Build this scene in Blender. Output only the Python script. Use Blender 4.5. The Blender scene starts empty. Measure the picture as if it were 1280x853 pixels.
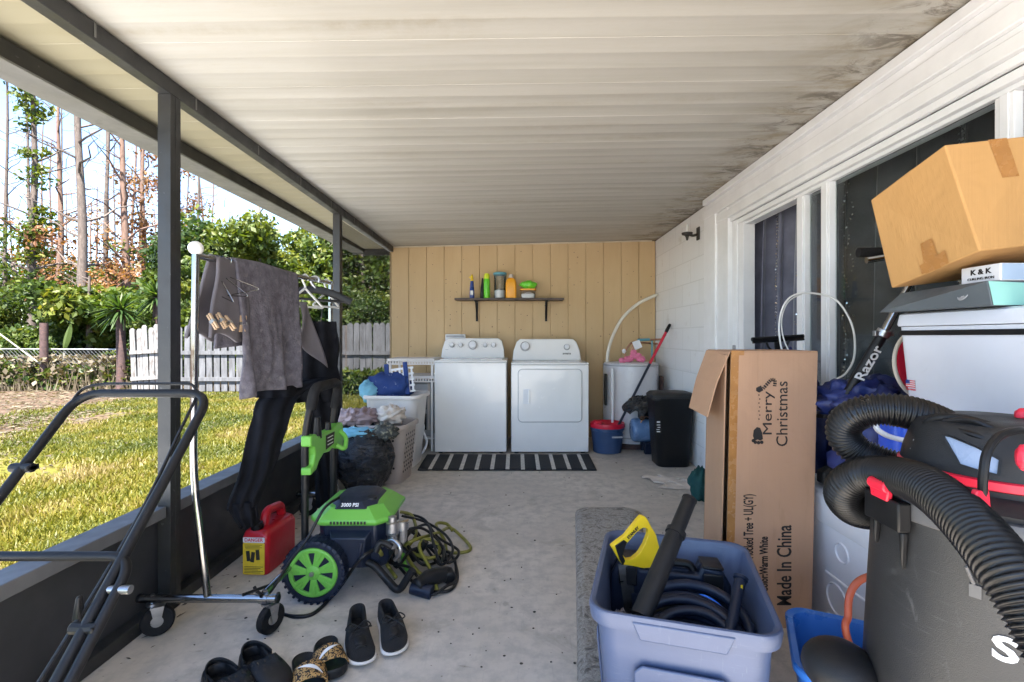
import bpy, bmesh, math, random
from mathutils import Vector, Matrix, noise
R = math.radians
PI = math.pi
V = Vector
sc = bpy.context.scene
col = sc.collection
rng = random.Random(11)
CAMZ, F, VX, VY = 1.12, 590.0, 651.0, 421.0

def P(px, py, Y):
    """world point seen at photo pixel (px, py) at distance Y"""
    return V(((px - VX) / F * Y, Y, CAMZ - (py - VY) / F * Y))

def PF(px, py, z=0.0):
    """world point seen at a photo pixel lying at height z"""
    return P(px, py, (CAMZ - z) * F / (py - VY))

# ------------------------------------------------------------------ mesh builder
class MB:
    def __init__(self, M=None):
        self.v = []; self.f = []; self.M = M; self.att = None

    def add(self, vs, fs):
        b = len(self.v)
        if self.M is not None:
            vs = [self.M @ V(p) for p in vs]
        self.v.extend(V(p) for p in vs)
        self.f.extend([tuple(b + i for i in f) for f in fs])
        return b

    def box(self, x0, x1, y0, y1, z0, z1, M=None):
        vs = [V((x, y, z)) for x in (x0, x1) for y in (y0, y1) for z in (z0, z1)]
        if M is not None:
            vs = [M @ p for p in vs]
        self.add(vs, [(0, 1, 3, 2), (4, 6, 7, 5), (0, 4, 5, 1), (2, 3, 7, 6), (0, 2, 6, 4), (1, 5, 7, 3)])
        return self

    def hexa(self, a, b):
        """a: 4 corners of one face, b: 4 matching corners of the opposite face"""
        self.add(list(a) + list(b), [(0, 1, 2, 3), (7, 6, 5, 4)] + [(i, i + 4, (i + 1) % 4 + 4, (i + 1) % 4) for i in range(4)])
        return self

    def loft(self, rings, cap0=True, cap1=True, closed=True):
        n = len(rings[0]); vs = [p for r in rings for p in r]; fs = []
        for k in range(len(rings) - 1):
            for i in range(n if closed else n - 1):
                j = (i + 1) % n
                fs.append((k * n + i, k * n + j, (k + 1) * n + j, (k + 1) * n + i))
        if cap0: fs.append(tuple(range(n - 1, -1, -1)))
        if cap1: fs.append(tuple((len(rings) - 1) * n + i for i in range(n)))
        self.add(vs, fs)
        return self

    def grid(self, fn, nu, nv):
        vs = [fn(i / nu, j / nv) for j in range(nv + 1) for i in range(nu + 1)]
        w = nu + 1
        self.add(vs, [(j * w + i, j * w + i + 1, (j + 1) * w + i + 1, (j + 1) * w + i) for j in range(nv) for i in range(nu)])
        return self

    def tube(self, pts, r, seg=10, closed=False, caps=True, flat=1.0):
        pts = [V(p) for p in pts]; n = len(pts)
        rr = r if isinstance(r, (list, tuple)) else [r] * n
        tang = []
        for i in range(n):
            a = pts[(i - 1) % n] if (closed or i > 0) else pts[i]
            b = pts[(i + 1) % n] if (closed or i < n - 1) else pts[i]
            t = b - a
            tang.append(t.normalized() if t.length > 1e-9 else V((0, 0, 1)))
        up = V((0, 0, 1)) if abs(tang[0].z) < 0.9 else V((1, 0, 0))
        nx = tang[0].cross(up).normalized()
        rings = []
        for i in range(n):
            t = tang[i]
            nx = nx - t * nx.dot(t)
            if nx.length < 1e-6:
                nx = t.orthogonal()
            nx.normalize()
            ny = t.cross(nx)
            rings.append([pts[i] + (nx * math.cos(2 * PI * k / seg) + ny * math.sin(2 * PI * k / seg) * flat) * rr[i] for k in range(seg)])
        if closed:
            rings.append(rings[0])
            self.loft(rings, False, False)
        else:
            self.loft(rings, caps, caps)
        return self

    def lathe(self, prof, seg=24, M=None, a0=0, a1=2 * PI):
        full = abs(a1 - a0 - 2 * PI) < 1e-6
        rings = []
        for (r, z) in prof:
            ring = []
            for k in range(seg if full else seg + 1):
                a = a0 + (a1 - a0) * k / seg
                p = V((r * math.cos(a), r * math.sin(a), z))
                ring.append(M @ p if M is not None else p)
            rings.append(ring)
        self.loft(rings, prof[0][0] > 1e-4 and full, prof[-1][0] > 1e-4 and full, closed=full)
        return self

    def cyl(self, a, b, r, seg=16):
        return self.tube([a, b], r, seg)

    def prism(self, poly, d, M=None):
        """poly in local xy, thickness 0..d along local z"""
        a = [V((p[0], p[1], 0)) for p in poly]; b = [V((p[0], p[1], d)) for p in poly]
        if M is not None:
            a = [M @ p for p in a]; b = [M @ p for p in b]
        n = len(a)
        self.add(a + b, [tuple(range(n - 1, -1, -1)), tuple(range(n, 2 * n))] + [(i, (i + 1) % n, n + (i + 1) % n, n + i) for i in range(n)])
        return self

    def blob(self, c, rad, seed=0, amp=0.15, freq=3.0, nu=28, nv=18, squash=0.0, M=None):
        c = V(c)
        def fn(u, v):
            a = u * 2 * PI; b = (v - 0.5) * PI
            d = V((math.cos(a) * math.cos(b), math.sin(a) * math.cos(b), math.sin(b)))
            k = 1 + amp * noise.noise(d * freq + V((seed * 7.3, seed, 3.1))) + amp * 0.5 * noise.noise(d * freq * 2.7 + V((seed, 5, seed * 2.2)))
            p = V((d.x * rad[0] * k, d.y * rad[1] * k, d.z * rad[2] * k))
            if squash and p.z < -rad[2] * squash: p.z = -rad[2] * squash
            return c + (M @ p if M is not None else p)
        return self.grid(fn, nu, nv)

    def build(self, name, mat, off=V((0, 0, 0)), smooth=35, bevel=0, bseg=2, subsurf=0, merge=True, solid=0):
        me = bpy.data.meshes.new(name)
        me.from_pydata([tuple(p - off) for p in self.v], [], self.f)
        if self.att is not None:
            at = me.attributes.new('rnd', 'FLOAT', 'FACE')
            at.data.foreach_set('value', self.att)
        elif merge:
            bm = bmesh.new(); bm.from_mesh(me)
            bmesh.ops.remove_doubles(bm, verts=bm.verts, dist=1e-5)
            bmesh.ops.recalc_face_normals(bm, faces=bm.faces)
            bm.to_mesh(me); bm.free()
        if smooth:
            me.polygons.foreach_set('use_smooth', [True] * len(me.polygons))
            if smooth < 180: me.set_sharp_from_angle(angle=R(smooth))
        me.materials.append(mat)
        o = bpy.data.objects.new(name, me); col.objects.link(o)
        if solid:
            m = o.modifiers.new('solid', 'SOLIDIFY'); m.thickness = solid; m.offset = 0
        if bevel:
            m = o.modifiers.new('bevel', 'BEVEL'); m.width = bevel; m.segments = bseg
            m.limit_method = 'ANGLE'; m.angle_limit = R(40); m.harden_normals = False
        if subsurf:
            m = o.modifiers.new('sub', 'SUBSURF'); m.levels = subsurf; m.render_levels = subsurf
        return o

ORG = {}
def tag(o, label=None, cat=None, group=None, kind=None):
    if label: o['label'] = label
    if cat: o['category'] = cat
    if group: o['group'] = group
    if kind: o['kind'] = kind
    return o

def thing(name, label, cat, loc=(0, 0, 0), group=None, kind=None):
    o = bpy.data.objects.new(name, None); col.objects.link(o)
    o.location = loc; o.empty_display_size = 0.1
    ORG[o.name] = V(loc)
    return tag(o, label, cat, group, kind)

def part(mb, name, mat, parent, label=None, kind=None, **kw):
    off = ORG[parent.name]
    o = mb.build(name, mat, off, **kw)
    o.parent = parent
    if parent.parent is not None or parent.type == 'MESH':
        o.location = (0, 0, 0)
    ORG[o.name] = off
    return tag(o, label, None, None, kind)

def solo(mb, name, mat, label, cat, loc=(0, 0, 0), group=None, kind=None, **kw):
    o = mb.build(name, mat, V(loc), **kw)
    o.location = loc
    ORG[o.name] = V(loc)
    return tag(o, label, cat, group, kind)

def dup(root, dloc, label=None, group=None):
    def cp(o, par):
        c = o.copy(); col.objects.link(c); c.parent = par
        ORG[c.name] = ORG.get(o.name, V((0, 0, 0)))
        for ch in list(o.children): cp(ch, c)
        return c
    c = cp(root, None)
    c.location = root.location + V(dloc)
    if label: c['label'] = label
    if group: c['group'] = group
    return c

def spline(pts, n=8, closed=False):
    pts = [V(p) for p in pts]; m = len(pts); out = []
    for i in range(m if closed else m - 1):
        p1, p2 = pts[i], pts[(i + 1) % m]
        p0 = pts[i - 1] if (closed or i > 0) else p1
        p3 = pts[(i + 2) % m] if (closed or i < m - 2) else p2
        for k in range(n):
            t = k / n
            out.append(0.5 * ((2 * p1) + (p2 - p0) * t + (2 * p0 - 5 * p1 + 4 * p2 - p3) * t * t + (3 * p1 - p0 - 3 * p2 + p3) * t ** 3))
    if not closed: out.append(pts[-1])
    return out

def resample(pts, step):
    out = [pts[0]]; acc = 0
    for a, b in zip(pts, pts[1:]):
        d = (b - a).length
        if d < 1e-9: continue
        t = step - acc
        while t <= d:
            out.append(a.lerp(b, t / d)); t += step
        acc = (acc + d) % step if False else d - (t - step)
    return out

def bent(pts, r, n=6):
    """polyline with rounded corners"""
    pts = [V(p) for p in pts]; out = [pts[0]]
    for i in range(1, len(pts) - 1):
        a, b, c = pts[i - 1], pts[i], pts[i + 1]
        k = min(r, (a - b).length * 0.49, (c - b).length * 0.49)
        p = b + (a - b).normalized() * k; q = b + (c - b).normalized() * k
        for j in range(n + 1):
            t = j / n
            out.append(p * (1 - t) ** 2 + b * 2 * t * (1 - t) + q * t * t)
    out.append(pts[-1])
    return out

def rr(w, d, r, z, n=5, c=(0, 0)):
    out = []
    r = min(r, w / 2 - 1e-4, d / 2 - 1e-4)
    for (sx, sy, a0) in ((1, 1, 0), (-1, 1, 90), (-1, -1, 180), (1, -1, 270)):
        for k in range(n + 1):
            a = R(a0 + 90 * k / n)
            out.append(V((c[0] + sx * (w / 2 - r) + r * math.cos(a), c[1] + sy * (d / 2 - r) + r * math.sin(a), z)))
    return out

def frame(o, x, y):
    """matrix whose local x, y follow the given directions and z their cross product"""
    x = V(x).normalized(); y = V(y); y = (y - x * y.dot(x)).normalized(); z = x.cross(y)
    M = Matrix((x, y, z)).transposed().to_4x4(); M.translation = V(o)
    return M

def rotz(a, loc=(0, 0, 0)):
    return Matrix.Translation(V(loc)) @ Matrix.Rotation(a, 4, 'Z')

def text(s, size, M, sx=1.0, bold=0.0, ext=0.0006, align='CENTER'):
    cu = bpy.data.curves.new('lettering', 'FONT'); cu.body = s; cu.size = size
    cu.align_x = align; cu.align_y = 'CENTER'; cu.extrude = ext; cu.offset = bold; cu.resolution_u = 3
    o = bpy.data.objects.new('lettering', cu); col.objects.link(o)
    dg = bpy.context.evaluated_depsgraph_get()
    me = bpy.data.meshes.new_from_object(o.evaluated_get(dg))
    mb = MB(M @ Matrix.Diagonal((sx, 1, 1, 1)))
    mb.add([v.co.copy() for v in me.vertices], [tuple(p.vertices) for p in me.polygons])
    bpy.data.objects.remove(o); bpy.data.curves.remove(cu); bpy.data.meshes.remove(me)
    return mb

# ------------------------------------------------------------------ materials
def nd(nt, t, **kw):
    n = nt.nodes.new(t)
    for k, v in kw.items():
        if k in n.inputs: n.inputs[k].default_value = v
        else: setattr(n, k, v)
    return n

def newmat(name):
    m = bpy.data.materials.new(name); m.use_nodes = True
    nt = m.node_tree; b = nt.nodes['Principled BSDF']
    return m, nt, b

def c4(c): return (c[0], c[1], c[2], 1)

def ramp(nt, fac, stops):
    n = nt.nodes.new('ShaderNodeValToRGB'); e = n.color_ramp.elements
    while len(e) < len(stops): e.new(0.5)
    for k, (p, c) in enumerate(stops):
        e[k].position = p; e[k].color = c4(c) if not isinstance(c, (int, float)) else (c, c, c, 1)
    nt.links.new(fac, n.inputs[0])
    return n.outputs[0]

def mixc(nt, fac, a, b, mode='MIX'):
    n = nt.nodes.new('ShaderNodeMix'); n.data_type = 'RGBA'; n.blend_type = mode
    for sock, val in ((n.inputs[0], fac), (n.inputs[6], a), (n.inputs[7], b)):
        if isinstance(val, bpy.types.NodeSocket): nt.links.new(val, sock)
        elif isinstance(val, (int, float)): sock.default_value = val
        else: sock.default_value = c4(val)
    return n.outputs[2]

def coords(nt, scale=(1, 1, 1), kind='Object', loc=(0, 0, 0)):
    tc = nt.nodes.new('ShaderNodeTexCoord'); mp = nt.nodes.new('ShaderNodeMapping')
    mp.inputs['Scale'].default_value = scale; mp.inputs['Location'].default_value = loc
    nt.links.new(tc.outputs[kind], mp.inputs[0])
    return mp.outputs[0]

def noi(nt, vec, scale, detail=4, rough=0.55, dist=0.0):
    n = nt.nodes.new('ShaderNodeTexNoise')
    n.inputs['Scale'].default_value = scale; n.inputs['Detail'].default_value = detail
    n.inputs['Roughness'].default_value = rough; n.inputs['Distortion'].default_value = dist
    nt.links.new(vec, n.inputs['Vector'])
    return n.outputs[0]

def bump(nt, b, h, strength=0.3, dist=0.01):
    n = nt.nodes.new('ShaderNodeBump'); n.inputs['Strength'].default_value = strength; n.inputs['Distance'].default_value = dist
    nt.links.new(h, n.inputs['Height'])
    if b.inputs['Normal'].links:
        nt.links.new(b.inputs['Normal'].links[0].from_socket, n.inputs['Normal'])
    nt.links.new(n.outputs[0], b.inputs['Normal'])

def mat(name, c, rough=0.5, metal=0.0, var=0.12, vs=6.0, c2=None, c2s=9.0, c2a=0.6, bmp=0.0, bs=80.0, coat=0.0, spec=0.5, rv=0.12, stretch=(1, 1, 1), sheen=0, trans=0):
    """painted / plastic / cloth surface: base colour with uneven tone, optional blotches of a second colour, uneven gloss and bump"""
    m, nt, b = newmat(name)
    vec = coords(nt, stretch)
    n1 = noi(nt, vec, vs, 5)
    lo = [x * (1 - var) for x in c]; hi = [min(1, x * (1 + var)) for x in c]
    colr = ramp(nt, n1, [(0.3, lo), (0.7, hi)])
    if c2 is not None:
        n2 = noi(nt, vec, c2s, 6, 0.65)
        f = ramp(nt, n2, [(c2a, 0.0), (min(1, c2a + 0.14), 1.0)])
        colr = mixc(nt, f, colr, c2)
    nt.links.new(colr, b.inputs['Base Color'])
    n3 = noi(nt, vec, vs * 2.3, 4)
    rr_ = ramp(nt, n3, [(0.3, max(0.02, rough - rv)), (0.7, min(1, rough + rv))])
    nt.links.new(rr_, b.inputs['Roughness'])
    b.inputs['Metallic'].default_value = metal
    b.inputs['Specular IOR Level'].default_value = spec
    b.inputs['Coat Weight'].default_value = coat
    if sheen: b.inputs['Sheen Weight'].default_value = sheen
    if trans: b.inputs['Transmission Weight'].default_value = trans
    if bmp:
        bump(nt, b, noi(nt, vec, bs, 5, 0.6), bmp, 0.004)
    return m

def ones(nt, op, a, b=0.0):
    n = nt.nodes.new('ShaderNodeMath'); n.operation = op
    for s, v in ((n.inputs[0], a), (n.inputs[1], b)):
        if isinstance(v, bpy.types.NodeSocket): nt.links.new(v, s)
        else: s.default_value = v
    return n.outputs[0]

def sep(nt, vec):
    n = nt.nodes.new('ShaderNodeSeparateXYZ'); nt.links.new(vec, n.inputs[0]); return n.outputs

def smooth(nt, x, a, b):
    n = nt.nodes.new('ShaderNodeMapRange'); n.interpolation_type = 'SMOOTHSTEP'
    nt.links.new(x, n.inputs[0]); n.inputs[1].default_value = a; n.inputs[2].default_value = b
    return n.outputs[0]
# ------------------------------------------------------------------ material library
BOUNCE_CONCRETE = mat('bounce_concrete', (0.56, 0.56, 0.56), 0.8, var=.08, c2=(.45, .45, .44), c2s=3, c2a=.55)  # for the added, unseen bounce slab
W_PAINT = mat('white_paint', (0.82, 0.82, 0.825), 0.45, var=0.05, c2=(0.66, 0.65, 0.62), c2s=5, c2a=0.66, bmp=0.06, bs=40)
W_ENAMEL = mat('white_enamel', (0.82, 0.81, 0.79), 0.22, var=0.02, coat=0.3, rv=0.06)
W_PLASTIC = mat('white_plastic', (0.74, 0.75, 0.77), 0.4, var=0.05, c2=(0.58, 0.57, 0.55), c2s=7, c2a=0.66)
W_COOLER = mat('cooler_plastic', (0.72, 0.74, 0.80), 0.42, var=0.04, c2=(0.60, 0.60, 0.62), c2s=5, c2a=0.64, bmp=0.05, bs=90)
GREY_BTN = mat('grey_plastic', (0.38, 0.38, 0.39), 0.4)
CHROME = mat('chrome', (0.30, 0.30, 0.30), 0.14, 1.0, var=0.1, c2=(0.30, 0.25, 0.2), c2s=14, c2a=0.66)
ALU_DARK = mat('bronze_aluminium', (0.022, 0.022, 0.022), 0.45, var=0.25, c2=(0.20, 0.20, 0.20), c2s=42, c2a=0.655, bmp=0.1, bs=60)
ALU_LEDGE = mat('grey_aluminium_ledge', (0.115, 0.115, 0.12), 0.5, var=0.2, c2=(0.06, 0.06, 0.06), c2s=9, c2a=0.6)
ALU_PALE = mat('pale_aluminium', (0.14, 0.137, 0.128), 0.5, var=0.15, c2=(0.07, 0.07, 0.065), c2s=12, c2a=0.62)
KICK = mat('charcoal_kick_panel', (0.032, 0.032, 0.035), 0.5, var=0.3, vs=3, c2=(0.09, 0.09, 0.09), c2s=30, c2a=0.71, bmp=0.08, bs=30)
BLACK = mat('black_plastic', (0.009, 0.009, 0.010), 0.42, var=0.25, spec=0.3)
BLACK_TEX = mat('black_textured_plastic', (0.012, 0.012, 0.013), 0.55, spec=0.25, var=0.15, bmp=0.25, bs=700)
BLACK_METAL = mat('black_powder_coat', (0.008, 0.008, 0.009), 0.45, var=0.2, c2=(0.04, 0.03, 0.025), c2s=30, c2a=0.72, spec=0.3)
RUBBER = mat('rubber', (0.010, 0.010, 0.011), 0.75, spec=0.25, var=0.3, bmp=0.1, bs=120)
NAVY = mat('navy_plastic', (0.009, 0.014, 0.030), 0.42, spec=0.35, var=0.2)
GREEN = mat('lime_green_plastic', (0.135, 0.40, 0.055), 0.33, var=0.07, c2=(0.10, 0.28, 0.05), c2s=12, c2a=0.7)
RED_CAN = mat('red_can_plastic', (0.48, 0.008, 0.018), 0.36, var=0.12, bmp=0.06, bs=60)
RED = mat('red_plastic', (0.60, 0.012, 0.04), 0.4, var=0.08)
RED_BRIGHT = mat('coral_red_plastic', (0.75, 0.02, 0.05), 0.38, var=0.06)
TOTE = mat('slate_blue_plastic', (0.078, 0.104, 0.184), 0.36, var=0.07, c2=(0.11, 0.14, 0.21), c2s=18, c2a=0.68, bmp=0.05, bs=130)
BLUE_BIN = mat('blue_bin_plastic', (0.03, 0.15, 0.52), 0.35, var=0.08)
BLUE_BAG = mat('navy_bag_fabric', (0.012, 0.024, 0.12), 0.5, var=0.4, vs=10, bmp=0.4, bs=22)
BLUE_BRIGHT = mat('bright_blue_plastic', (0.02, 0.08, 0.55), 0.3, var=0.1)
CARD = mat('brown_cardboard', (0.43, 0.255, 0.155), 0.85, var=0.06, vs=4, c2=(0.34, 0.19, 0.105), c2s=5, c2a=0.62, bmp=0.06, bs=200, stretch=(1, 1, 0.2))
CARD_Y = mat('tan_cardboard', (0.45, 0.245, 0.085), 0.85, var=0.06, vs=4, c2=(0.42, 0.23, 0.085), c2s=6, c2a=0.62, bmp=0.06, bs=200, stretch=(1, 1, 0.3))
for _m in (CARD, CARD_Y):
    _nt = _m.node_tree; _b = _nt.nodes['Principled BSDF']
    bump(_nt, _b, noi(_nt, coords(_nt, (130, 130, 1.2)), 1.0, 2), 0.25, 0.003)
    bump(_nt, _b, noi(_nt, coords(_nt), 5.5, 3, 0.5, 0.6), 0.35, 0.03)
CARD_IN = mat('cardboard_inside', (0.30, 0.18, 0.10), 0.9)
TAPE = mat('packing_tape', (0.36, 0.17, 0.055), 0.25, var=0.1, vs=20)
INK = mat('black_ink', (0.02, 0.016, 0.014), 0.8)
WHITE_INK = mat('white_ink', (0.72, 0.72, 0.72), 0.6)
YELLOW = mat('yellow_plastic', (0.78, 0.53, 0.012), 0.38, var=0.06)
YLABEL = mat('yellow_label_paper', (0.72, 0.50, 0.03), 0.5, var=0.1, vs=30)
STEEL = mat('brushed_steel', (0.42, 0.42, 0.43), 0.35, 1.0, var=0.15, stretch=(1, 1, 8))
DIRTY_STEEL = mat('grey_appliance_metal', (0.24, 0.24, 0.235), 0.45, 0.3, var=0.2, c2=(0.12, 0.10, 0.08), c2s=10, c2a=0.6)
COPPER = mat('copper_pipe', (0.42, 0.22, 0.14), 0.35, 0.9, var=0.3, c2=(0.2, 0.3, 0.26), c2s=20, c2a=0.62)
PVC = mat('cream_conduit', (0.70, 0.66, 0.56), 0.45, var=0.08)
PINK = mat('pink_foam', (0.75, 0.20, 0.33), 0.8, var=0.15, bmp=0.3, bs=60)
HEATER = mat('water_heater_enamel', (0.62, 0.61, 0.63), 0.35, var=0.06, c2=(0.42, 0.31, 0.24), c2s=4.5, c2a=0.64, bmp=0.03)
RUST = mat('rusty_iron', (0.055, 0.03, 0.027), 0.85, var=0.4, vs=12, c2=(0.10, 0.05, 0.033), c2s=20, c2a=0.55, bmp=0.3, bs=60)
BAG = mat('black_bin_bag', (0.012, 0.012, 0.014), 0.24, var=0.2, spec=0.7)
_nt = BAG.node_tree; _b = _nt.nodes['Principled BSDF']
bump(_nt, _b, noi(_nt, coords(_nt, (1, 1, 2.6)), 9, 5, 0.6, 1.6), 1.0, 0.028)
TOWEL = mat('grey_terry', (0.135, 0.125, 0.148), 0.95, var=0.3, vs=26, bmp=1.0, bs=95, spec=0.1, c2=(0.20, 0.185, 0.20), c2s=34, c2a=0.55)
CLOTH_DK = mat('dark_grey_knit', (0.12, 0.108, 0.12), 0.9, var=0.2, bmp=0.4, bs=150)
CLOTH_BK = mat('black_jersey', (0.007, 0.007, 0.009), 0.9, var=0.4, vs=7, bmp=0.5, bs=26, spec=0.15)
CLOTH_CREAM = mat('cream_cloth', (0.60, 0.53, 0.46), 0.9, var=0.2, bmp=0.5, bs=60)
CLOTH_MAUVE = mat('mauve_cloth', (0.30, 0.22, 0.22), 0.9, var=0.3, bmp=0.5, bs=50)
CLOTH_AQUA = mat('aqua_cloth', (0.20, 0.48, 0.62), 0.85, var=0.2, bmp=0.5, bs=50)
CLOTH_CAMO = mat('patterned_cloth', (0.06, 0.065, 0.06), 0.9, c2=(0.42, 0.38, 0.26), c2s=30, c2a=0.52)
CLOTH_TEAL = mat('dark_teal_cloth', (0.012, 0.075, 0.07), 0.9, var=0.3, bmp=0.5, bs=40)
BLUE_CLOTH = mat('blue_white_cloth', (0.016, 0.045, 0.18), 0.85, bmp=.5, bs=40, c2=(0.45, 0.5, 0.56), c2s=16, c2a=0.62)
GREIGE = mat('greige_basket_plastic', (0.42, 0.35, 0.30), 0.5, var=0.08)
BIN_WHITE = mat('white_hamper_plastic', (0.72, 0.68, 0.64), 0.45, var=0.05)
BUCKET = mat('blue_grey_bucket_plastic', (0.035, 0.07, 0.16), 0.4, var=0.1)
COMP = mat('blue_tank_paint', (0.14, 0.24, 0.42), 0.25, var=0.1, coat=0.3)
DARKGREY = mat('dark_grey_plastic', (0.022, 0.022, 0.023), 0.5, spec=0.3, var=0.1, bmp=0.2, bs=500)
VACGREY = mat('vacuum_drum_plastic', (0.025, 0.025, 0.026), 0.48, var=0.12, bmp=0.22, bs=500)
RIMGREY = mat('mid_grey_plastic', (0.09, 0.09, 0.094), 0.5, var=0.1)
EVA = mat('black_foam_rubber', (0.009, 0.009, 0.010), 0.5, spec=0.3, var=0.25, bmp=0.12, bs=160)
MESHK = mat('black_shoe_mesh', (0.008, 0.008, 0.009), 0.85, var=0.3, bmp=0.7, bs=420)
SOLE = mat('pale_shoe_sole', (0.66, 0.62, 0.58), 0.6, var=0.1, c2=(0.3, 0.28, 0.26), c2s=20, c2a=0.66)
MINT = mat('mint_print', (0.30, 0.60, 0.52), 0.5, var=0.06)
SLATEBOX = mat('slate_printed_card', (0.10, 0.115, 0.125), 0.5, var=0.08)
BOXWHITE = mat('white_printed_card', (0.72, 0.73, 0.75), 0.5, var=0.04)
BOXBLUE = mat('pale_blue_card', (0.36, 0.46, 0.58), 0.5, var=0.06)
WIRE_W = mat('white_wire', (0.72, 0.72, 0.70), 0.4)
OLIVE = mat('olive_hose_rubber', (0.19, 0.18, 0.03), 0.45, var=0.25, vs=14)
HOSE_OR = mat('terracotta_hose_rubber', (0.36, 0.075, 0.035), 0.5, var=0.15)
BLUE_LINE = mat('blue_line', (0.01, 0.15, 0.7), 0.4)
SHELFW = mat('dark_walnut_board', (0.055, 0.035, 0.028), 0.5, var=0.4, vs=10, stretch=(1, 8, 8))
ORANGE = mat('orange_plastic', (0.80, 0.34, 0.012), 0.4, var=0.06)
TEAL_LID = mat('teal_lid', (0.10, 0.30, 0.36), 0.4)
POWDER = mat('white_powder', (0.74, 0.73, 0.72), 0.9, var=0.05, bmp=0.4, bs=60)
CANGREEN = mat('green_can_print', (0.13, 0.58, 0.03), 0.3, var=0.1, c2=(0.55, 0.75, 0.04), c2s=14, c2a=0.58)
CANYEL = mat('lime_yellow_cap', (0.62, 0.72, 0.02), 0.4)
SPRAYBLUE = mat('deep_blue_bottle', (0.012, 0.04, 0.22), 0.3, var=0.08)
WOODPEG = mat('pale_peg_wood', (0.48, 0.33, 0.21), 0.7)

def scuffed(m, colr, lo, hi, amt, sc=(3, 3, 60), size=6):
    nt = m.node_tree; b = nt.nodes['Principled BSDF']; src = b.inputs['Base Color'].links[0].from_socket
    f1 = ramp(nt, noi(nt, coords(nt, sc), size, 4, 0.6, 0.3), [(lo, 0.0), (hi, amt)])
    f2 = ramp(nt, noi(nt, coords(nt, (sc[2] * .5, sc[1], sc[0])), size, 3, 0.6, 0.5), [(lo + .02, 0.0), (hi + .02, amt)])
    patch = ramp(nt, noi(nt, coords(nt), 5, 4), [(0.42, 0.0), (0.62, 1.0)])
    f = ones(nt, 'MULTIPLY', ones(nt, 'MAXIMUM', f1, f2), patch)
    nt.links.new(mixc(nt, f, src, colr), b.inputs['Base Color'])
    nt.links.new(ones(nt, 'ADD', 0.38, ones(nt, 'MULTIPLY', f, .3)), b.inputs['Roughness'])
scuffed(TOTE, (0.17, 0.20, 0.26), .60, .70, .6)
scuffed(VACGREY, (0.10, 0.10, 0.10), .60, .72, .5)
scuffed(GREEN, (0.30, 0.42, 0.22), .64, .74, .4)
scuffed(W_COOLER, (0.52, 0.52, 0.53), .64, .74, .5)
scuffed(BLACK_TEX, (0.04, 0.04, 0.04), .62, .74, .5)
def leopard():
    m, nt, b = newmat('leopard_print')
    vec = coords(nt)
    vo = nt.nodes.new('ShaderNodeTexVoronoi'); vo.inputs['Scale'].default_value = 95; nt.links.new(vec, vo.inputs['Vector'])
    f = ramp(nt, vo.outputs['Distance'], [(0.24, 0.0), (0.3, 1.0), (0.52, 1.0), (0.58, 0.0)])
    c = mixc(nt, noi(nt, vec, 40), (0.36, 0.20, 0.06), (0.50, 0.31, 0.12))
    nt.links.new(mixc(nt, f, (0.022, 0.014, 0.008), c), b.inputs['Base Color'])
    b.inputs['Roughness'].default_value = 0.75
    return m
LEOPARD = leopard()

def clear_plastic(name, tint=(0.9, 0.93, 0.95), glossy=0.14, gr=0.12):
    m, nt, b = newmat(name)
    out = nt.nodes['Material Output']
    tr = nd(nt, 'ShaderNodeBsdfTransparent'); tr.inputs[0].default_value = c4(tint)
    gl = nd(nt, 'ShaderNodeBsdfGlossy'); gl.inputs['Roughness'].default_value = gr
    mx = nt.nodes.new('ShaderNodeMixShader'); lw = nt.nodes.new('ShaderNodeLayerWeight'); lw.inputs[0].default_value = glossy
    nt.links.new(lw.outputs['Fresnel'], mx.inputs[0]); nt.links.new(tr.outputs[0], mx.inputs[1]); nt.links.new(gl.outputs[0], mx.inputs[2])
    nt.links.new(mx.outputs[0], out.inputs[0])
    return m
CLEAR = clear_plastic('clear_plastic', (0.82, 0.85, 0.86), 0.3)
GLASS = clear_plastic('window_glass', (0.86, 0.89, 0.89), 0.13, 0.015)

def screen_mat():
    m, nt, b = newmat('insect_mesh')
    out = nt.nodes['Material Output']
    tr = nd(nt, 'ShaderNodeBsdfTransparent')
    df = nd(nt, 'ShaderNodeBsdfDiffuse'); df.inputs[0].default_value = (0.06, 0.06, 0.06, 1)
    lw = nt.nodes.new('ShaderNodeLayerWeight'); lw.inputs[0].default_value = 0.5
    f = ramp(nt, lw.outputs['Facing'], [(0.0, 0.2), (0.75, 0.42), (0.95, 0.55)])
    mx = nt.nodes.new('ShaderNodeMixShader')
    nt.links.new(f, mx.inputs[0]); nt.links.new(tr.outputs[0], mx.inputs[1]); nt.links.new(df.outputs[0], mx.inputs[2])
    nt.links.new(mx.outputs[0], out.inputs[0])
    return m
SCREEN = screen_mat()

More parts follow.
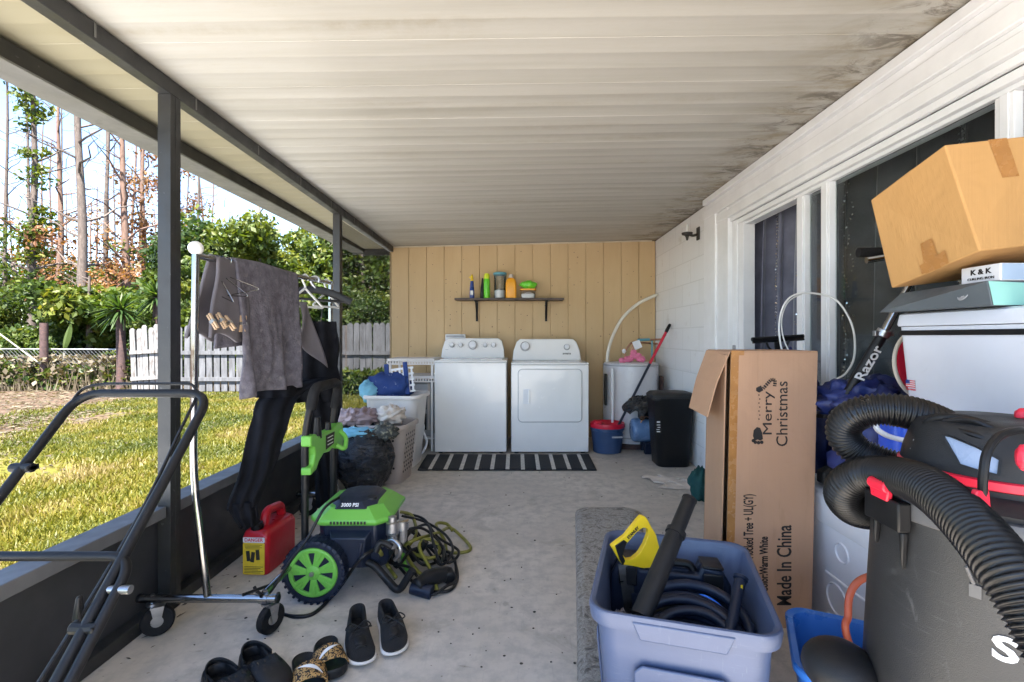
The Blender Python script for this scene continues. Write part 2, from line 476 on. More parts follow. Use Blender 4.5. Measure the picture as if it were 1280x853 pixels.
def concrete():
    m, nt, b = newmat('patio_concrete')
    vec = coords(nt)
    n1 = noi(nt, vec, 1.6, 6, 0.6); n2 = noi(nt, vec, 14, 6, 0.65)
    c = ramp(nt, n1, [(0.3, (0.46, 0.41, 0.35)), (0.55, (0.56, 0.505, 0.44)), (0.75, (0.64, 0.585, 0.52))])
    c = mixc(nt, ramp(nt, n2, [(0.38, 0.9), (0.58, 0.0)]), c, (0.42, 0.385, 0.34))
    # brushed trowel streaks
    n3 = noi(nt, coords(nt, (26, 2.2, 1)), 2.0, 5, 0.7, 0.6)
    c = mixc(nt, ramp(nt, n3, [(0.58, 0.0), (0.78, 0.55)]), c, (0.33, 0.31, 0.28))
    # worn stains with their own outline
    n4 = noi(nt, coords(nt, (1, 1, 1), loc=(3.1, 1.7, 0)), 2.7, 7, 0.7, 0.8)
    c = mixc(nt, ramp(nt, n4, [(0.55, 0.0), (0.68, 0.6)]), c, (0.33, 0.30, 0.255))
    # hairline cracks
    n8 = noi(nt, coords(nt, (1, 1, 1), loc=(7.7, 2.3, 0)), 0.9, 5, 0.6, 0.4)
    ln = ones(nt, 'ABSOLUTE', ones(nt, 'SUBTRACT', n8, 0.50))
    c = mixc(nt, ones(nt, 'MULTIPLY', ramp(nt, ln, [(0.0012, 1.0), (0.003, 0.0)]), 0.0), c, (0.15, 0.135, 0.115))
    # drips and scuffs
    n9 = noi(nt, coords(nt, (1.4, 3.2, 1), loc=(1.1, 5.0, 0)), 5.0, 3, 0.5, 1.0)
    c = mixc(nt, ramp(nt, n9, [(0.66, 0.0), (0.72, 0.45)]), c, (0.25, 0.23, 0.20))
    # specks
    n5 = noi(nt, vec, 60, 2, 0.5)
    c = mixc(nt, ramp(nt, n5, [(0.725, 0.0), (0.745, 0.7)]), c, (0.14, 0.12, 0.10))
    nt.links.new(c, b.inputs['Base Color'])
    nt.links.new(ramp(nt, n1, [(0.3, 0.55), (0.7, 0.85)]), b.inputs['Roughness'])
    b.inputs['Specular IOR Level'].default_value = 0.3
    bump(nt, b, n3, 0.12, 0.004); bump(nt, b, n2, 0.25, 0.004)
    return m
CONCRETE = concrete()

def ceiling_mat():
    m, nt, b = newmat('aged_roof_panels')
    vec = coords(nt); xyz = sep(nt, vec)
    n1 = noi(nt, coords(nt, (0.35, 9, 1)), 1.3, 5, 0.6)
    c = ramp(nt, n1, [(0.30, (0.375, 0.35, 0.305)), (0.5, (0.44, 0.415, 0.37)), (0.7, (0.475, 0.45, 0.405))])
    n2 = noi(nt, coords(nt, (1, 5, 1)), 22, 5, 0.7)
    c = mixc(nt, ramp(nt, n2, [(0.5, 0.0), (0.75, 0.4)]), c, (0.42, 0.37, 0.29))
    # a darker soiled strip running along some seams
    n6 = noi(nt, coords(nt, (0.25, 3.2, 1), loc=(1.3, 0.4, 0)), 1.9, 5, 0.65)
    n7 = noi(nt, vec, 16, 5, 0.75)
    seam = ones(nt, 'MULTIPLY', ramp(nt, n6, [(0.53, 0.0), (0.68, 1.0)]), ramp(nt, n7, [(0.38, 0.15), (0.66, 1.0)]))
    c = mixc(nt, ones(nt, 'MULTIPLY', seam, 0.75), c, (0.33, 0.285, 0.215))
    # mould spreading out from the house wall
    near = smooth(nt, xyz[0], 0.85, 1.52)
    n4 = noi(nt, coords(nt, (1.2, 3.0, 1), loc=(0.2, 0.9, 0)), 2.3, 6, 0.7, 0.7)
    mould = ones(nt, 'MULTIPLY', near, ramp(nt, n4, [(0.42, 0.0), (0.62, 1.0)]))
    c = mixc(nt, ones(nt, 'MULTIPLY', mould, 0.8), c, (0.24, 0.185, 0.10))
    edge = smooth(nt, xyz[0], 1.12, 1.40)
    n5 = noi(nt, coords(nt, (2.0, 4.0, 1)), 2.6, 7, 0.75, 0.8)
    blk = ones(nt, 'MULTIPLY', edge, ramp(nt, n5, [(0.50, 0.0), (0.60, 1.0)]))
    c = mixc(nt, ones(nt, 'MULTIPLY', blk, 0.72), c, (0.075, 0.055, 0.032))
    # the overhang outside the posts is coloured darker and yellower
    out = smooth(nt, xyz[0], -1.42, -1.50)
    c = mixc(nt, ones(nt, 'MULTIPLY', out, 0.85), c, (0.25, 0.215, 0.125))
    nt.links.new(c, b.inputs['Base Color'])
    b.inputs['Roughness'].default_value = 0.55
    bump(nt, b, n2, 0.12, 0.003)
    return m
CEIL = ceiling_mat()

def siding_mat():
    m, nt, b = newmat('tan_painted_siding')
    vec = coords(nt)
    n1 = noi(nt, coords(nt, (1, 1, 0.35)), 3, 5, 0.6)
    c = ramp(nt, n1, [(0.3, (0.50, 0.345, 0.175)), (0.7, (0.56, 0.40, 0.215))])
    g = noi(nt, coords(nt, (60, 1, 1.4)), 1.5, 4, 0.6)
    c = mixc(nt, ramp(nt, g, [(0.55, 0.0), (0.8, 0.35)]), c, (0.36, 0.235, 0.11))
    vo = nt.nodes.new('ShaderNodeTexVoronoi'); vo.inputs['Scale'].default_value = 5.2
    nt.links.new(coords(nt, (1, 0.01, 0.8)), vo.inputs['Vector'])
    c = mixc(nt, ramp(nt, vo.outputs['Distance'], [(0.03, 1.0), (0.05, 0.0)]), c, (0.16, 0.10, 0.05))
    nt.links.new(c, b.inputs['Base Color']); b.inputs['Roughness'].default_value = 0.6
    bump(nt, b, g, 0.15, 0.003)
    return m
SIDING = siding_mat()

def block_mat():
    m, nt, b = newmat('white_painted_block')
    tc = coords(nt, (1, 1, 1)); x = sep(nt, tc)
    cmb = nt.nodes.new('ShaderNodeCombineXYZ'); nt.links.new(x[1], cmb.inputs[0]); nt.links.new(x[2], cmb.inputs[1])
    br = nt.nodes.new('ShaderNodeTexBrick'); br.inputs['Scale'].default_value = 1.0
    br.inputs['Brick Width'].default_value = 0.40; br.inputs['Row Height'].default_value = 0.20
    br.inputs['Mortar Size'].default_value = 0.006; br.inputs['Mortar Smooth'].default_value = 0.6
    br.inputs['Color1'].default_value = (0.82, 0.82, 0.82, 1); br.inputs['Color2'].default_value = (0.79, 0.79, 0.79, 1); br.inputs['Mortar'].default_value = (0.70, 0.70, 0.69, 1)
    nt.links.new(cmb.outputs[0], br.inputs['Vector'])
    n = noi(nt, tc, 5, 6, 0.65)
    c = mixc(nt, ramp(nt, n, [(0.58, 0.0), (0.75, 0.6)]), br.outputs[0], (0.55, 0.52, 0.47))
    nt.links.new(c, b.inputs['Base Color']); b.inputs['Roughness'].default_value = 0.6
    bump(nt, b, ones(nt, 'SUBTRACT', 1.0, br.outputs[1]), 0.25, 0.004); bump(nt, b, noi(nt, tc, 60, 4), 0.3, 0.004)
    return m
BLOCK = block_mat()

def pad_mat():
    m, nt, b = newmat('flecked_grey_carpet')
    vec = coords(nt)
    n1 = noi(nt, vec, 10, 7, 0.78, 2.6)
    c = ramp(nt, n1, [(0.36, (0.13, 0.115, 0.095)), (0.44, (0.36, 0.325, 0.28)), (0.54, (0.62, 0.575, 0.51)), (0.66, (0.24, 0.215, 0.18))])
    n2 = noi(nt, vec, 120, 3, 0.6)
    c = mixc(nt, ramp(nt, n2, [(0.45, 0.4), (0.6, 0.0)]), c, (0.25, 0.23, 0.20))
    nt.links.new(c, b.inputs['Base Color']); b.inputs['Roughness'].default_value = 0.95
    bump(nt, b, n2, 0.7, 0.01); bump(nt, b, n1, 0.8, 0.03)
    return m
PADM = pad_mat()

def mat_stripes():
    m, nt, b = newmat('woven_black_mat')
    vec = coords(nt)
    n = noi(nt, coords(nt, (90, 30, 1)), 3, 3)
    nt.links.new(ramp(nt, n, [(0.3, (0.010, 0.010, 0.011)), (0.7, (0.028, 0.028, 0.03))]), b.inputs['Base Color'])
    b.inputs['Roughness'].default_value = 0.95
    bump(nt, b, n, 0.6, 0.004)
    return m
MATK = mat_stripes()
MATW = mat('woven_cream_stripe', (0.52, 0.50, 0.46), 0.95, var=0.2, vs=40, bmp=0.5, bs=200)

def ground_mat():
    m, nt, b = newmat('lawn_soil')
    vec = coords(nt); x = sep(nt, vec)
    n = noi(nt, vec, 1.1, 7, 0.7, 0.5); n2 = noi(nt, vec, 26, 5, 0.7)
    g = ramp(nt, n2, [(0.3, (0.05, 0.058, 0.010)), (0.5, (0.10, 0.095, 0.016)), (0.7, (0.15, 0.125, 0.032))])
    d = ramp(nt, n2, [(0.3, (0.05, 0.032, 0.022)), (0.55, (0.095, 0.064, 0.045)), (0.75, (0.14, 0.105, 0.075))])
    far = smooth(nt, ones(nt, 'ADD', ones(nt, 'ADD', ones(nt, 'MULTIPLY', x[0], -1.0), ones(nt, 'MULTIPLY', x[1], -0.43)), ones(nt, 'MULTIPLY', ones(nt, 'SUBTRACT', n, 0.5), 5.0)), 2.7, 3.7)
    far = ones(nt, 'MAXIMUM', far, smooth(nt, ones(nt, 'ADD', x[1], ones(nt, 'MULTIPLY', n, 1.5)), 9.7, 10.4))
    f = ones(nt, 'ADD', far, ramp(nt, n, [(0.52, 0.0), (0.66, 0.75)]))
    nt.links.new(mixc(nt, f, g, d), b.inputs['Base Color'])
    b.inputs['Roughness'].default_value = 0.95; b.inputs['Specular IOR Level'].default_value = 0.1
    bump(nt, b, n2, 0.8, 0.03)
    return m
GROUND = ground_mat()

def leaf_mat(name, stops, trans=0.35, rough=0.5):
    m, nt, b = newmat(name)
    out = nt.nodes['Material Output']
    at = nt.nodes.new('ShaderNodeAttribute'); at.attribute_name = 'rnd'
    c = ramp(nt, at.outputs['Fac'], stops)
    nt.links.new(c, b.inputs['Base Color']); b.inputs['Roughness'].default_value = rough
    b.inputs['Specular IOR Level'].default_value = 0.25
    tr = nt.nodes.new('ShaderNodeBsdfTranslucent')
    nt.links.new(mixc(nt, 1.0, c, (1.5, 1.5, 0.55), 'MULTIPLY'), tr.inputs[0])
    mx = nt.nodes.new('ShaderNodeMixShader'); mx.inputs[0].default_value = trans
    nt.links.new(b.outputs[0], mx.inputs[1]); nt.links.new(tr.outputs[0], mx.inputs[2]); nt.links.new(mx.outputs[0], out.inputs[0])
    return m
LEAF_DARK = leaf_mat('deep_green_leaves', [(0, (0.014, 0.031, 0.008)), (0.5, (0.036, 0.062, 0.012)), (0.85, (0.078, 0.098, 0.018)), (1, (0.12, 0.12, 0.028))])
LEAF_MID = leaf_mat('green_leaves', [(0, (0.015, 0.032, 0.007)), (0.5, (0.044, 0.070, 0.011)), (0.85, (0.10, 0.112, 0.015)), (1, (0.15, 0.138, 0.024))])
LEAF_YEL = leaf_mat('yellow_green_leaves', [(0, (0.022, 0.042, 0.008)), (0.5, (0.058, 0.080, 0.011)), (1, (0.13, 0.13, 0.02))])
LEAF_RUST = leaf_mat('rust_leaves', [(0, (0.10, 0.045, 0.022)), (0.5, (0.19, 0.085, 0.038)), (1, (0.25, 0.15, 0.07))])
LEAF_PALM = leaf_mat('palm_leaves', [(0, (0.016, 0.038, 0.009)), (0.6, (0.035, 0.065, 0.014)), (1, (0.085, 0.115, 0.03))])
LEAF_GRASS = leaf_mat('grass_blades', [(0, (0.040, 0.052, 0.008)), (0.45, (0.095, 0.098, 0.012)), (0.8, (0.155, 0.132, 0.02)), (1, (0.19, 0.145, 0.06))], 0.35)
LEAF_DRY = leaf_mat('dry_brush', [(0, (0.05, 0.038, 0.025)), (0.5, (0.10, 0.077, 0.05)), (1, (0.16, 0.135, 0.09))], 0.2)
BARK = mat('grey_brown_bark', (0.075, 0.056, 0.045), 0.9, var=0.35, vs=7, c2=(0.13, 0.10, 0.08), c2s=10, c2a=0.52, bmp=0.8, bs=14, stretch=(3, 3, 0.6))
BARK_RED = mat('reddish_bark', (0.115, 0.066, 0.045), 0.9, var=0.35, vs=7, c2=(0.17, 0.105, 0.075), c2s=10, c2a=0.52, bmp=0.8, bs=14, stretch=(3, 3, 0.6))
BARK_PALE = mat('pale_bark', (0.20, 0.185, 0.155), 0.9, var=0.25, vs=7, c2=(0.12, 0.11, 0.09), c2s=10, c2a=0.56, bmp=0.5, bs=14)
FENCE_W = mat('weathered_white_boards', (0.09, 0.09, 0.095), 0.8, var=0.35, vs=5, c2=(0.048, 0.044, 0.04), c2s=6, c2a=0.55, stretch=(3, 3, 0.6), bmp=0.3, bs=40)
GALV = mat('galvanised_wire', (0.36, 0.36, 0.35), 0.5, 0.6)
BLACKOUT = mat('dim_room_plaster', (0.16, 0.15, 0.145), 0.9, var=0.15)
CURT = mat('slate_velvet', (0.13, 0.135, 0.185), 0.85, var=0.2, vs=8, sheen=0.5, bmp=0.2, bs=60)
CURT_DK = mat('charcoal_velvet', (0.085, 0.085, 0.093), 0.85, var=0.25, vs=8, sheen=0.3)
SEQ = mat('silver_sequins', (0.8, 0.8, 0.8), 0.15, 1.0)
DIRT = mat('dark_crumbs', (0.05, 0.042, 0.036), 0.9)
SOCK = mat('dark_wrought_iron', (0.03, 0.026, 0.022), 0.6)
# ------------------------------------------------------------------ setting
YB, XR, XL = 5.27, 1.51, -1.47
ROOF0 = -0.1  # unseen near roof edge, kept short to let daylight in
def zc(x, y):
    t = (x - XL) / (XR - XL)
    s = max(0.0, min(1.2, (y - 1.5) / 3.77))
    return (2.178 - 0.05 * s) * (1 - t) + (2.212 - 0.012 * s) * t

mb = MB(); mb.box(-1.62, 1.56, -3.2, 5.45, -0.16, 0.0)
tag(mb.build('floor', CONCRETE, smooth=0), kind='structure')
mb = MB(); mb.box(-2.45, -1.625, -3.2, 9.2, -0.16, -0.035); mb.box(-5.2, -2.4505, -3.2, 2.1, -0.16, -0.037); mb.box(-5.2, 1.50, -9.0, -3.2005, -0.16, -0.036)
tag(mb.build('bounce_slab', BOUNCE_CONCRETE, smooth=0), kind='structure')  # unseen slab added to bounce neutral sunlight into the porch
mb = MB()
def gfn(u, v):
    x = -160 + 320 * u; y = -60 + 320 * v
    return V((x, y, -0.06 if (abs(x) < 12 and y < 14) else -0.06 + 0.05 * noise.noise(V((x * .05, y * .05, 0)))))
mb.grid(gfn, 80, 80)
tag(mb.build('ground', GROUND, smooth=180), kind='structure')

# roof: panels, beams, gutter
roof = thing('porch_roof', 'stained off-white corrugated metal roof overhead, mouldy along the house wall', 'roof', (0, 1.5, 2.2))
mb = MB()
ys = []
y = ROOF0
k = 0
while y < 5.5:
    ys += [(y, 0), (y + 0.078, 0), (y + 0.086, -0.0011), (y + 0.0925, -0.0011)]
    if k % 3 == 2: ys += [(y + 0.0955, 0.0014), (y + 0.0985, 0.0014)]
    k += 1; y += 0.1
nx = 22
vs = []
for (yy, dz) in ys:
    for i in range(nx + 1):
        x = -1.83 + (XR + 0.09 + 1.83) * i / nx
        vs.append(V((x, yy, zc(x, yy) + dz + 0.003 * noise.noise(V((x * .8, yy * 1.5, 0))))))
w = nx + 1
mb.add(vs, [(j * w + i, j * w + i + 1, (j + 1) * w + i + 1, (j + 1) * w + i) for j in range(len(ys) - 1) for i in range(nx)])
part(mb, 'ceiling_panels', CEIL, roof, smooth=20)
mb = MB(); mb.box(-1.93, 1.72, ROOF0, 5.52, 2.245, 2.29)
part(mb, 'roof_deck', ALU_PALE, roof, smooth=0)
mb = MB()
for (a, b, zo) in ((ROOF0, 1.905, 0), (1.905, 3.70, 0), (3.70, 5.262, 0)):
    A = [V((-1.472, a, zc(-1.47, a) - .066)), V((-1.42, a, zc(-1.47, a) - .066)), V((-1.42, a, zc(-1.42, a) - .006)), V((-1.472, a, zc(-1.47, a) - .006))]
    B = [V((-1.472, b, zc(-1.47, b) - .066)), V((-1.42, b, zc(-1.47, b) - .066)), V((-1.42, b, zc(-1.42, b) - .006)), V((-1.472, b, zc(-1.47, b) - .006))]
    mb.hexa(A, B)
part(mb, 'roof_beam', ALU_DARK, roof, smooth=0, bevel=.003)
mb = MB()
for i in range(11):
    yy = ROOF0 + .2 + i * .49
    mb.box(-1.4195, -1.4165, yy, yy + .006, zc(-1.42, yy) - .060, zc(-1.42, yy) - .01)
mb.box(-1.464, -1.428, ROOF0, 5.26, 2.035, 2.0385) if False else None
part(mb, 'beam_clip', ALU_PALE, roof, smooth=0)
mb = MB()
mb.box(-1.80, -1.788, ROOF0, 5.40, 2.086, 2.150)
mb.box(-1.80, -1.447, 5.40, 5.412, 2.05, 2.125)
part(mb, 'fascia', ALU_DARK, roof, smooth=0)
mb = MB()
mb.box(-1.945, -1.802, ROOF0, 5.46, 2.086, 2.090)
mb.box(-1.949, -1.945, ROOF0, 5.46, 2.086, 2.24)
mb.box(-1.945, -1.45, 5.46, 5.464, 2.07, 2.24)
part(mb, 'gutter', ALU_PALE, roof, smooth=0)
for y0 in (0.02, 1.913, 3.70):
    mb = MB()
    zt = zc(-1.45, y0) - .0675
    mb.box(-1.472, -1.42, y0, y0 + .058, 0.004, zt)
    mb.box(-1.4765, -1.47245, y0 + .008, y0 + .05, 0.004, zt)
    mb.box(-1.4195, -1.4185, y0 + .027, y0 + .031, 0.06, zt)
    part(mb, 'post', ALU_DARK, roof, smooth=0, bevel=.003)

# knee wall
kw = thing('knee_wall', 'low charcoal panelled wall with a grey metal ledge between patio and lawn', 'wall', (-1.48, 1.9, 0))
mb = MB()
for (a, b) in ((-1.44, 5.26),):
    mb.box(-1.489, -1.478, a, b, 0.0, 0.386)
part(mb, 'panel', KICK, kw, smooth=0)
mb = MB()
for (a, b) in ((-1.44, 0.01), (0.085, 1.908), (1.976, 3.695), (3.763, 5.26)):
    mb.box(-1.535, -1.432, a, b, 0.388, 0.434)
part(mb, 'ledge', ALU_LEDGE, kw, smooth=0, bevel=.004)
mb = MB()
for (a, b) in ((-1.44, 0.01), (0.085, 1.908), (1.976, 3.695), (3.763, 5.26)):
    mb.box(-1.477, -1.425, a, b, 0.002, 0.052)
part(mb, 'base_rail', ALU_DARK, kw, smooth=0, bevel=.003)
mb = MB(); mb.box(-1.448, -1.445, 3.763, 5.262, 0.437, 2.055)
solo(mb, 'insect_screen', SCREEN, 'dark see-through insect screen stretched between the far post and the tan wall', 'screen', (-1.446, 4.5, 0.44), smooth=0)

# back wall
bw = thing('siding_wall', 'tan painted vertical board wall behind the washer and dryer', 'wall', (0, YB, 0))
mb = MB(); x = -1.447
while x < 1.50:
    x2 = min(x + 0.1975, 1.505)
    mb.box(x + .003, x2 - .003, YB, YB + .012, 0.0, zc(x, YB) - .012)
    x = x2
part(mb, 'siding_boards', SIDING, bw, smooth=0, bevel=.002, bseg=1)
mb = MB(); nr = random.Random(21)
for _ in range(95):
    xx = -1.40 + nr.randrange(15) * .1975 + nr.choice((.02, .17, .09)); zz = nr.uniform(.9, 2.08); s_ = nr.uniform(.0025, .005)
    mb.lathe([(0, 0), (s_, 0), (s_, .0008), (0, .0009)], 7, frame((xx, YB - .0002, zz), (1, 0, 0), (0, 0, 1)))
part(mb, 'nail_heads', DIRT, bw, smooth=0, kind='stuff')
mb = MB(); mb.hexa([V((-1.447, YB + .0125, 0)), V((1.505, YB + .0125, 0)), V((1.505, YB + .0125, 2.19)), V((-1.447, YB + .0125, 2.118))], [V((-1.447, YB + .11, 0)), V((1.505, YB + .11, 0)), V((1.505, YB + .11, 2.19)), V((-1.447, YB + .11, 2.118))])
part(mb, 'wall_core', SIDING, bw, smooth=0)
mb = MB()
mb.hexa([V((-1.42, YB - .012, zc(-1.42, YB) - .018)), V((1.46, YB - .012, zc(1.5, YB) - .018)), V((1.46, YB - .012, zc(1.5, YB) - .004)), V((-1.42, YB - .012, zc(-1.42, YB) - .004))],
        [V((-1.42, YB - .002, zc(-1.42, YB) - .018)), V((1.46, YB - .002, zc(1.5, YB) - .018)), V((1.46, YB - .002, zc(1.5, YB) - .004)), V((-1.42, YB - .002, zc(-1.42, YB) - .004))])
part(mb, 'ceiling_trim', mat('cream_trim', (0.55, 0.47, 0.34), 0.6), bw, smooth=0)
mb = MB(); mb.box(-1.462, -1.4475, YB - .004, YB + .1, 0.0, 2.09)
part(mb, 'corner_trim', SIDING, bw, smooth=0)

# house wall on the right
hw = thing('house_wall', 'white painted block wall of the house with deep stepped white trim', 'wall', (XR, 2, 0))
mb = MB()
mb.box(XR, XR + .14, 3.50, 5.45, 0, 2.19)
mb.box(XR, XR + .14, -3.2, -0.9, 0, 2.19)
mb.box(XR + .0, XR + .14, -0.9, 3.50, 1.99, 2.19)
part(mb, 'block_wall', BLOCK, hw, smooth=0)
mb = MB()
prof = [(2.160, 2.204, .062), (2.118, 2.160, .036), (2.046, 2.118, .050), (2.020, 2.046, .030), (1.968, 2.020, .042), (1.938, 1.968, .022)]
for (z0, z1, pr) in prof:
    mb.box(XR - pr, XR - .0005, -3.2, 3.765, z0, z1 - .0006)
part(mb, 'header_trim', W_PAINT, hw, smooth=0, bevel=.004)
mb = MB(); mb.box(XR - .0515, XR - .0005, 3.55, 3.765, 0, 2.0455)
mb.box(XR - .036, XR - .0005, 3.362, 3.548, 0, 2.0455)
mb.box(XR + .0005, XR + .0995, 3.34, 3.498, 0, 1.985)
part(mb, 'door_casing', W_PAINT, hw, smooth=0, bevel=.004)

# sliding glass door
XD = 1.55
dr = thing('sliding_door', 'white framed sliding glass door behind the stacked boxes', 'door', (XD, 2.2, 0))
mb = MB()
mb.box(XD - .03, XD + .05, 3.225, 3.338, 0.0, 1.936)
mb.box(XD - .045, XD - .032, 3.29, 3.336, 0.0, 1.936)
mb.box(XD - .04, XD + .05, -0.9, 3.337, 1.905, 1.937)
mb.box(XD - .02, XD + .05, -0.9, 3.224, 1.887, 1.9045)
mb.box(XD - .04, XD + .05, -0.9, 3.224, 0.0, 0.05)
part(mb, 'door_frame', W_PAINT, dr, smooth=0, bevel=.003)
for (a, b, dx) in ((2.548, 2.622, 0), (2.325, 2.392, -.012), (1.466, 1.527, 0), (0.55, 0.62, 0)):
    mb = MB(); mb.box(XD - .018 + dx, XD + .02 + dx, a, b, 0.052, 1.886)
    mb.box(XD - .024 + dx, XD - .0185 + dx, a + .012, b - .02, 0.052, 1.886)
    part(mb, 'stile', W_PAINT, dr, smooth=0, bevel=.003)
for (a, b, dx) in ((2.393, 2.547, .01), (1.528, 2.324, 0.0), (0.621, 1.465, .01)):
    mb = MB(); mb.box(XD + dx, XD + .006 + dx, a, b, 0.07, 1.886)
    part(mb, 'glass_pane', GLASS, dr, smooth=0)
mb = MB(); mb.box(XD - .062, XD - .0455, 3.305, 3.32, 0.98, 1.06); mb.box(XD - .066, XD - .0625, 3.308, 3.317, 1.0, 1.03)
part(mb, 'latch', STEEL, dr, smooth=0, bevel=.002)

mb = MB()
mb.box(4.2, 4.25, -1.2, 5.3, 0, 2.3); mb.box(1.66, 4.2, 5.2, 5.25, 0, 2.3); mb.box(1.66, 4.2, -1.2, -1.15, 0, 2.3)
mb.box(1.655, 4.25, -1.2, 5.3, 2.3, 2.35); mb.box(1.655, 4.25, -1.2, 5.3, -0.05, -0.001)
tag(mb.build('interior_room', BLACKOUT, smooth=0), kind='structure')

def curtain(name, mt, label, y0, y1, xc, folds, amp, seq):
    t = thing(name, label, 'curtain', (xc, (y0 + y1) / 2, 0.03))
    def fn(u, v):
        yy = y0 + (y1 - y0) * u; a = u * folds * 2 * PI
        return V((xc + amp * math.sin(a + .5 * math.sin(3 * u * PI)) * (1 + .3 * math.sin(v * 3)), yy + amp * .5 * math.sin(2 * a) + .03 * (1 - v) * math.sin(a * .5), 0.03 + v * 1.95))
    mb = MB(); mb.grid(fn, folds * 16, 10)
    part(mb, 'curtain_cloth', mt, t, smooth=180, solid=.004)
    for (u0, wave, cnt) in seq:
        mb = MB()
        n = 95
        for k in range(n):
            v = (k + .5) / n
            for c in range(cnt):
                ph = 2 * PI * v * 7
                du = wave * math.sin(ph) * (1 if c % 2 else -1) + (c - cnt / 2) * .005
                if cnt < 3 and rng.random() < .02: continue
                p = fn(min(.999, max(.001, u0 + du)), v)
                q = p + V((-.012, rng.uniform(-.002, .002), rng.uniform(-.003, .003)))
                s = .004
                M = Matrix.Translation(q) @ Matrix.Rotation(rng.uniform(-.6, .6), 4, 'Z') @ Matrix.Rotation(rng.uniform(-.6, .6), 4, 'Y')
                mb.add([M @ V((0, -s, -s)), M @ V((0, s, -s)), M @ V((0, s, s)), M @ V((0, -s, s))], [(0, 1, 2, 3)])
        part(mb, 'sequin_stripe', SEQ, t, smooth=0, merge=False)
    return t
curtain('sequined_curtain', CURT, 'slate blue velvet curtain with dotted silver sequin stripes in the open door gap', 2.60, 3.62, 1.70, 5, .075,
        [(.11, .008, 2), (.34, .008, 2), (.62, .008, 2), (.86, .008, 2)])
curtain('sequined_curtain', CURT_DK, 'charcoal curtain with wavy silver sequin bands hanging behind the wide glass pane', 0.75, 2.50, 1.74, 8, .05,
        [(.61, .022, 6), (.955, .007, 2), (.15, .022, 6)])

# wall light on the block wall
t = thing('candle_sconce', 'dark iron candle sconce on the white block wall beside the door trim', 'sconce', (XR, 4.02, 1.98))
c = P(866, 293, 4.0); c.x = XR
mb = MB(); mb.box(XR - .014, XR - .001, c.y - .03, c.y + .03, c.z - .05, c.z + .06)
part(mb, 'wall_plate', SOCK, t, bevel=.01)
mb = MB(); mb.tube(spline([c + V((-.01, 0, -.0)), c + V((-.05, 0, -.012)), c + V((-.095, 0, .0))], 6), .011, 8)
mb.lathe([(.0, -.055), (.008, -.05), (.012, -.03), (.02, -.012), (.042, -.004), (.046, .012), (.03, .016), (.0, .014)], 18, Matrix.Translation(c + V((-.10, 0, 0))))
part(mb, 'arm', SOCK, t)
mb = MB(); mb.lathe([(.013, .016), (.013, .07), (.008, .085), (.0, .092)], 14, Matrix.Translation(c + V((-.10, 0, 0))))
part(mb, 'lamp_holder', WIRE_W, t)
# ------------------------------------------------------------------ garden
GZ = -0.06
vr = random.Random(5)
def rdir():
    while True:
        d = V((vr.uniform(-1, 1), vr.uniform(-1, 1), vr.uniform(-1, 1)))
        if 0.05 < d.length < 1: return d.normalized()

def leaf_at(mb, p, s, hue, elong=1.7, up=0.25):
    n = (rdir() + V((0, 0, up))).normalized()
    a = n.orthogonal().normalized()
    a = Matrix.Rotation(vr.uniform(0, 2 * PI), 3, n) @ a
    b = n.cross(a)
    l = s * elong * .5; w = s * .5
    k = n * (s * vr.uniform(-.15, .15))
    mb.add([p - a * l, p + b * w + k, p + a * l, p - b * w + k], [(0, 1, 2, 3)])
    mb.att.append(min(1, max(0, hue)))

def foliage(clumps, per, size, hue=.45):
    """clumps: (centre, radius)"""
    mb = MB(); mb.att = []
    for (c, r) in clumps:
        h = hue + vr.uniform(-.28, .28)
        nl = max(6, int(per * (r ** 1.6)))
        for _ in range(nl):
            d = rdir() * r * (vr.random() ** .45)
            d.z *= .75
            leaf_at(mb, c + d, size * vr.uniform(.6, 1.3), h + vr.uniform(-.22, .22) + .18 * d.z / r)
    return mb

def limb_set(base, h, r, lean, nb, blen, b0=.35, wob=.05, down=0.0):
    """trunk and branches as one bark mesh; returns (mesh, branch tip points)"""
    mb = MB(); tips = []
    n = 9
    pts = []
    for i in range(n + 1):
        t = i / n
        pts.append(V((base[0] + lean[0] * t + wob * h * .25 * noise.noise(V((t * 3, base[0], 1))), base[1] + lean[1] * t + wob * h * .25 * noise.noise(V((t * 3, base[0], 9))), base[2] - .1 + (h + .1) * t)))
    sp = spline(pts, 3)
    mb.tube(sp, [r * (1.15 - .85 * (i / (len(sp) - 1))) + (.35 * r if i == 0 else 0) for i in range(len(sp))], 8)
    for k in range(nb):
        t = b0 + (1 - b0) * (k + vr.random()) / nb
        i = min(len(sp) - 2, int(t * (len(sp) - 1)))
        p = sp[i]; a = vr.uniform(0, 2 * PI); L = blen * vr.uniform(.5, 1.2) * (1.25 - .6 * t)
        d = V((math.cos(a), math.sin(a) * .8, vr.uniform(.15, .8) - down))
        q = [p]
        for s in range(1, 5):
            q.append(p + d * (L * s / 4) + V((vr.uniform(-1, 1), vr.uniform(-1, 1), vr.uniform(-.6, 1))) * L * .07)
        qs = spline(q, 2); br = r * .38 * (1.1 - .6 * t)
        mb.tube(qs, [br * (1 - .85 * j / (len(qs) - 1)) for j in range(len(qs))], 5)
        tips.append((qs[-1], L)); tips.append((qs[len(qs) // 2], L))
        for _ in range(2):
            j = vr.randrange(3, len(qs)); e = qs[j] + rdir() * L * .35
            mb.tube([qs[j], qs[j].lerp(e, .5) + rdir() * L * .03, e], [br * .35, br * .25, br * .1], 4)
            tips.append((e, L))
    return mb, tips, sp

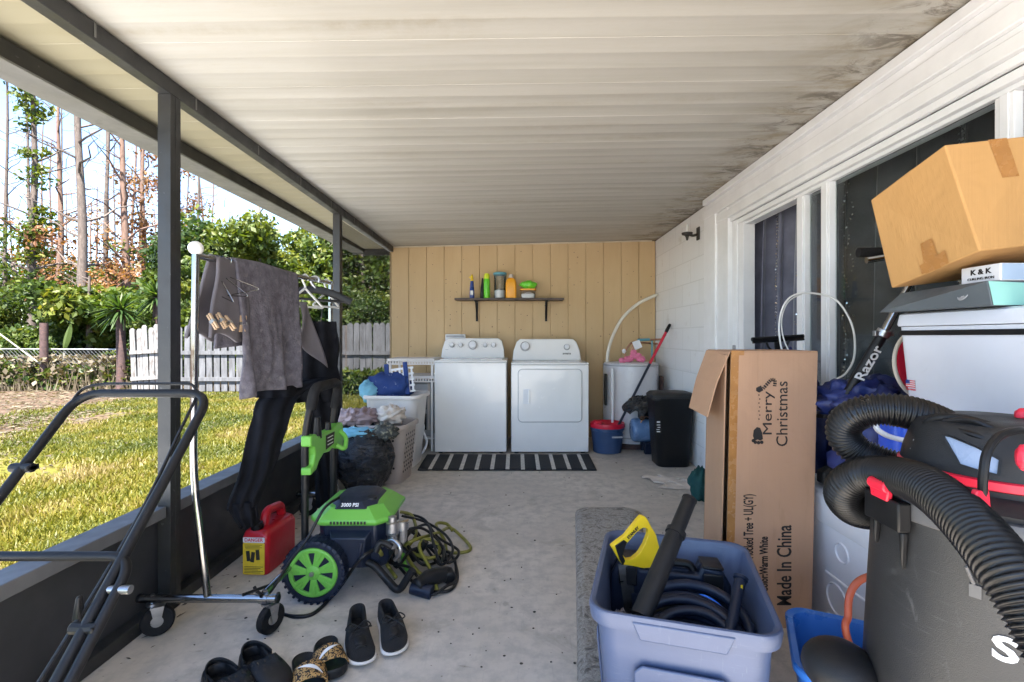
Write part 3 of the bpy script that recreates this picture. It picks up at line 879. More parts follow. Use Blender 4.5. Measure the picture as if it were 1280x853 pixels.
def tree(name, label, base, h, r, crown_n, crown_r, size, leafm, bark=BARK, lean=(0, 0), nb=8, blen=1.2, b0=.35, per=300, hue=.45, group=None, ivy=None, cat='tree', down=0, extra=None):
    t = thing(name, label, cat, (base[0], base[1], GZ), group)
    mb, tips, sp = limb_set((base[0], base[1], GZ), h, r, lean, nb, blen, b0, down=down)
    part(mb, 'trunk', bark, t, smooth=60)
    cl = []
    for k in range(crown_n):
        p, L = tips[k % len(tips)]
        cl.append((p + rdir() * crown_r * .6, crown_r * vr.uniform(.6, 1.25)))
    if extra: cl += extra
    if cl: part(foliage(cl, per, size, hue), 'crown', leafm, t, smooth=0, merge=False)
    if ivy:
        c2 = [(sp[int(vr.uniform(ivy[0], ivy[1]) * (len(sp) - 1))] + rdir() * .25, vr.uniform(.2, .5)) for _ in range(26)]
        part(foliage(c2, 260, .10, .6), 'ivy', LEAF_MID, t, smooth=0, merge=False)
    return t

def bush(label, base, rad, n, cr, size, leafm, per=420, hue=.45, name='garden_bush', cat='bush', group=None):
    t = thing(name, label, cat, (base[0], base[1], GZ), group)
    mb = MB(); cl = []
    for k in range(n):
        d = rdir(); d = V((d.x * rad[0], d.y * rad[1], abs(d.z) ** .8 * rad[2])) * (vr.random() ** .35)
        c = V((base[0], base[1], GZ + .25)) + d
        cl.append((c, cr * vr.uniform(.6, 1.35)))
        if k % 3 == 0:
            mb.tube(spline([(base[0] + vr.uniform(-.15, .15) * rad[0], base[1] + vr.uniform(-.2, .2), GZ - .05), V((base[0], base[1], GZ)).lerp(c, .5) + rdir() * .12, c], 3), [.028, .024, .02, .017, .014, .01, .007][:7], 5)
    part(mb, 'stems', BARK, t, smooth=60)
    part(foliage(cl, per, size, hue), 'foliage', leafm, t, smooth=0, merge=False)
    return t

def gx(px, Y): return (px - VX) / F * Y
def gz(py, Y): return CAMZ - (py - VY) / F * Y

# tall, almost bare trunks against the sky (photo x, distance, trunk radius, lean, bark, leaf clumps)
tall = [
    (8, 17, .10, (.1, 0), BARK, 5, 'thin grey trunk leftmost against the sky, with a few green leaves', LEAF_MID, None),
    (33, 15, .17, (.35, .1), BARK, 6, 'ivy-clad grey trunk second from the left edge', LEAF_MID, (.25, .8)),
    (70, 18, .18, (-.1, .2), BARK_RED, 9, 'reddish bare trunk between the ivy-clad tree and the forked grey tree', LEAF_RUST, None),
    (104, 14.5, .19, (-.45, .1), BARK, 4, 'thick forked grey trunk with long bare side branches', LEAF_RUST, None),
    (129, 17, .13, (.1, .2), BARK, 3, 'slim bare grey trunk with crooked fork beside the thick forked tree', LEAF_RUST, None),
    (158, 16, .19, (-.35, .1), BARK_RED, 3, 'straight reddish-brown trunk nearest the patio post on its left', LEAF_RUST, None),
    (187, 18, .16, (-.5, 0), BARK_RED, 12, 'leaning rust-leaved trunk partly behind the near patio post', LEAF_RUST, None),
    (212, 20, .15, (.2, 0), BARK_RED, 22, 'rust-leaved trunk showing just right of the near patio post', LEAF_RUST, None),
    (246, 19, .10, (.1, 0), BARK, 4, 'thin bare trunk in the sky gap left of the dense green tree', LEAF_RUST, None),
]
for (px, Y, r, ln, bk, cn, lab, lf, ivy) in tall:
    tree('tall_tree', lab, (gx(px, Y), Y), 11.5 + vr.uniform(-1, 1.5), r * .70, cn * 3, .6, .085, lf, bk, ln, nb=20, blen=1.9, b0=.2, per=150, ivy=ivy, hue=.5)
# further stems behind
for i, (px, Y) in enumerate([(-60, 20), (-25, 23), (20, 26), (52, 24), (90, 27), (118, 25), (143, 28), (172, 26), (232, 27), (268, 30), (205, 24), (5, 21), (44, 20), (62, 27), (82, 22), (112, 29), (136, 21), (165, 23), (178, 29), (200, 30), (222, 22), (256, 24)]):
    tree('distant_tree', 'slender bare far-off trunk standing behind the tall trees', (gx(px, Y), Y), 12 + vr.uniform(-3, 2), .055 + vr.uniform(0, .03), 10, .7, .09, LEAF_RUST if i % 4 else LEAF_MID, BARK_RED if i % 2 else BARK,
         (vr.uniform(-.5, .5), 0), nb=16, blen=1.5, b0=.2, per=130, group='slender trunks behind the tall trees')

# leafy trees
tree('leafy_tree', 'dense dark green tree rising over the fence behind the towel', (gx(275, 14.5), 14.5), 4.2, .16, 34, .75, .10, LEAF_DARK, BARK, nb=12, blen=1.7, b0=.4, per=950, hue=.4)
tree('leafy_tree', 'pale trunked tree with yellow-green leaves behind the garment rack', (gx(323, 12.5), 12.5), 5.2, .10, 24, .5, .09, LEAF_YEL, BARK_PALE, nb=12, blen=1.4, b0=.45, per=900, hue=.5)
tree('leafy_tree', 'leafy green tree seen between the towel and the far post', (gx(392, 13.5), 13.5), 4.4, .13, 34, .6, .10, LEAF_MID, BARK_PALE, (.4, 0), nb=12, blen=1.6, b0=.35, per=900, hue=.4)
tree('leafy_tree', 'deep green tree behind the insect screen', (gx(452, 13), 13), 4.0, .12, 30, .6, .10, LEAF_DARK, BARK, nb=10, blen=1.4, b0=.3, per=950, hue=.55)
tree('leafy_tree', 'green tree with drooping rust leaves beside the tan wall edge', (gx(486, 14.5), 14.5), 4.6, .12, 26, .6, .10, LEAF_MID, BARK_RED, nb=10, blen=1.5, b0=.3, per=850, hue=.5)
tree('leafy_tree', 'broad-leaved green tree in front of the forked grey trunk', (gx(112, 12.2), 12.2), 2.75, .08, 26, .40, .11, LEAF_MID, BARK, nb=10, blen=1.0, b0=.45, per=850, hue=.6)
tree('leafy_tree', 'tall green hedge tree behind the near patio post', (gx(222, 13.2), 13.2), 2.9, .10, 26, .55, .09, LEAF_YEL, BARK, nb=10, blen=1.2, b0=.35, per=950, hue=.35)
# bushes
bl = [
    (-55, 12.0, (1.2, .7, 2.0), 16, LEAF_MID, 'green bush at the far left edge behind the wire fence'),
    (14, 12.4, (1.0, .7, 1.9), 18, LEAF_YEL, 'yellow-green bush left of the rusty fence post'),
    (62, 12.0, (.95, .6, 1.75), 18, LEAF_DARK, 'dark vine-covered bush right behind the rusty fence post'),
    (100, 13.0, (1.3, .7, 2.0), 18, LEAF_MID, 'mid-green bush between the rusty post and the yucca'),
    (178, 12.3, (1.1, .7, 2.1), 20, LEAF_DARK, 'dark bush rising behind the leaning fence panel'),
    (255, 11.6, (1.2, .7, 2.6), 26, LEAF_YEL, 'sunlit yellow-green bush over the fence left of the towel'),
    (300, 12.2, (1.1, .7, 2.3), 20, LEAF_MID, 'green bush behind the fence right under the rack bar'),
    (352, 11.8, (1.1, .7, 2.0), 20, LEAF_DARK, 'dark bush behind the fence beside the pale trunk'),
    (405, 11.7, (1.2, .7, 2.1), 22, LEAF_MID, 'green bush behind the fence next to the far post'),
    (455, 11.8, (1.1, .7, 2.0), 22, LEAF_DARK, 'dark bush behind the fence seen through the insect screen'),
    (500, 12.4, (1.2, .7, 2.3), 20, LEAF_MID, 'green bush at the corner of the tan wall'),
]
for (px, Y, rad, n, lf, lab) in bl:
    bush(lab, (gx(px, Y), Y), rad, n, .46, .07, lf, per=1500, hue=.45)
# far thicket: one mass nobody could count
mb = MB(); mb.att = []
for _ in range(130):
    px = vr.uniform(-160, 560); Y = vr.uniform(17, 30)
    hgt = vr.uniform(.0, 1.0) ** 1.2 * (3.6 if px < 230 else 5.6)
    c = V((gx(px, Y), Y, GZ + .4 + hgt)); r = vr.uniform(.7, 1.3); hh = vr.uniform(.15, .75)
    for _ in range(int(240 * r)):
        d = rdir() * r * (vr.random() ** .45); leaf_at(mb, c + d, vr.uniform(.10, .2), hh + vr.uniform(-.2, .2))
tag(mb.build('distant_woodland', LEAF_MID, smooth=0, merge=False), kind='stuff')

# yucca with a purple-brown trunk
def spiky(px, pyt, Y, trunk_r, L, n, label):
    b = V((gx(px, Y), Y, GZ)); top = V((gx(px, Y), Y, gz(pyt, Y)))
    t = thing('yucca_tree', label, 'yucca', b)
    mb = MB(); mb.tube(spline([b - V((0, 0, .1)), b.lerp(top, .35) + V((.02, 0, 0)), b.lerp(top, .7), top], 4), [trunk_r * 1.5] + [trunk_r * 1.1] * 6 + [trunk_r] * 6, 10)
    part(mb, 'trunk', RUST, t, smooth=60)
    mb = MB(); mb.att = []
    for k in range(n):
        a = vr.uniform(0, 2 * PI); el = vr.uniform(-.7, 1.3)
        d = V((math.cos(a) * math.cos(el), math.sin(a) * math.cos(el), math.sin(el)))
        l = L * vr.uniform(.7, 1.1); side = d.cross(V((0, 0, 1))).normalized() * .028
        h = vr.random()
        q = [top + d * (l * s / 4) - V((0, 0, l * .28 * (s / 4) ** 2)) for s in range(5)]
        for s in range(4):
            w0 = 1 - (s / 4) ** 2 * .8; w1 = 1 - ((s + 1) / 4) ** 2 * .95
            mb.add([q[s] - side * w0, q[s] + side * w0, q[s + 1] + side * w1, q[s + 1] - side * w1], [(0, 1, 2, 3)]); mb.att.append(h)
    part(mb, 'crown', LEAF_PALM, t, smooth=0, merge=False)
spiky(151, 388, 10.3, .085, .62, 150, 'spiky green yucca with purple-brown trunk beside the leaning fence panel')
spiky(196, 372, 11.0, .08, .7, 140, 'spiky yucca rising behind the fence at the near patio post')

# bright banana leaf
b = V((gx(78, 10.9), 10.9, GZ))
t = thing('banana_plant', 'young banana plant with one upright bright green leaf by the wire fence', 'plant', b)
mb = MB(); mb.tube(spline([b - V((0, 0, .05)), b + V((.02, 0, .5)), b + V((.06, 0, .85))], 4), .025, 6)
part(mb, 'stem', BARK_PALE, t)
mb = MB(); mb.att = []
for s in range(8):
    t0, t1 = s / 8, (s + 1) / 8
    w = lambda q: .085 * math.sin(PI * min(1, q * .94 + .04)) ** .7
    c = lambda q: b + V((.06 + .16 * q, -.02, .85 + .62 * q))
    mb.add([c(t0) - V((w(t0), 0, 0)), c(t0) + V((0, -.03, 0)), c(t1) + V((0, -.03, 0)), c(t1) - V((w(t1), 0, 0))], [(0, 1, 2, 3)]); mb.att.append(.95)
    mb.add([c(t0) + V((w(t0), 0, 0)), c(t0) + V((0, -.03, 0)), c(t1) + V((0, -.03, 0)), c(t1) + V((w(t1), 0, 0))], [(0, 1, 2, 3)]); mb.att.append(.8)
part(mb, 'leaf', LEAF_PALM, t, smooth=0, merge=False)

# dry brush and weeds along the fence
mb = MB(); mb.att = []
for _ in range(2600):
    Y = vr.uniform(10.1, 11.6); px = vr.uniform(-120, 520); x = gx(px, Y)
    h = vr.uniform(.15, .75) * (.6 + .5 * noise.noise(V((x * .9, Y, 0)))); 
    a = V((x, Y, GZ)); d = V((vr.uniform(-.3, .3), vr.uniform(-.3, .1), 1)) * max(.1, h); s = V((.016, 0, 0))
    mb.add([a - s, a + s, a + d], [(0, 1, 2)]); mb.att.append(vr.random())
for _ in range(5200):
    Y = vr.uniform(10.2, 11.4); px = vr.uniform(-120, 165); x = gx(px, Y)
    leaf_at(mb, V((x, Y, GZ + vr.random() ** 1.6 * .75)), vr.uniform(.05, .1), vr.random())
tag(mb.build('dry_undergrowth', LEAF_DRY, smooth=0, merge=False), kind='stuff')
mb = MB(); mb.att = []
for _ in range(3800):
    Y = vr.uniform(10.25, 11.3); px = vr.uniform(-120, 165); x = gx(px, Y)
    leaf_at(mb, V((x, Y, GZ + vr.random() ** 1.2 * (.55 + .3 * noise.noise(V((x, 0, 0)))))), vr.uniform(.06, .12), vr.uniform(.1, .8))
for _ in range(900):
    Y = vr.uniform(9.4, 9.9); px = vr.uniform(425, 500); x = gx(px, Y)
    leaf_at(mb, V((x, Y, GZ + vr.random() ** 1.4 * .5)), vr.uniform(.06, .12), vr.uniform(.0, .9))
tag(mb.build('weeds', LEAF_MID, smooth=0, merge=False), kind='stuff')

# picket fence
FY = 10.0
fz0, fz1 = GZ + .02, gz(408, FY)
def fence(name, label, x0, x1, step, bw, top, mt, lean=0.0, fy=FY, jit=.03, seed=1):
    fr = random.Random(seed)
    t = thing(name, label, 'fence', ((x0 + x1) / 2, fy, GZ))
    Ml = Matrix.Translation(V((x0, fy, GZ))) @ Matrix.Rotation(lean, 4, 'Y') @ Matrix.Rotation(-abs(lean) * .5, 4, 'X') @ Matrix.Translation(V((-x0, -fy, -GZ)))
    mb = MB(Ml); x = x0; i = 0
    while x < x1:
        h = top + fr.uniform(-jit, jit); b = bw * fr.uniform(.9, 1.06); dy = fr.uniform(-.004, .004); tl = fr.uniform(-.012, .012)
        M = Matrix.Translation(V((x, fy + dy, fz0))) @ Matrix.Rotation(tl, 4, 'Y')
        hh = h - fz0
        poly = [(0, 0), (b, 0), (b, hh - .045), (b * .72, hh), (b * .28, hh), (0, hh - .045)]
        mb.prism(poly, .018, M @ Matrix.Rotation(PI / 2, 4, 'X'))
        x += step; i += 1
    part(mb, 'picket_boards', mt, t, smooth=0)
    for zz in (gz(474, FY), gz(441, FY)):
        mb = MB(Ml); mb.box(x0, x1, fy - .055, fy - .020, zz - .04, zz + .04)
        part(mb, 'rail', mt, t, smooth=0)
    x = x0
    while x <= x1 + .1:
        mb = MB(Ml); mb.box(x - .05, x + .05, fy + .03, fy + .13, GZ - .1, top - .05); x += 2.4
        part(mb, 'fence_post', BARK, t, smooth=0)
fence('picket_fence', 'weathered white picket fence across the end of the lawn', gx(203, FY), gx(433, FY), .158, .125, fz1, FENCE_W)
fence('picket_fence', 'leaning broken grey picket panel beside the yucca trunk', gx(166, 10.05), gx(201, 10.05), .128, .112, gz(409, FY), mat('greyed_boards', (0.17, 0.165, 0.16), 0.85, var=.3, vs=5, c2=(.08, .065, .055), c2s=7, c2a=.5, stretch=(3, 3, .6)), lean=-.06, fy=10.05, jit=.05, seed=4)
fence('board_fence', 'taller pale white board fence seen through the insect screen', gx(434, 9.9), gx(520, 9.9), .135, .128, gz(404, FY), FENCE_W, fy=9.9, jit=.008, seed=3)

# chain-link fence
t = thing('wire_fence', 'sagging galvanised chain-link fence left of the yucca', 'fence', (gx(60, 10.5), 10.5, GZ))
mb = MB(); x0, x1, z0, z1 = gx(-110, 10.5), gx(160, 10.5), GZ, gz(436, 10.5)
H = z1 - z0; x = x0 - H
while x < x1:
    for s in (1, -1):
        a = V((x if s > 0 else x + H, 10.5, z0)); b = V((x + H if s > 0 else x, 10.5, z1))
        mb.tube([a, b], .0028, 3, caps=False)
    x += .085
part(mb, 'wire_mesh', GALV, t, smooth=0)
mb = MB(); mb.cyl((x0, 10.5, z1), (x1, 10.5, z1 - .02), .016, 6)
part(mb, 'top_rail', GALV, t)
b = V((gx(55, 10.4), 10.4, GZ))
mb = MB(); mb.tube([b - V((0, 0, .1)), V((b.x, b.y, gz(404, 10.4)))], .075, 12)
solo(mb, 'fence_post', RUST, 'rusty purple-brown round post in front of the wire fence', 'post', b)
mb = MB(); a = P(0, 418, 10.2); b = P(50, 455, 10.3); mb.tube(spline([P(-20, 404, 10.2), a, a.lerp(b, .5), b], 4), .016, 6)
solo(mb, 'fallen_branch', BARK_PALE, 'pale bare stick slanting down to the rusty fence post', 'branch', a)

# grass
gr = random.Random(8)
mb = MB(); mb.att = []
cnt = 0
while cnt < 90000:
    Y = 1.6 + 8.6 * gr.random() ** .9; px = gr.uniform(-60, 505)
    x = gx(px, Y)
    if x > -1.75: continue
    nn = noise.noise(V((x * 1.1, Y * 1.1, 0))) + .5 * noise.noise(V((x * 2.6, Y * 2.6, 4)))
    bare = max((-x - .43 * Y - 2.9 + 1.6 * noise.noise(V((x * .6, Y * .6, 7)))) * .9, (Y - 9.2) * .8) + max(0, nn - .12) * 1.3
    if gr.random() < bare: continue
    cnt += 1
    s = .0035 + .0009 * Y; h = gr.uniform(.016, .048) * (1 + .35 * nn)
    a = gr.uniform(0, PI); side = V((math.cos(a), math.sin(a), 0)) * s
    p = V((x, Y, GZ - .003)); lean = V((gr.uniform(-.035, .035), gr.uniform(-.035, .035), h))
    mb.add([p - side, p + side, p + lean + side * .2, p + lean - side * .2], [(0, 1, 2, 3)])
    mb.att.append(min(1, max(0, .45 + .8 * nn + gr.uniform(-.3, .3))))
tag(mb.build('grass', LEAF_GRASS, smooth=0, merge=False), kind='stuff')
mb = MB(); mb.att = []
for _ in range(9000):
    Y = 4.0 + 6.3 * gr.random() ** .8; px = gr.uniform(-80, 430)
    x = gx(px, Y)
    if gr.random() > .12 + .88 * min(1, max(0, max((-x - .43 * Y - 2.6), (Y - 9.0) * 1.2))): continue
    p = V((x, Y, GZ + .01)); M = Matrix.Translation(p) @ Matrix.Rotation(gr.uniform(0, 6.3), 4, 'Z') @ Matrix.Rotation(gr.uniform(-.7, .7), 4, 'X')
    l, w = gr.uniform(.02, .06), gr.uniform(.01, .022)
    mb.add([M @ V((-l, 0, 0)), M @ V((0, -w, 0)), M @ V((l, 0, 0)), M @ V((0, w, 0))], [(0, 1, 2, 3)]); mb.att.append(gr.random() ** 1.3)
tag(mb.build('fallen_leaves', LEAF_DRY, smooth=0, merge=False), kind='stuff')
# ------------------------------------------------------------------ appliances and things along the back wall
def disc(mb, c, n, r, h, seg=18):
    c = V(c); n = V(n).normalized()
    mb.tube([c, c + n * h], r, seg)

def appliance_body(t, x0, x1, yf, yb, zt, deck):
    mb = MB()
    for s in (x0 + .05, x1 - .05):
        for yy in (yf + .06, yb - .06): mb.cyl((s, yy, 0), (s, yy, .025), .022, 10)
    part(mb, 'feet', BLACK, t)
    mb = MB(); mb.box(x0, x1, yf, yb, .018, deck); part(mb, 'cabinet', W_ENAMEL, t, smooth=40, bevel=.010, bseg=3)

YF = 4.50; YBK = 5.13
wa = thing('washing_machine', 'white top-loading washer with five knobs, left of the dryer', 'washer', (-.48, YF, 0))
x0, x1 = -.824, -.137
appliance_body(wa, x0, x1, YF, YBK, 0, .872)
mb = MB(); mb.box(x0 - .001, x1 + .001, YF - .001, YBK, .8735, .894)
part(mb, 'top_deck', W_ENAMEL, wa, smooth=40, bevel=.009, bseg=3)
mb = MB(); mb.box(x0 + .045, x1 - .045, YF + .035, YF + .42, .8945, .903)
part(mb, 'lid', W_ENAMEL, wa, smooth=40, bevel=.006, bseg=3)
mb = MB(); mb.box(-.575, -.385, YF + .026, YF + .0345, .8942, .899)
part(mb, 'lid_slot_shade', GREY_BTN, wa, smooth=0)  # grey strip stands in for the shaded recess at the lid edge
def console(t, xa, xb, ya, yb_, z0, z1, tp, mt):
    mb = MB(); n = 6
    rings = []
    for (yy, back) in ((ya, 0), (yb_, 1)):
        prof = []
        pts = [(xa, z0), (xb, z0), (xb - tp * .25, z0 + (z1 - z0) * .45), (xb - tp, z1 - .03), (xb - tp - .035, z1), (xa + tp + .035, z1), (xa + tp, z1 - .03), (xa + tp * .25, z0 + (z1 - z0) * .45)]
        for (px, pz) in pts:
            k = (pz - z0) / (z1 - z0)
            prof.append(V((px, yy + (0 if back else .06 * k), pz)))
        rings.append(prof)
    mb.loft(rings)
    return part(mb, 'console', mt, t, smooth=40, bevel=.012, bseg=3)
cs = console(wa, -.838, -.172, 4.955, 5.14, .895, 1.103, .03, W_ENAMEL)
mb = MB(); mb.box(-.80, -.21, 4.957, 4.963, .935, 1.06, Matrix.Translation(V((0, .0, 0))))
for px, r in ((565, .020), (576, .018), (591, .036), (606.5, .018), (617, .020)):
    c = P(px, 432, 4.985); mb = MB()
    disc(mb, (c.x, 4.995, c.z), (0, -1, .28), r * 1.35, .016, 22)
    k = part(mb, 'knob_bezel', STEEL, wa)
    mb = MB(); disc(mb, (c.x, 4.982, c.z + .003), (0, -1, .28), r, .03, 22)
    part(mb, 'knob', W_PLASTIC, wa, bevel=.003)
M = frame((-.73, 4.975, 1.005), (1, 0, 0), (0, .28, 1))
mb = MB(); mb.add([(-.795, 4.9795, 0.962), (-.765, 4.9795, .962), (-.765, 4.9795, .985), (-.795, 4.9795, .985)], [(0, 1, 2, 3)])
part(mb, 'badge', STEEL, wa, smooth=0)
mb = MB()
for px, n in ((565, 7), (576, 7), (591, 12), (606.5, 7), (617, 7)):
    c = P(px, 432, 4.985); rad = .055 if n > 8 else .036
    for k in range(n):
        a = PI * (1.15 - 1.3 * k / (n - 1)); M = frame((c.x + rad * math.cos(a), 4.980 + .010 * 0, c.z + rad * math.sin(a) * .95), (1, 0, 0), (0, .28, 1))
        mb.prism([(-.004, -.0016), (.004, -.0016), (.004, .0016), (-.004, .0016)], .0012, Matrix.Translation(V((0, .28 * rad * math.sin(a) * .9 - .004, 0))) @ M)
part(mb, 'printed_marks', GREY_BTN, wa, smooth=0)

dy = thing('clothes_dryer', 'white front-loading dryer with a square door, right of the washer', 'dryer', (.28, YF, 0))
x0, x1 = -.092, .648
appliance_body(dy, x0, x1, YF, YBK, 0, .850)
mb = MB(); mb.box(x0 - .001, x1 + .001, YF - .001, YBK, .8515, .871)
part(mb, 'top_deck', W_ENAMEL, dy, smooth=40, bevel=.009, bseg=3)
console(dy, -.088, .632, 4.935, 5.13, .872, 1.095, .045, W_ENAMEL)
def rpoly(xa, xb, za, zb, r, n=6):
    return [(p.x + (xa + xb) / 2, p.y + (za + zb) / 2) for p in rr(xb - xa, zb - za, r, 0, n)]
XZ = lambda y: frame((0, y, 0), (1, 0, 0), (0, 0, 1))      # local z points to -Y (towards the viewer)
da, db = P(648, 462, YF), P(727, 527.5, YF)
mb = MB(); mb.prism(rpoly(da.x - .006, db.x + .006, db.z - .006, da.z + .006, .045), .002, XZ(YF - .0005))
part(mb, 'door_seam', GREY_BTN, dy, smooth=0)
mb = MB(); mb.prism(rpoly(da.x, db.x, db.z, da.z, .04), .016, XZ(YF - .001))
do = part(mb, 'door', W_ENAMEL, dy, smooth=40, bevel=.006, bseg=3)
ha, hb = P(654, 486, YF), P(663, 505, YF)
mb = MB(); mb.prism(rpoly(ha.x, hb.x, hb.z, ha.z, .012), .0012, XZ(YF - .0172))
part(mb, 'handle_recess', W_PLASTIC, do, smooth=0)
mb = MB(); mb.box(hb.x - .022, hb.x - .004, YF - .026, YF - .0186, hb.z + .01, ha.z - .01)
part(mb, 'handle', W_ENAMEL, do, bevel=.003)
for px, r, py in ((656.5, .038, 433.5), (708.5, .024, 434.5)):
    c = P(px, py, 4.965); mb = MB()
    disc(mb, (c.x, 4.978, c.z), (0, -1, .3), r * 1.38, .016, 26)
    part(mb, 'knob_bezel', STEEL, dy)
    mb = MB(); disc(mb, (c.x, 4.965, c.z + .003), (0, -1, .3), r, .03, 26)
    mb.box(c.x - .005, c.x + .005, 4.93, 4.938, c.z + .002, c.z + .002 + r)
    part(mb, 'knob', W_PLASTIC, dy, bevel=.003)
part(text('amana', .034, frame(P(708.5, 442, 4.946), (1, 0, 0), (0, .28, 1)), bold=.0004), 'lettering', INK, dy, smooth=0)

# door mat
t = thing('striped_mat', 'long black woven mat with cream cross stripes in front of the washer and dryer', 'mat', (.06, 4.2, 0))
Ma = [PF(522, 589), PF(746, 589), PF(736, 569.5), PF(534, 569.5)]
def mfn(u, v): return Ma[0].lerp(Ma[1], u).lerp(Ma[3].lerp(Ma[2], u), v) + V((0, 0, .008 + .0015 * math.sin(u * 17 + v * 4)))
mb = MB(); mb.grid(mfn, 60, 10); part(mb, 'weave', MATK, t, smooth=180, solid=.008)
for k in range(11):
    u0 = .057 + k * .0867
    mb = MB(); mb.grid(lambda u, v: mfn(u0 + .022 * u, v) + V((0, 0, .0055)), 2, 10)
    part(mb, 'stripe', MATW, t, smooth=180)

# wall shelf
sh = thing('wall_shelf', 'dark brown wall shelf on two black brackets above the washer and dryer', 'shelf', (-.1, YB, 1.52))
sx0, sx1, sz = -.713, .464, 1.515
mb = MB(); mb.box(sx0, sx1, 5.065, YB - .001, sz, sz + .02); part(mb, 'board', SHELFW, sh, smooth=0, bevel=.002)
for px in (595.5, 683):
    c = P(px, 380, 5.2)
    mb = MB(); mb.box(c.x - .012, c.x + .012, YB - .014, YB - .001, 1.29, sz - .002); mb.box(c.x - .012, c.x + .012, 5.08, YB - .014, sz - .014, sz - .002)
    mb.tube(spline([(c.x, YB - .012, 1.33), (c.x, YB - .05, 1.40), (c.x, 5.11, sz - .012)], 6), .009, 8)
    part(mb, 'bracket', BLACK_METAL, sh, smooth=40)
SZ = sz + .0205
def lat(px, Y): return Matrix.Translation(V(((px - VX) / F * Y, Y, SZ)))
t = thing('spray_bottle', 'slim dark blue bottle with yellow nozzle, first at the left on the shelf', 'bottle', lat(590, 5.15).translation)
mb = MB(); mb.lathe([(.022, 0), (.026, .004), (.027, .03), (.025, .10), (.020, .15), (.017, .19)], 16, lat(590, 5.15)); bo = part(mb, 'bottle_body', SPRAYBLUE, t)
mb = MB(); mb.lathe([(.017, .191), (.015, .215), (.013, .24), (.006, .262), (0, .264)], 12, lat(590, 5.15)); mb.box(*(lambda c: (c.x - .03, c.x + .004, c.y - .008, c.y + .008, SZ + .222, SZ + .238))(lat(590, 5.15).translation)); part(mb, 'nozzle', YELLOW, t)
mb = MB(); mb.lathe([(.0265, .035), (.0264, .085)], 12, lat(590, 5.15), a0=R(235), a1=R(305)); part(mb, 'label', WHITE_INK, t)
t = lat(602.5, 5.17).translation
mb = MB(); mb.lathe([(.020, 0), (.022, .01), (.02, .12), (.012, .17), (.009, .22), (.004, .225), (0, .226)], 12, Matrix.Translation(t) @ Matrix.Rotation(.03, 4, 'Y'))
solo(mb, 'black_bottle', BLACK, 'narrow black bottle half hidden behind the green aerosol can on the shelf', 'bottle', t)
t = thing('aerosol_can', 'tall lime green aerosol can with yellow cap on the shelf', 'can', lat(608.5, 5.13).translation)
mb = MB(); mb.lathe([(.031, 0), (.034, .005), (.034, .20), (.030, .212)], 20, lat(608.5, 5.13)); part(mb, 'can_body', CANGREEN, t)
mb = MB(); mb.lathe([(.031, .2125), (.032, .22), (.030, .262), (.022, .27), (0, .271)], 20, lat(608.5, 5.13)); part(mb, 'cap', CANYEL, t)
t = thing('storage_jar', 'tall clear jar with teal lid, partly full of white powder, on the shelf', 'jar', lat(625, 5.15).translation)
mb = MB(); mb.lathe([(0, .003), (.058, .003), (.062, .01), (.066, .255)], 24, lat(625, 5.15)); part(mb, 'jar_body', CLEAR, t)
mb = MB(); mb.lathe([(0, .006), (.055, .006), (.060, .05), (.060, .085), (.02, .105), (0, .09)], 24, lat(625, 5.15)); part(mb, 'powder', POWDER, t)
mb = MB(); mb.lathe([(.068, .254), (.074, .256), (.074, .278), (.066, .283), (0, .283)], 24, lat(625, 5.15)); part(mb, 'lid', TEAL_LID, t)
t = thing('detergent_bottle', 'squarish orange bottle with white cap on the shelf', 'bottle', lat(638.8, 5.13).translation)
L = lat(638.8, 5.13)
mb = MB(); mb.loft([[L @ p for p in rr(w_, d_, r_, z_)] for (w_, d_, r_, z_) in ((.11, .065, .02, 0), (.118, .07, .02, .008), (.118, .07, .02, .16), (.10, .06, .025, .20), (.05, .045, .02, .222))]); part(mb, 'bottle_body', ORANGE, t, smooth=50)
mb = MB(); mb.lathe([(.024, .2225), (.025, .255), (.022, .26), (0, .26)], 16, L); part(mb, 'cap', CLOTH_CREAM, t)
t = thing('food_container', 'low clear container with orange rim and white contents on the shelf', 'container', lat(660, 5.14).translation); L = lat(660, 5.14)
mb = MB(); mb.loft([[L @ p for p in rr(w_, d_, .02, z_)] for (w_, d_, z_) in ((.145, .10, .002), (.165, .115, .085))], True, False); part(mb, 'tub', CLEAR, t, smooth=50)
mb = MB(); mb.loft([[L @ p for p in rr(w_, d_, .02, z_)] for (w_, d_, z_) in ((.14, .095, .005), (.148, .10, .045), (.06, .05, .062))]); part(mb, 'contents', POWDER, t, smooth=50)
mb = MB(); mb.loft([[L @ p for p in rr(w_, d_, .022, z_)] for (w_, d_, z_) in ((.172, .122, .086), (.176, .126, .09), (.176, .126, .100), (.168, .118, .103))]); part(mb, 'rim_lid', ORANGE, t, smooth=50)
mb = MB(); mb.blob(L.translation + V((0.004, 0, .148)), (.088, .045, .044), 4, .25, 2.5, squash=.95)
solo(mb, 'green_packet', CANGREEN, 'crumpled lime green packet lying on the orange-rimmed container', 'packet', L.translation + V((0, 0, .11)))
# wall box above washer
a, b = P(557, 418, 5.24), P(582, 433, 5.24)
t = thing('outlet_box', 'small white wall box just behind the washer console', 'wall box', (a.x, YB, b.z))
mb = MB(); mb.box(a.x, b.x, YB - .05, YB - .001, b.z - .1, a.z); part(mb, 'box_body', W_PLASTIC, t, bevel=.006)
mb = MB(); mb.box(a.x + .01, b.x - .01, YB - .052, YB - .0505, a.z - .035, a.z - .012); part(mb, 'label', GREY_BTN, t, smooth=0)

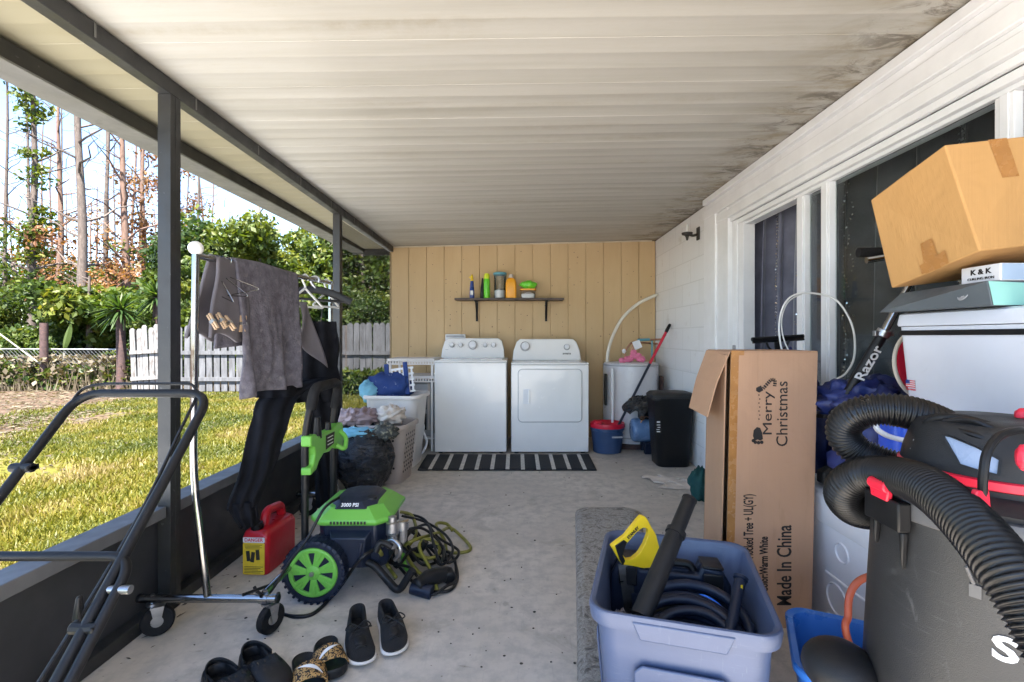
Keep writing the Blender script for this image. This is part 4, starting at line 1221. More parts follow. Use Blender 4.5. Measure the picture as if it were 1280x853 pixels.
# water heater
hc = V((1.152, 4.955, 0))
wh = thing('water_heater', 'short white cylindrical water heater with rust stains in the back corner', 'water heater', hc)
HM = Matrix.Translation(hc)
mb = MB(); mb.lathe([(.27, 0), (.30, .002), (.30, .05), (.285, .052), (0, .052)], 40, HM); part(mb, 'drip_pan', RUST, wh)
mb = MB(); mb.lathe([(.281, .053), (.285, .07), (.285, .80), (.280, .835), (.265, .85), (0, .856)], 48, HM); part(mb, 'tank', HEATER, wh, smooth=50)
mb = MB()
for z in (.10, .82): mb.lathe([(.2852, z), (.287, z + .003), (.287, z + .012), (.2852, z + .015)], 48, HM)
part(mb, 'seam_band', GREY_BTN, wh)
mb = MB(); mb.box(hc.x - .30, hc.x - .275, hc.y - .16, hc.y - .10, .42, .74); part(mb, 'side_panel', DARKGREY, wh, bevel=.008)
mb = MB(); mb.box(hc.x + .26, hc.x + .29, hc.y - .2, hc.y - .12, .55, .72); part(mb, 'side_panel', RUST, wh, bevel=.008)
p = lambda px, py, Y=4.95: P(px, py, Y)
mb = MB(); mb.tube(bent([p(788, 454), p(789, 436), p(797, 425.5), p(826, 424.5)], .04), .011, 10); part(mb, 'copper_pipe', COPPER, wh)
mb = MB(); mb.tube(bent([p(781, 455, 5.0), p(781.5, 438, 5.0), p(790, 427.5, 5.0), p(822, 430, 5.0)], .04), .010, 10); part(mb, 'copper_pipe', COPPER, wh)
mb = MB(); mb.tube([p(815, 455), p(815, 426)], .009, 8); mb.tube([p(797, 425.2, 4.948), p(812, 424.6, 4.948)], .0135, 10); part(mb, 'copper_pipe', TEAL_LID, wh)
mb = MB(); mb.blob(p(780, 439, 4.94), (.018, .015, .022), 3, .4); mb.hexa([p(790, 428, 4.92), p(799, 425, 4.92), p(803, 434, 4.92), p(794, 438, 4.92)], [p(790, 428, 4.925), p(799, 425, 4.925), p(803, 434, 4.925), p(794, 438, 4.925)]); part(mb, 'valve_tag', W_PLASTIC, wh)
mb = MB(); mb.tube(bent([V((hc.x - .24, hc.y - .25, .80)), V((hc.x - .24, hc.y - .26, .3)), V((hc.x - .235, hc.y - .26, .1))], .02), .014, 8); part(mb, 'drain_pipe', W_PLASTIC, wh)
mb = MB(); mb.tube(spline([p(759, 456, 5.0), p(760, 440, 5.0), p(766, 420, 5.05), p(778, 398, 5.1), p(796, 381, 5.1), p(812, 372.5, 5.1), P(820.5, 369, 5.14)], 8), .017, 10)
solo(mb, 'flexible_conduit', PVC, 'cream flexible conduit arching from the water heater up to the wall corner', 'conduit', p(759, 456, 5.0), smooth=60)
mb = MB(); 
for k, (px, py, rx) in enumerate(((786, 449, .05), (795, 445, .055), (801, 449, .045), (778, 451, .035), (792, 441, .03))):
    mb.blob(P(px, py, 4.86), (rx, .03, .03), k, .35, 3)
solo(mb, 'pink_insulation', PINK, 'crumpled pink foam pipe wrap on top of the water heater', 'foam wrap', P(790, 452, 4.86))

# mop bucket and mop
bc = V((.842, 4.60, 0)); BM = Matrix.Translation(bc)
mbk = thing('mop_bucket', 'blue-grey mop bucket with red wringer beside the dryer', 'bucket', bc)
def oval(w, d, z, n=28): return [BM @ V((w / 2 * math.cos(2 * PI * k / n), d / 2 * math.sin(2 * PI * k / n), z)) for k in range(n)]
mb = MB(); mb.loft([oval(.25, .23, .0), oval(.27, .25, .006), oval(.315, .285, .215), oval(.33, .30, .22), oval(.33, .30, .245), oval(.31, .28, .245), oval(.26, .24, .03)])
part(mb, 'bucket_body', BUCKET, mbk, smooth=50)
mb = MB(); mb.loft([oval(.335, .305, .243), oval(.345, .315, .252), oval(.33, .30, .285), oval(.20, .18, .26), oval(.15, .13, .20)]); mb.blob(bc + V((-.1, -.02, .285)), (.055, .06, .025), 2, .2)
part(mb, 'wringer', RED, mbk, smooth=50)
mb = MB(); mb.box(bc.x + .0, bc.x + .1, bc.y - .145, bc.y - .1405, .16, .175, Matrix.Translation(V((.02, .004, 0)))); part(mb, 'label', GREY_BTN, mbk, smooth=0)
a = V((.925, 4.58, .215)); b = V((1.487, 4.70, 1.245))
mp = thing('mop', 'mop with black and red handle standing in the bucket and leaning on the white wall', 'mop', a)
mb = MB(); mb.tube([a, a.lerp(b, .62)], .0125, 10); part(mb, 'lower_handle', NAVY, mp)
mb = MB(); mb.tube([a.lerp(b, .621), a.lerp(b, .92)], .0135, 10); part(mb, 'upper_handle', RED, mp)
mb = MB(); mb.tube([a.lerp(b, .9201), a.lerp(b, .93), a.lerp(b, .99), b], [.015, .017, .016, .010], 10); part(mb, 'grip', BLACK, mp)
mb = MB(); mb.blob(a - V((0, 0, .03)), (.07, .06, .04), 3, .4, 5); part(mb, 'mop_head', CLOTH_CREAM, mp)

# compressor with a bag thrown over it
cc = V((1.20, 4.58, 0))
cp = thing('air_compressor', 'small air compressor with pale blue tank between the mop bucket and black bin', 'compressor', cc)
mb = MB(); mb.tube(spline([cc + V((-.135, 0, .215)), cc + V((-.12, 0, .215)), cc + V((-.08, 0, .215)), cc + V((.12, 0, .215)), cc + V((.16, 0, .215))], 4), [.03, .07, .085, .098, .103, .107, .110, .112, .113] + [.114] * 8, 24)
part(mb, 'tank', COMP, cp, smooth=60)
for q in ((-.02, .04, -.10, -.04), (-.02, .04, .06, .10), (.10, .15, -.06, .06)):
    mb = MB(); mb.box(cc.x + q[0], cc.x + q[1], cc.y + q[2], cc.y + q[3], 0, .11); part(mb, 'foot', NAVY, cp, bevel=.006)
mb = MB(); mb.box(cc.x - .05, cc.x + .13, cc.y - .06, cc.y + .07, .325, .40); mb.cyl((cc.x - .02, cc.y, .40), (cc.x - .02, cc.y, .47), .05); mb.cyl((cc.x + .06, cc.y, .40), (cc.x + .06, cc.y, .46), .04); part(mb, 'pump', BLACK, cp, bevel=.008)
mb = MB(); mb.tube(spline([cc + V((-.06, -.09, .30)), cc + V((-.02, -.10, .36)), cc + V((.05, -.08, .35)), cc + V((.1, -.03, .42))], 5), .006, 8); mb.lathe([(0, 0), (.022, 0), (.022, .015), (0, .016)], 14, frame(cc + V((-.05, -.095, .345)), (1, 0, 0), (0, 0, 1))); part(mb, 'gauge_pipe', COPPER, cp)
mb = MB()
def bagf(u, v):
    a = u * 2 * PI; rr_ = 1 - v
    d = V((math.cos(a), math.sin(a), 0))
    k = 1 + .28 * noise.noise(V((d.x * 2, d.y * 2, v * 3))) + .14 * noise.noise(V((d.x * 5, d.y * 5, v * 7 + 3)))
    rad = (.185 * math.sin(min(1, rr_ * 1.0) * PI * .5 + .0)) * k
    z = .535 - .13 * (rr_ ** 2) + .035 * noise.noise(V((a * 3, rr_ * 4, 2)))
    return V((cc.x - .02 + d.x * rad, cc.y - .02 + d.y * rad * .75, z))
mb.grid(bagf, 64, 14)
solo(mb, 'black_plastic_sheet', BAG, 'crumpled black plastic bag draped over the air compressor', 'plastic bag', (cc.x, cc.y, .42), smooth=70)

# kitchen bin
kc = V((1.318, 4.165, 0)); KM = Matrix.Translation(kc)
kb = thing('waste_bin', 'tall black plastic waste bin with domed lid against the white wall', 'bin', kc)
mb = MB(); mb.loft([[KM @ p for p in rr(*q)] for q in ((.27, .25, .06, 0), (.28, .26, .06, .006), (.355, .31, .07, .565), (.365, .32, .07, .57), (.365, .32, .07, .592))]); part(mb, 'bin_body', BLACK_TEX, kb, smooth=50)
mb = MB(); mb.loft([[KM @ p for p in rr(*q)] for q in ((.372, .328, .075, .593), (.376, .332, .075, .600), (.372, .328, .075, .612), (.33, .29, .075, .632), (.20, .17, .06, .640))]); part(mb, 'lid', DARKGREY, kb, smooth=50)
M = frame(P(823, 533, 4.0 - .005), (1, .0, 0), (0, .0, 1)); 
mb = MB()
for i, (dx, dz, w_, h_) in enumerate(((.0, .03, .028, .012), (0, .008, .03, .006), (.004, -.012, .024, .006), (-.004, -.03, .026, .005), (.0, -.05, .03, .008))):
    q = P(823, 533, 4.02); mb.box(q.x + dx - w_ / 2, q.x + dx + w_ / 2, 4.0175 - .0, 4.0185, q.z + dz, q.z + dz + h_)
part(mb, 'printed_label', WHITE_INK, kb, smooth=0)

# rags on the floor by the bin
c = PF(852, 604)
mb = MB()
def rag(u, v):
    x = (u - .5) * .42; y = (v - .5) * .30
    k = noise.noise(V((u * 5, v * 5, 2)))
    return V((c.x + x + .1 * k + (v - .5) * -.12, c.y + y + .07 * noise.noise(V((u * 4, v * 4, 8))), .006 + .022 * max(0, noise.noise(V((u * 7, v * 7, 5)))) ))
mb.grid(rag, 36, 26)
solo(mb, 'white_rag', CLOTH_CREAM, 'flat crumpled white rag on the concrete in front of the black bin', 'rag', c, smooth=180, solid=.003)
mb = MB(); mb.blob(PF(872, 626) + V((.03, .03, .09)), (.07, .08, .13), 3, .35, 3, squash=.7)
solo(mb, 'teal_cloth', CLOTH_TEAL, 'bunched dark teal cloth on the floor behind the open cardboard flap', 'cloth', PF(872, 630), smooth=180)

# ------------------------------------------------------------------ laundry corner
rk = thing('plastic_rack', 'white plastic rack with perforated shelves left of the washer', 'shelf unit', (-1.1, 4.75, 0))
rx0, rx1, ry0, ry1 = -1.30, -.845, 4.60, 5.0
def perf(mb, z, th=.06):
    mb.box(rx0, rx1, ry0, ry1, z - .008, z)
    n = 17
    for face in (ry0, ry1 - .006):
        mb.box(rx0, rx1, face, face + .006, z - th, z - th + .014); mb.box(rx0, rx1, face, face + .006, z - .024, z - .0085)
        for i in range(n + 1):
            xx = rx0 + (rx1 - rx0) * i / n
            mb.box(xx - .007, xx + .007, face + .0005, face + .0055, z - th + .0145, z - .0245)
    mb.box(rx0, rx0 + .006, ry0 + .007, ry1 - .007, z - th, z - .009); mb.box(rx1 - .006, rx1, ry0 + .007, ry1 - .007, z - th, z - .009)
for z in (.905, .735):
    mb = MB(); perf(mb, z); part(mb, 'shelf', BIN_WHITE, rk, smooth=0)
mb = MB(); mb.box(rx0, rx1, ry0, ry1, .12, .13); part(mb, 'shelf', BIN_WHITE, rk, smooth=0)
for xx in (rx0 + .012, rx1 - .034):
    for yy in (ry0 + .012, ry1 - .034):
        mb = MB()
        for (z0, z1) in ((0, .119), (.131, .674), (.736, .845)): mb.box(xx, xx + .022, yy, yy + .022, z0, z1)
        part(mb, 'leg', BIN_WHITE, rk, smooth=0)
gb = thing('grey_cabinet_unit', 'grimy grey metal unit with two openings filled in black stored inside the white rack', 'metal unit', (-1.0, 4.8, .131))
mb = MB(); mb.box(-1.26, -.885, 4.66, 4.95, .132, .672); part(mb, 'case', DIRTY_STEEL, gb, bevel=.008)
for (z0, z1) in ((.20, .36), (.40, .55)):
    mb = MB(); mb.box(-1.10, -.93, 4.655, 4.6595, z0, z1); part(mb, 'opening_shade', BLACK, gb, bevel=.002)  # black plates in place of the shade inside the openings
mb = MB(); mb.box(-1.16, -.90, 4.652, 4.6595, .585, .65); part(mb, 'control_strip', GREY_BTN, gb, bevel=.003)
mb = MB(); mb.box(-.918, -.895, 4.64, 4.659, .2, .66); part(mb, 'side_handle', GREIGE, gb, bevel=.004)

def tub(M, specs, n=6):
    """list of (w, d, r, z) rings through M"""
    return [[M @ p for p in rr(w_, d_, r_, z_, n)] for (w_, d_, r_, z_) in specs]
# white hamper
hm = V((-1.09, 4.17, 0)); HMx = Matrix.Translation(hm) @ Matrix.Rotation(-.08, 4, 'Z')
wb = thing('white_hamper', 'tall white plastic hamper with flared rim next to the washer rack', 'hamper', hm)
mb = MB(); mb.loft(tub(HMx, [(.36, .30, .07, 0), (.37, .31, .07, .008), (.46, .38, .08, .585), (.50, .42, .09, .59), (.51, .43, .09, .605), (.50, .42, .09, .622), (.445, .365, .075, .618), (.36, .30, .065, .05)])); part(mb, 'bin_body', BIN_WHITE, wb, smooth=50)
q = hm
mb = MB(); mb.blob(P(487, 484, 4.15), (.20, .12, .13), 2, .3, 3)
solo(mb, 'blue_fabric', BLUE_CLOTH, 'blue and pale bunched fabric spilling from the white hamper', 'fabric', P(485, 497, 4.15), smooth=180)
mb = MB(); mb.blob(P(463, 489, 4.1), (.09, .09, .09), 8, .3, 3)
solo(mb, 'aqua_towel', CLOTH_AQUA, 'pale aqua towel at the left edge of the white hamper', 'towel', P(463, 495, 4.1), smooth=180)
# small white crate with blue bars sticking up in the hamper
ct = thing('bathroom_caddy', 'tilted white slotted plastic basket with blue side bars in the white hamper', 'basket', P(502, 480, 4.12))
M = frame(P(488, 494, 4.08), V((1, .15, .12)), V((-.35, .25, 1)))
mb = MB()
for i in range(6): mb.box(.02 + i * .034, .036 + i * .034, 0, .22, 0, .012, M)
for j in range(5): mb.box(.01, .215, .0 + j * .052, .018 + j * .052, -.002, .014, M)
part(mb, 'slotted_side', W_PLASTIC, ct, bevel=.002)
for xx in (-.03, .13):
    mb = MB(); mb.box(xx, xx + .038, -.02, .27, .016, .03, M); part(mb, 'blue_bar', BLUE_CLOTH, ct, bevel=.004)
# greige laundry basket
lc = V((-1.065, 3.72, 0)); LM = Matrix.Translation(lc) @ Matrix.Rotation(-.10, 4, 'Z')
lb = thing('laundry_basket', 'greige perforated laundry hamper heaped with clothes behind the bin bag', 'laundry hamper', lc)
mb = MB(); mb.loft(tub(LM, [(.33, .27, .05, 0), (.34, .28, .05, .008), (.415, .335, .06, .415), (.45, .37, .07, .42), (.455, .375, .07, .44), (.445, .365, .07, .452), (.40, .32, .055, .448), (.33, .27, .045, .04)])); part(mb, 'basket_body', GREIGE, lb, smooth=50)
mb = MB()
for face in ('r', 'f'):
    for i in range(5):
        for j in range(9):
            z = .09 + j * .035; k = z / .415; wx = (.34 + .075 * k) / 2; wy = (.28 + .055 * k) / 2
            o = -.09 + i * .045 + (.011 if j % 2 else -.011)
            if face == 'r': c = V((wx + .001, o, z)); n = V((1, 0, -.09))
            else: c = V((o * 1.2, -wy - .001, z)); n = V((0, -1, -.09))
            M = frame(LM @ c, LM.to_3x3() @ (V((0, 1, 0)) if face == 'r' else V((1, 0, 0))), (0, 0, 1))
            mb.lathe([(.009, -.0008), (.009, .0012), (0, .0013)], 8, M)
part(mb, 'hole_shade', BLACK, lb, smooth=0, kind='stuff')  # raised black dots imitate the shade in each hole
for (px, py, Y, rad, mt, lab, nm) in ((455, 522, 3.65, (.11, .1, .07), CLOTH_MAUVE, 'rumpled mauve garment in the middle of the greige hamper', 'folded_garment'), (489, 519, 3.68, (.10, .1, .075), CLOTH_CREAM, 'rumpled cream garment at the right of the greige hamper', 'folded_garment'), (437, 521, 3.62, (.09, .09, .06), mat('lilac_cloth', (.42, .33, .34), .9, var=.25, bmp=.5, bs=50), 'pale lilac garment at the left of the greige hamper', 'folded_garment')):
    mb = MB(); mb.blob(P(px, py, Y), rad, int(px), .45, 3.2, 36, 24); solo(mb, nm, mt, lab, 'garment', P(px, py + 8, Y), smooth=180)
# folded white step stool
ss = thing('folding_stool', 'folded white tubular stool frame leaning between hamper and washer', 'stool', PF(525, 568))
for (pts) in ([P(513, 505, 4.3), P(531, 533, 4.36), P(524, 549, 4.38), P(514, 543, 4.36)], [P(528, 538, 4.42), P(535, 553, 4.42), P(527, 569, 4.40), P(520, 561, 4.36), P(518, 540, 4.34)]):
    mb = MB(); mb.tube(bent(pts, .05), .011, 8); part(mb, 'frame_tube', W_PLASTIC, ss)
mb = MB(); mb.tube([P(516, 543, 4.36), P(529, 534, 4.37)], .008, 8); part(mb, 'cross_bar', W_PLASTIC, ss)

# black bin bag
bg_ = V((-1.14, 3.46, 0))
def bagshape(u, v):
    a = u * 2 * PI
    z = v * .45
    prof = .215 * (math.sin(min(1, v * 1.35 + .22) * PI * .5) ** .6) * (1 - .42 * max(0, v - .62) / .38)
    d = V((math.cos(a), math.sin(a)))
    k = 1 + .10 * noise.noise(V((d.x * 1.6, d.y * 1.6, v * 2))) + .08 * noise.noise(V((d.x * 4, d.y * 4, v * 9))) + .04 * noise.noise(V((d.x * 9, d.y * 9, v * 20)))
    return bg_ + V((d[0] * prof * k, d[1] * prof * k * .9, z + .03 * noise.noise(V((d.x * 3, d.y * 3, 5 * v)))*v))
mb = MB(); mb.grid(bagshape, 90, 46); mb.add([bagshape(i / 90, 0) for i in range(90)], [tuple(range(90))])
solo(mb, 'bin_bag', BAG, 'full shiny black bin bag on the floor in front of the laundry hamper', 'bin bag', bg_, smooth=180)
mb = MB(); mb.blob(P(446, 541, 3.4), (.13, .08, .035), 4, .4, 4); solo(mb, 'aqua_garment', CLOTH_AQUA, 'pale blue garment poking out of the top of the bin bag', 'garment', P(446, 546, 3.4), smooth=180)
mb = MB(); mb.blob(P(481, 540, 3.45), (.09, .08, .06), 9, .45, 4); solo(mb, 'patterned_garment', CLOTH_CAMO, 'dark and cream patterned garment at the right of the bin bag top', 'garment', P(481, 548, 3.45), smooth=180)
# ------------------------------------------------------------------ garment rack
gr_ = thing('garment_rack', 'chrome rolling garment rack with a white ball cap on its near post', 'garment rack', (-1.18, 2.35, 0))
RX = -1.222
T0 = V((RX, 1.775, 1.425)); T1 = V((-1.19, 2.955, 1.455))
mb = MB(); mb.tube([T0, T0.lerp(T1, .86)], .0125, 12); mb.tube([T0.lerp(T1, .86), T1], .0105, 12); mb.lathe([(0, -.012), (.015, -.010), (.015, .01), (0, .012)], 12, frame(T1, (1, 0, 0), (0, 0, 1))); part(mb, 'hanging_rail', CHROME, gr_)
mb = MB(); mb.tube(bent([T0 + V((0, 0, .01)), V((-1.232, 1.775, .60)), V((-1.178, 1.775, .145))], .12, 8), .0128, 14); part(mb, 'upright', CHROME, gr_)
mb = MB(); mb.tube(bent([T1 - V((0, 0, .01)), V((-1.195, 2.955, .60)), V((-1.15, 2.955, .145))], .12, 8), .0128, 14); part(mb, 'upright', CHROME, gr_)
mb = MB(); mb.blob(T0 + V((0, 0, .028)), (.026, .026, .026), 0, 0, 1, 20, 14); part(mb, 'ball_cap', WIRE_W, gr_)
ends = {}
for (yy, xa, xb) in ((1.775, -1.425, -.93), (2.955, -1.39, -.95)):
    mb = MB(); mb.tube([V((xa, yy, .135)), V((xb, yy, .135))], .015, 12); mb.tube([V((xb - .05, yy, .135)), V((xb - .02, yy, .135))], .018, 12); mb.tube([V((xb, yy, .135)), V((xb + .012, yy, .135))], .0165, 12); part(mb, 'base_bar', CHROME, gr_)
    mb = MB(); mb.tube([V((xa - .012, yy, .135)), V((xa, yy, .135))], .016, 12); mb.tube([V((xb + .0125, yy, .135)), V((xb + .02, yy, .135))], .016, 12); part(mb, 'end_cap', BLACK, gr_)
    for (xx, rot) in ((xa + .04, .5), (xb - .025, 1.15)):
        c = V((xx, yy, .058)); off = V((math.cos(rot) * .028, math.sin(rot) * .028 - .02, 0))
        cm = MB(); M = rotz(rot, c + off)
        cm.lathe([(.020, -.014), (.048, -.014), (.054, -.009), (.054, .009), (.048, .014), (.020, .014)], 28, M @ Matrix.Rotation(PI / 2, 4, 'X'))
        wh_ = part(cm, 'caster', RUBBER, gr_)
        cm = MB()
        cm.lathe([(.0, -.0146), (.02, -.0146), (.02, .0146), (0, .0146)], 18, M @ Matrix.Rotation(PI / 2, 4, 'X'))
        for s in (-1, 1):
            cm.prism([(-.018, .052), (.022, .052), (.010, -.012), (-.006, -.012)], .0025, M @ frame((0, s * .018, 0), (1, 0, 0), (0, 0, 1)))
        cm.box(-.02, .022, -.02, .018, .05, .056, M); cm.tube([V((xx, yy, .11)), V((xx, yy, .15))], .008, 8)
        cm.tube([V((xx, yy, .112)), V((xx, yy, .12))], .02, 14)
        part(cm, 'caster_fork', STEEL, wh_)
mb = MB(); mb.tube([V((-.965, 1.78, .155)), V((-.975, 2.95, .155))], .0125, 12); part(mb, 'side_rail', CHROME, gr_)
mb = MB(); mb.tube([V((-1.0, 1.70, .19)), V((-.96, 1.85, .155))], .006, 8); part(mb, 'rail_clip', BLACK, gr_)

def rail(s): return T0.lerp(T1, s)
# towel folded over the rail
def towel(u, v):
    """u along the rail, v over it: 0 = bottom of the patio side, 1 = bottom of the lawn side"""
    s0, s1 = .175, .615
    Lf, Lb = .575, .36
    y = T0.y + (T1.y - T0.y) * (s0 + (s1 - s0) * u); base = T0.lerp(T1, (y - T0.y) / (T1.y - T0.y))
    L = v * (Lf + Lb + .06)
    fold = noise.noise(V((u * 5.5, v * 1.5, 3))) * .034 + .012 * math.sin(u * 13 + v * 3) + .006 * noise.noise(V((u * 14, v * 9, 2)))
    if L < Lf:
        d = (Lf - L) / Lf; x = .020 + fold * d * 1.6 + .012 * d; z = -(Lf - L)
        ys = -.05 * d * (u - .5) - .02 * d
    elif L < Lf + .06:
        a = (L - Lf) / .06 * PI; x = .020 * math.cos(a); z = .018 * math.sin(a); ys = 0
    else:
        d = (L - Lf - .06) / Lb; x = -.020 - fold * d * .8 - .008 * d; z = -(L - Lf - .06); ys = -.06 * d
    return base + V((x, ys + .012 * noise.noise(V((u * 3, v * 6, 8))), z + .012 * math.sin(u * 5) * (1 if L < Lf else .5)))
mb = MB(); mb.grid(towel, 60, 70)
tw = solo(mb, 'grey_towel', TOWEL, 'large grey bath towel draped over the garment rack rail', 'towel', rail(.4), smooth=180, solid=.011)

def hanger(name, label, p, ax, w, mt, r=.0035, drop=.13, bar=True, wide=0):
    """hook over the rail at p, shoulders along ax"""
    ax = V(ax).normalized()
    t = thing(name, label, 'hanger', p)
    mb = MB(); n = V((0, 0, 1)).cross(ax)
    mb.tube(spline([p + ax * .018 + V((0, 0, -.012)), p + ax * .02 + V((0, 0, .008)), p + V((0, 0, .0185)), p - ax * .02 + V((0, 0, .004)), p - ax * .016 + V((0, 0, -.022)), p + V((0, 0, -.045)), p + V((0, 0, -.062))], 5), r * .9, 8)
    part(mb, 'hook', mt if not wide else STEEL, t)
    a, b, c = p + ax * w / 2 + V((0, 0, -drop)), p - ax * w / 2 + V((0, 0, -drop)), p + V((0, 0, -.058))
    mb = MB()
    if wide:
        mb.tube(spline([a, a.lerp(c, .5) + V((0, 0, .012)), c, c.lerp(b, .5) + V((0, 0, .012)), b], 5), r, 8, flat=2.2); mb.tube([a, b], r * .8, 8)
    else:
        mb.tube(bent([c, a, b, c], .02), r, 8)
    part(mb, 'shoulders', mt, t)
    return t, a, b
# wire hangers and clipped pants at the near end
h1p = rail(.085)
for k in range(3):
    hanger('wire_hanger', 'thin silver wire hanger bunched at the near end of the rail', rail(.105 + .022 * k), (.75, -.5 + .28 * k, -.25 + .2 * k), .34, CHROME, .0022, .15, group='x') if False else hanger('wire_hanger', 'thin silver wire hanger bunched at the near end of the rail', rail(.105 + .022 * k), (.75, -.5 + .28 * k, -.25 + .2 * k), .28, CHROME, .0022, .14)[0].__setitem__('group', 'wire hangers bunched on the rail')
# dark knit garment folded over a hanger, its cuffs clipped with pegs
def knit(u, v):
    s = .125 + .07 * u
    base = rail(s)
    d = abs(v - .5) * 2
    side = 1 if v > .5 else -1
    sp = .085 * d ** 1.2 * (1 if side < 0 else .30)
    return base + V((side * (.016 + sp * .55) + .014 * noise.noise(V((u * 3, v * 4, 1))), (u - .5) * (.10 + .08 * d) - .03 * d, .016 * (1 - d) - .315 * d + .02 * math.sin(u * 7) * d))
mb = MB(); mb.grid(knit, 26, 44)
solo(mb, 'grey_leggings', CLOTH_DK, 'dark grey knit garment folded over the near end of the rail beside the towel', 'garment', rail(.1), smooth=180, solid=.012)
for k, (px, py, Y, dx, dz) in enumerate(((266, 402, 1.80, .03, -.04), (277, 401, 1.84, .035, -.05), (287, 404, 1.86, .04, -.045), (300, 405, 1.98, .004, -.05), (305, 405, 2.0, .004, -.05))):
    c = P(px, py, Y)
    M = frame(c, V((dx, -.01, dz)), V((0.2, 1, 0)))
    t = thing('clothes_peg', 'small pale wooden clothes peg clipped along the grey garments', 'peg', c, 'clothes pegs on the garment rack')
    for s in (-1, 1):
        mb = MB(); mb.box(-.035, .035, -.005, .005, s * .0052 - .0035, s * .0052 + .0035, M); part(mb, 'peg_leg', WOODPEG, t, bevel=.001)
    mb = MB(); mb.box(-.006, .006, -.007, .007, -.0095, .0095, M); part(mb, 'spring', STEEL, t)

# hangers at the far end
hp = rail(.72)
hanger('plastic_hanger', 'white tubular hanger on the rail between towel and far post', hp, (.3, 1, 0), .30, WIRE_W, .006, .16)
hb_, ha, hbb = hanger('plastic_hanger', 'black clip hanger at the far end of the rail holding the black pants', rail(.82), (.95, .25, -.06), .40, BLACK, .010, .115, wide=1)
hanger('plastic_hanger', 'white hanger end with round hook at the far upright', rail(.95), (.25, 1, 0), .26, WIRE_W, .006, .15)

# black pants: waist clipped at the far hanger, one leg swung out to the near left
pt = thing('black_pants', 'black jersey trousers hanging from the rack with one leg flared outwards', 'trousers', rail(.8))
def ell(c, rx, ry, ax, n=40, seed=0, wr=.16):
    ax = V(ax).normalized(); up = V((0, 0, 1))
    ay = V((0, 0, 1)).cross(ax).normalized()
    return [c + ax * (rx * math.cos(2 * PI * k / n) * (1 + wr * noise.noise(V((math.cos(2 * PI * k / n) * 1.6, c.z * 11 + math.sin(2 * PI * k / n) * 1.5, seed))))) + ay * (ry * math.sin(2 * PI * k / n) * (1 + wr * 1.5 * noise.noise(V((math.cos(2 * PI * k / n) * 2.2 + c.z * 6, c.z * 16, seed + 4)))) + .012 * math.sin(3.2 * math.cos(2 * PI * k / n) * 2.6 + c.z * 7 + seed) + .010 * noise.noise(V((math.cos(2 * PI * k / n) * 2, c.z * 22, seed + 2)))) for k in range(n)]
def legs(pts, seed):
    sp = spline([p for p, a, b in pts], 10); w_ = spline([V((a, b, 0)) for p, a, b in pts], 10)
    return [ell(c, q.x, q.y, (.92, .38, 0), seed=seed) for c, q in zip(sp, w_)]
W0 = P(401, 402, 2.75)
mb = MB(); mb.loft(legs([(W0, .085, .016), (P(399, 425, 2.74), .100, .026), (P(396, 455, 2.72), .118, .032), (P(394, 482, 2.70), .135, .036), (P(396, 502, 2.7), .12, .03)], 1))
part(mb, 'seat_section', CLOTH_BK, pt, smooth=180)
mb = MB(); mb.loft(legs([(P(404, 484, 2.72), .095, .032), (P(405, 530, 2.72), .082, .030), (P(407, 570, 2.74), .068, .028), (P(408, 610, 2.75), .060, .026), (P(408, 634, 2.76), .054, .024)], 2))
part(mb, 'leg', CLOTH_BK, pt, smooth=180)
mb = MB(); mb.loft(legs([(P(394, 474, 2.66), .075, .028), (P(372, 482, 2.52), .090, .030), (P(347, 500, 2.36), .092, .032), (P(333, 545, 2.24), .078, .030), (P(321, 590, 2.14), .066, .027), (P(307, 622, 2.08), .062, .024), (P(303, 634, 2.06), .058, .020)], 3))
part(mb, 'leg', CLOTH_BK, pt, smooth=180)
mb = MB(); mb.loft(legs([(P(303, 628, 2.06), .056, .020), (P(307, 643, 2.05), .050, .026), (P(312, 658, 2.05), .034, .022)], 5)); part(mb, 'cuff', CLOTH_BK, pt, smooth=180)
mb = MB(); mb.loft(legs([(P(378, 478, 2.6), .02, .014), (P(352, 482, 2.42), .085, .022), (P(346, 496, 2.37), .092, .030)], 7)); part(mb, 'fold', CLOTH_BK, pt, smooth=180)
def shirt(u, v):
    s = .60 + .10 * u
    b = rail(s)
    return b + V((.035 + .02 * math.sin(u * 5 + v * 3) + .06 * v * u, .05 * v * u, -.14 - .36 * v * (.55 + .45 * u)))
mb = MB(); mb.grid(shirt, 14, 20)
solo(mb, 'grey_shirt', CLOTH_DK, 'dark grey shirt corner hanging between the towel and the black trousers', 'shirt', rail(.65), smooth=180, solid=.006)

# ------------------------------------------------------------------ lawn mower (only its handle reaches the picture)
mw = thing('lawn_mower', 'black tubular push mower handle in front of the knee wall', 'lawn mower', (-1.07, .5, 0))
mr, ml = -.885, -1.262
def mpt(x, s): # along the inclined handle: s = 0 at the grip bar, rising downwards
    return V((x, 1.35 - .455 * s, .958 - .50 * s))
mb = MB(); mb.tube(bent([mpt(ml, .95), mpt(ml, .0), mpt(mr, .0), mpt(mr, 1.05)], .07, 8), .0118, 12); part(mb, 'upper_handle', BLACK_METAL, mw)
mb = MB(); mb.tube(bent([mpt(ml - .02, 1.75), mpt(ml - .02, .655), mpt(mr + .025, .655), mpt(mr + .03, 1.75)], .055, 8), .0105, 12); part(mb, 'lower_handle', BLACK_METAL, mw)
o = V((0, .012, .026))
mb = MB(); mb.tube(bent([mpt(ml, .14), mpt(ml + .01, .05) + o * 1.6, mpt(ml + .06, .0) + o, mpt(mr - .06, .0) + o, mpt(mr - .035, .02) + o * .3, mpt(mr - .03, .18)], .03, 5), .004, 8); part(mb, 'bail_bar', BLACK_METAL, mw)
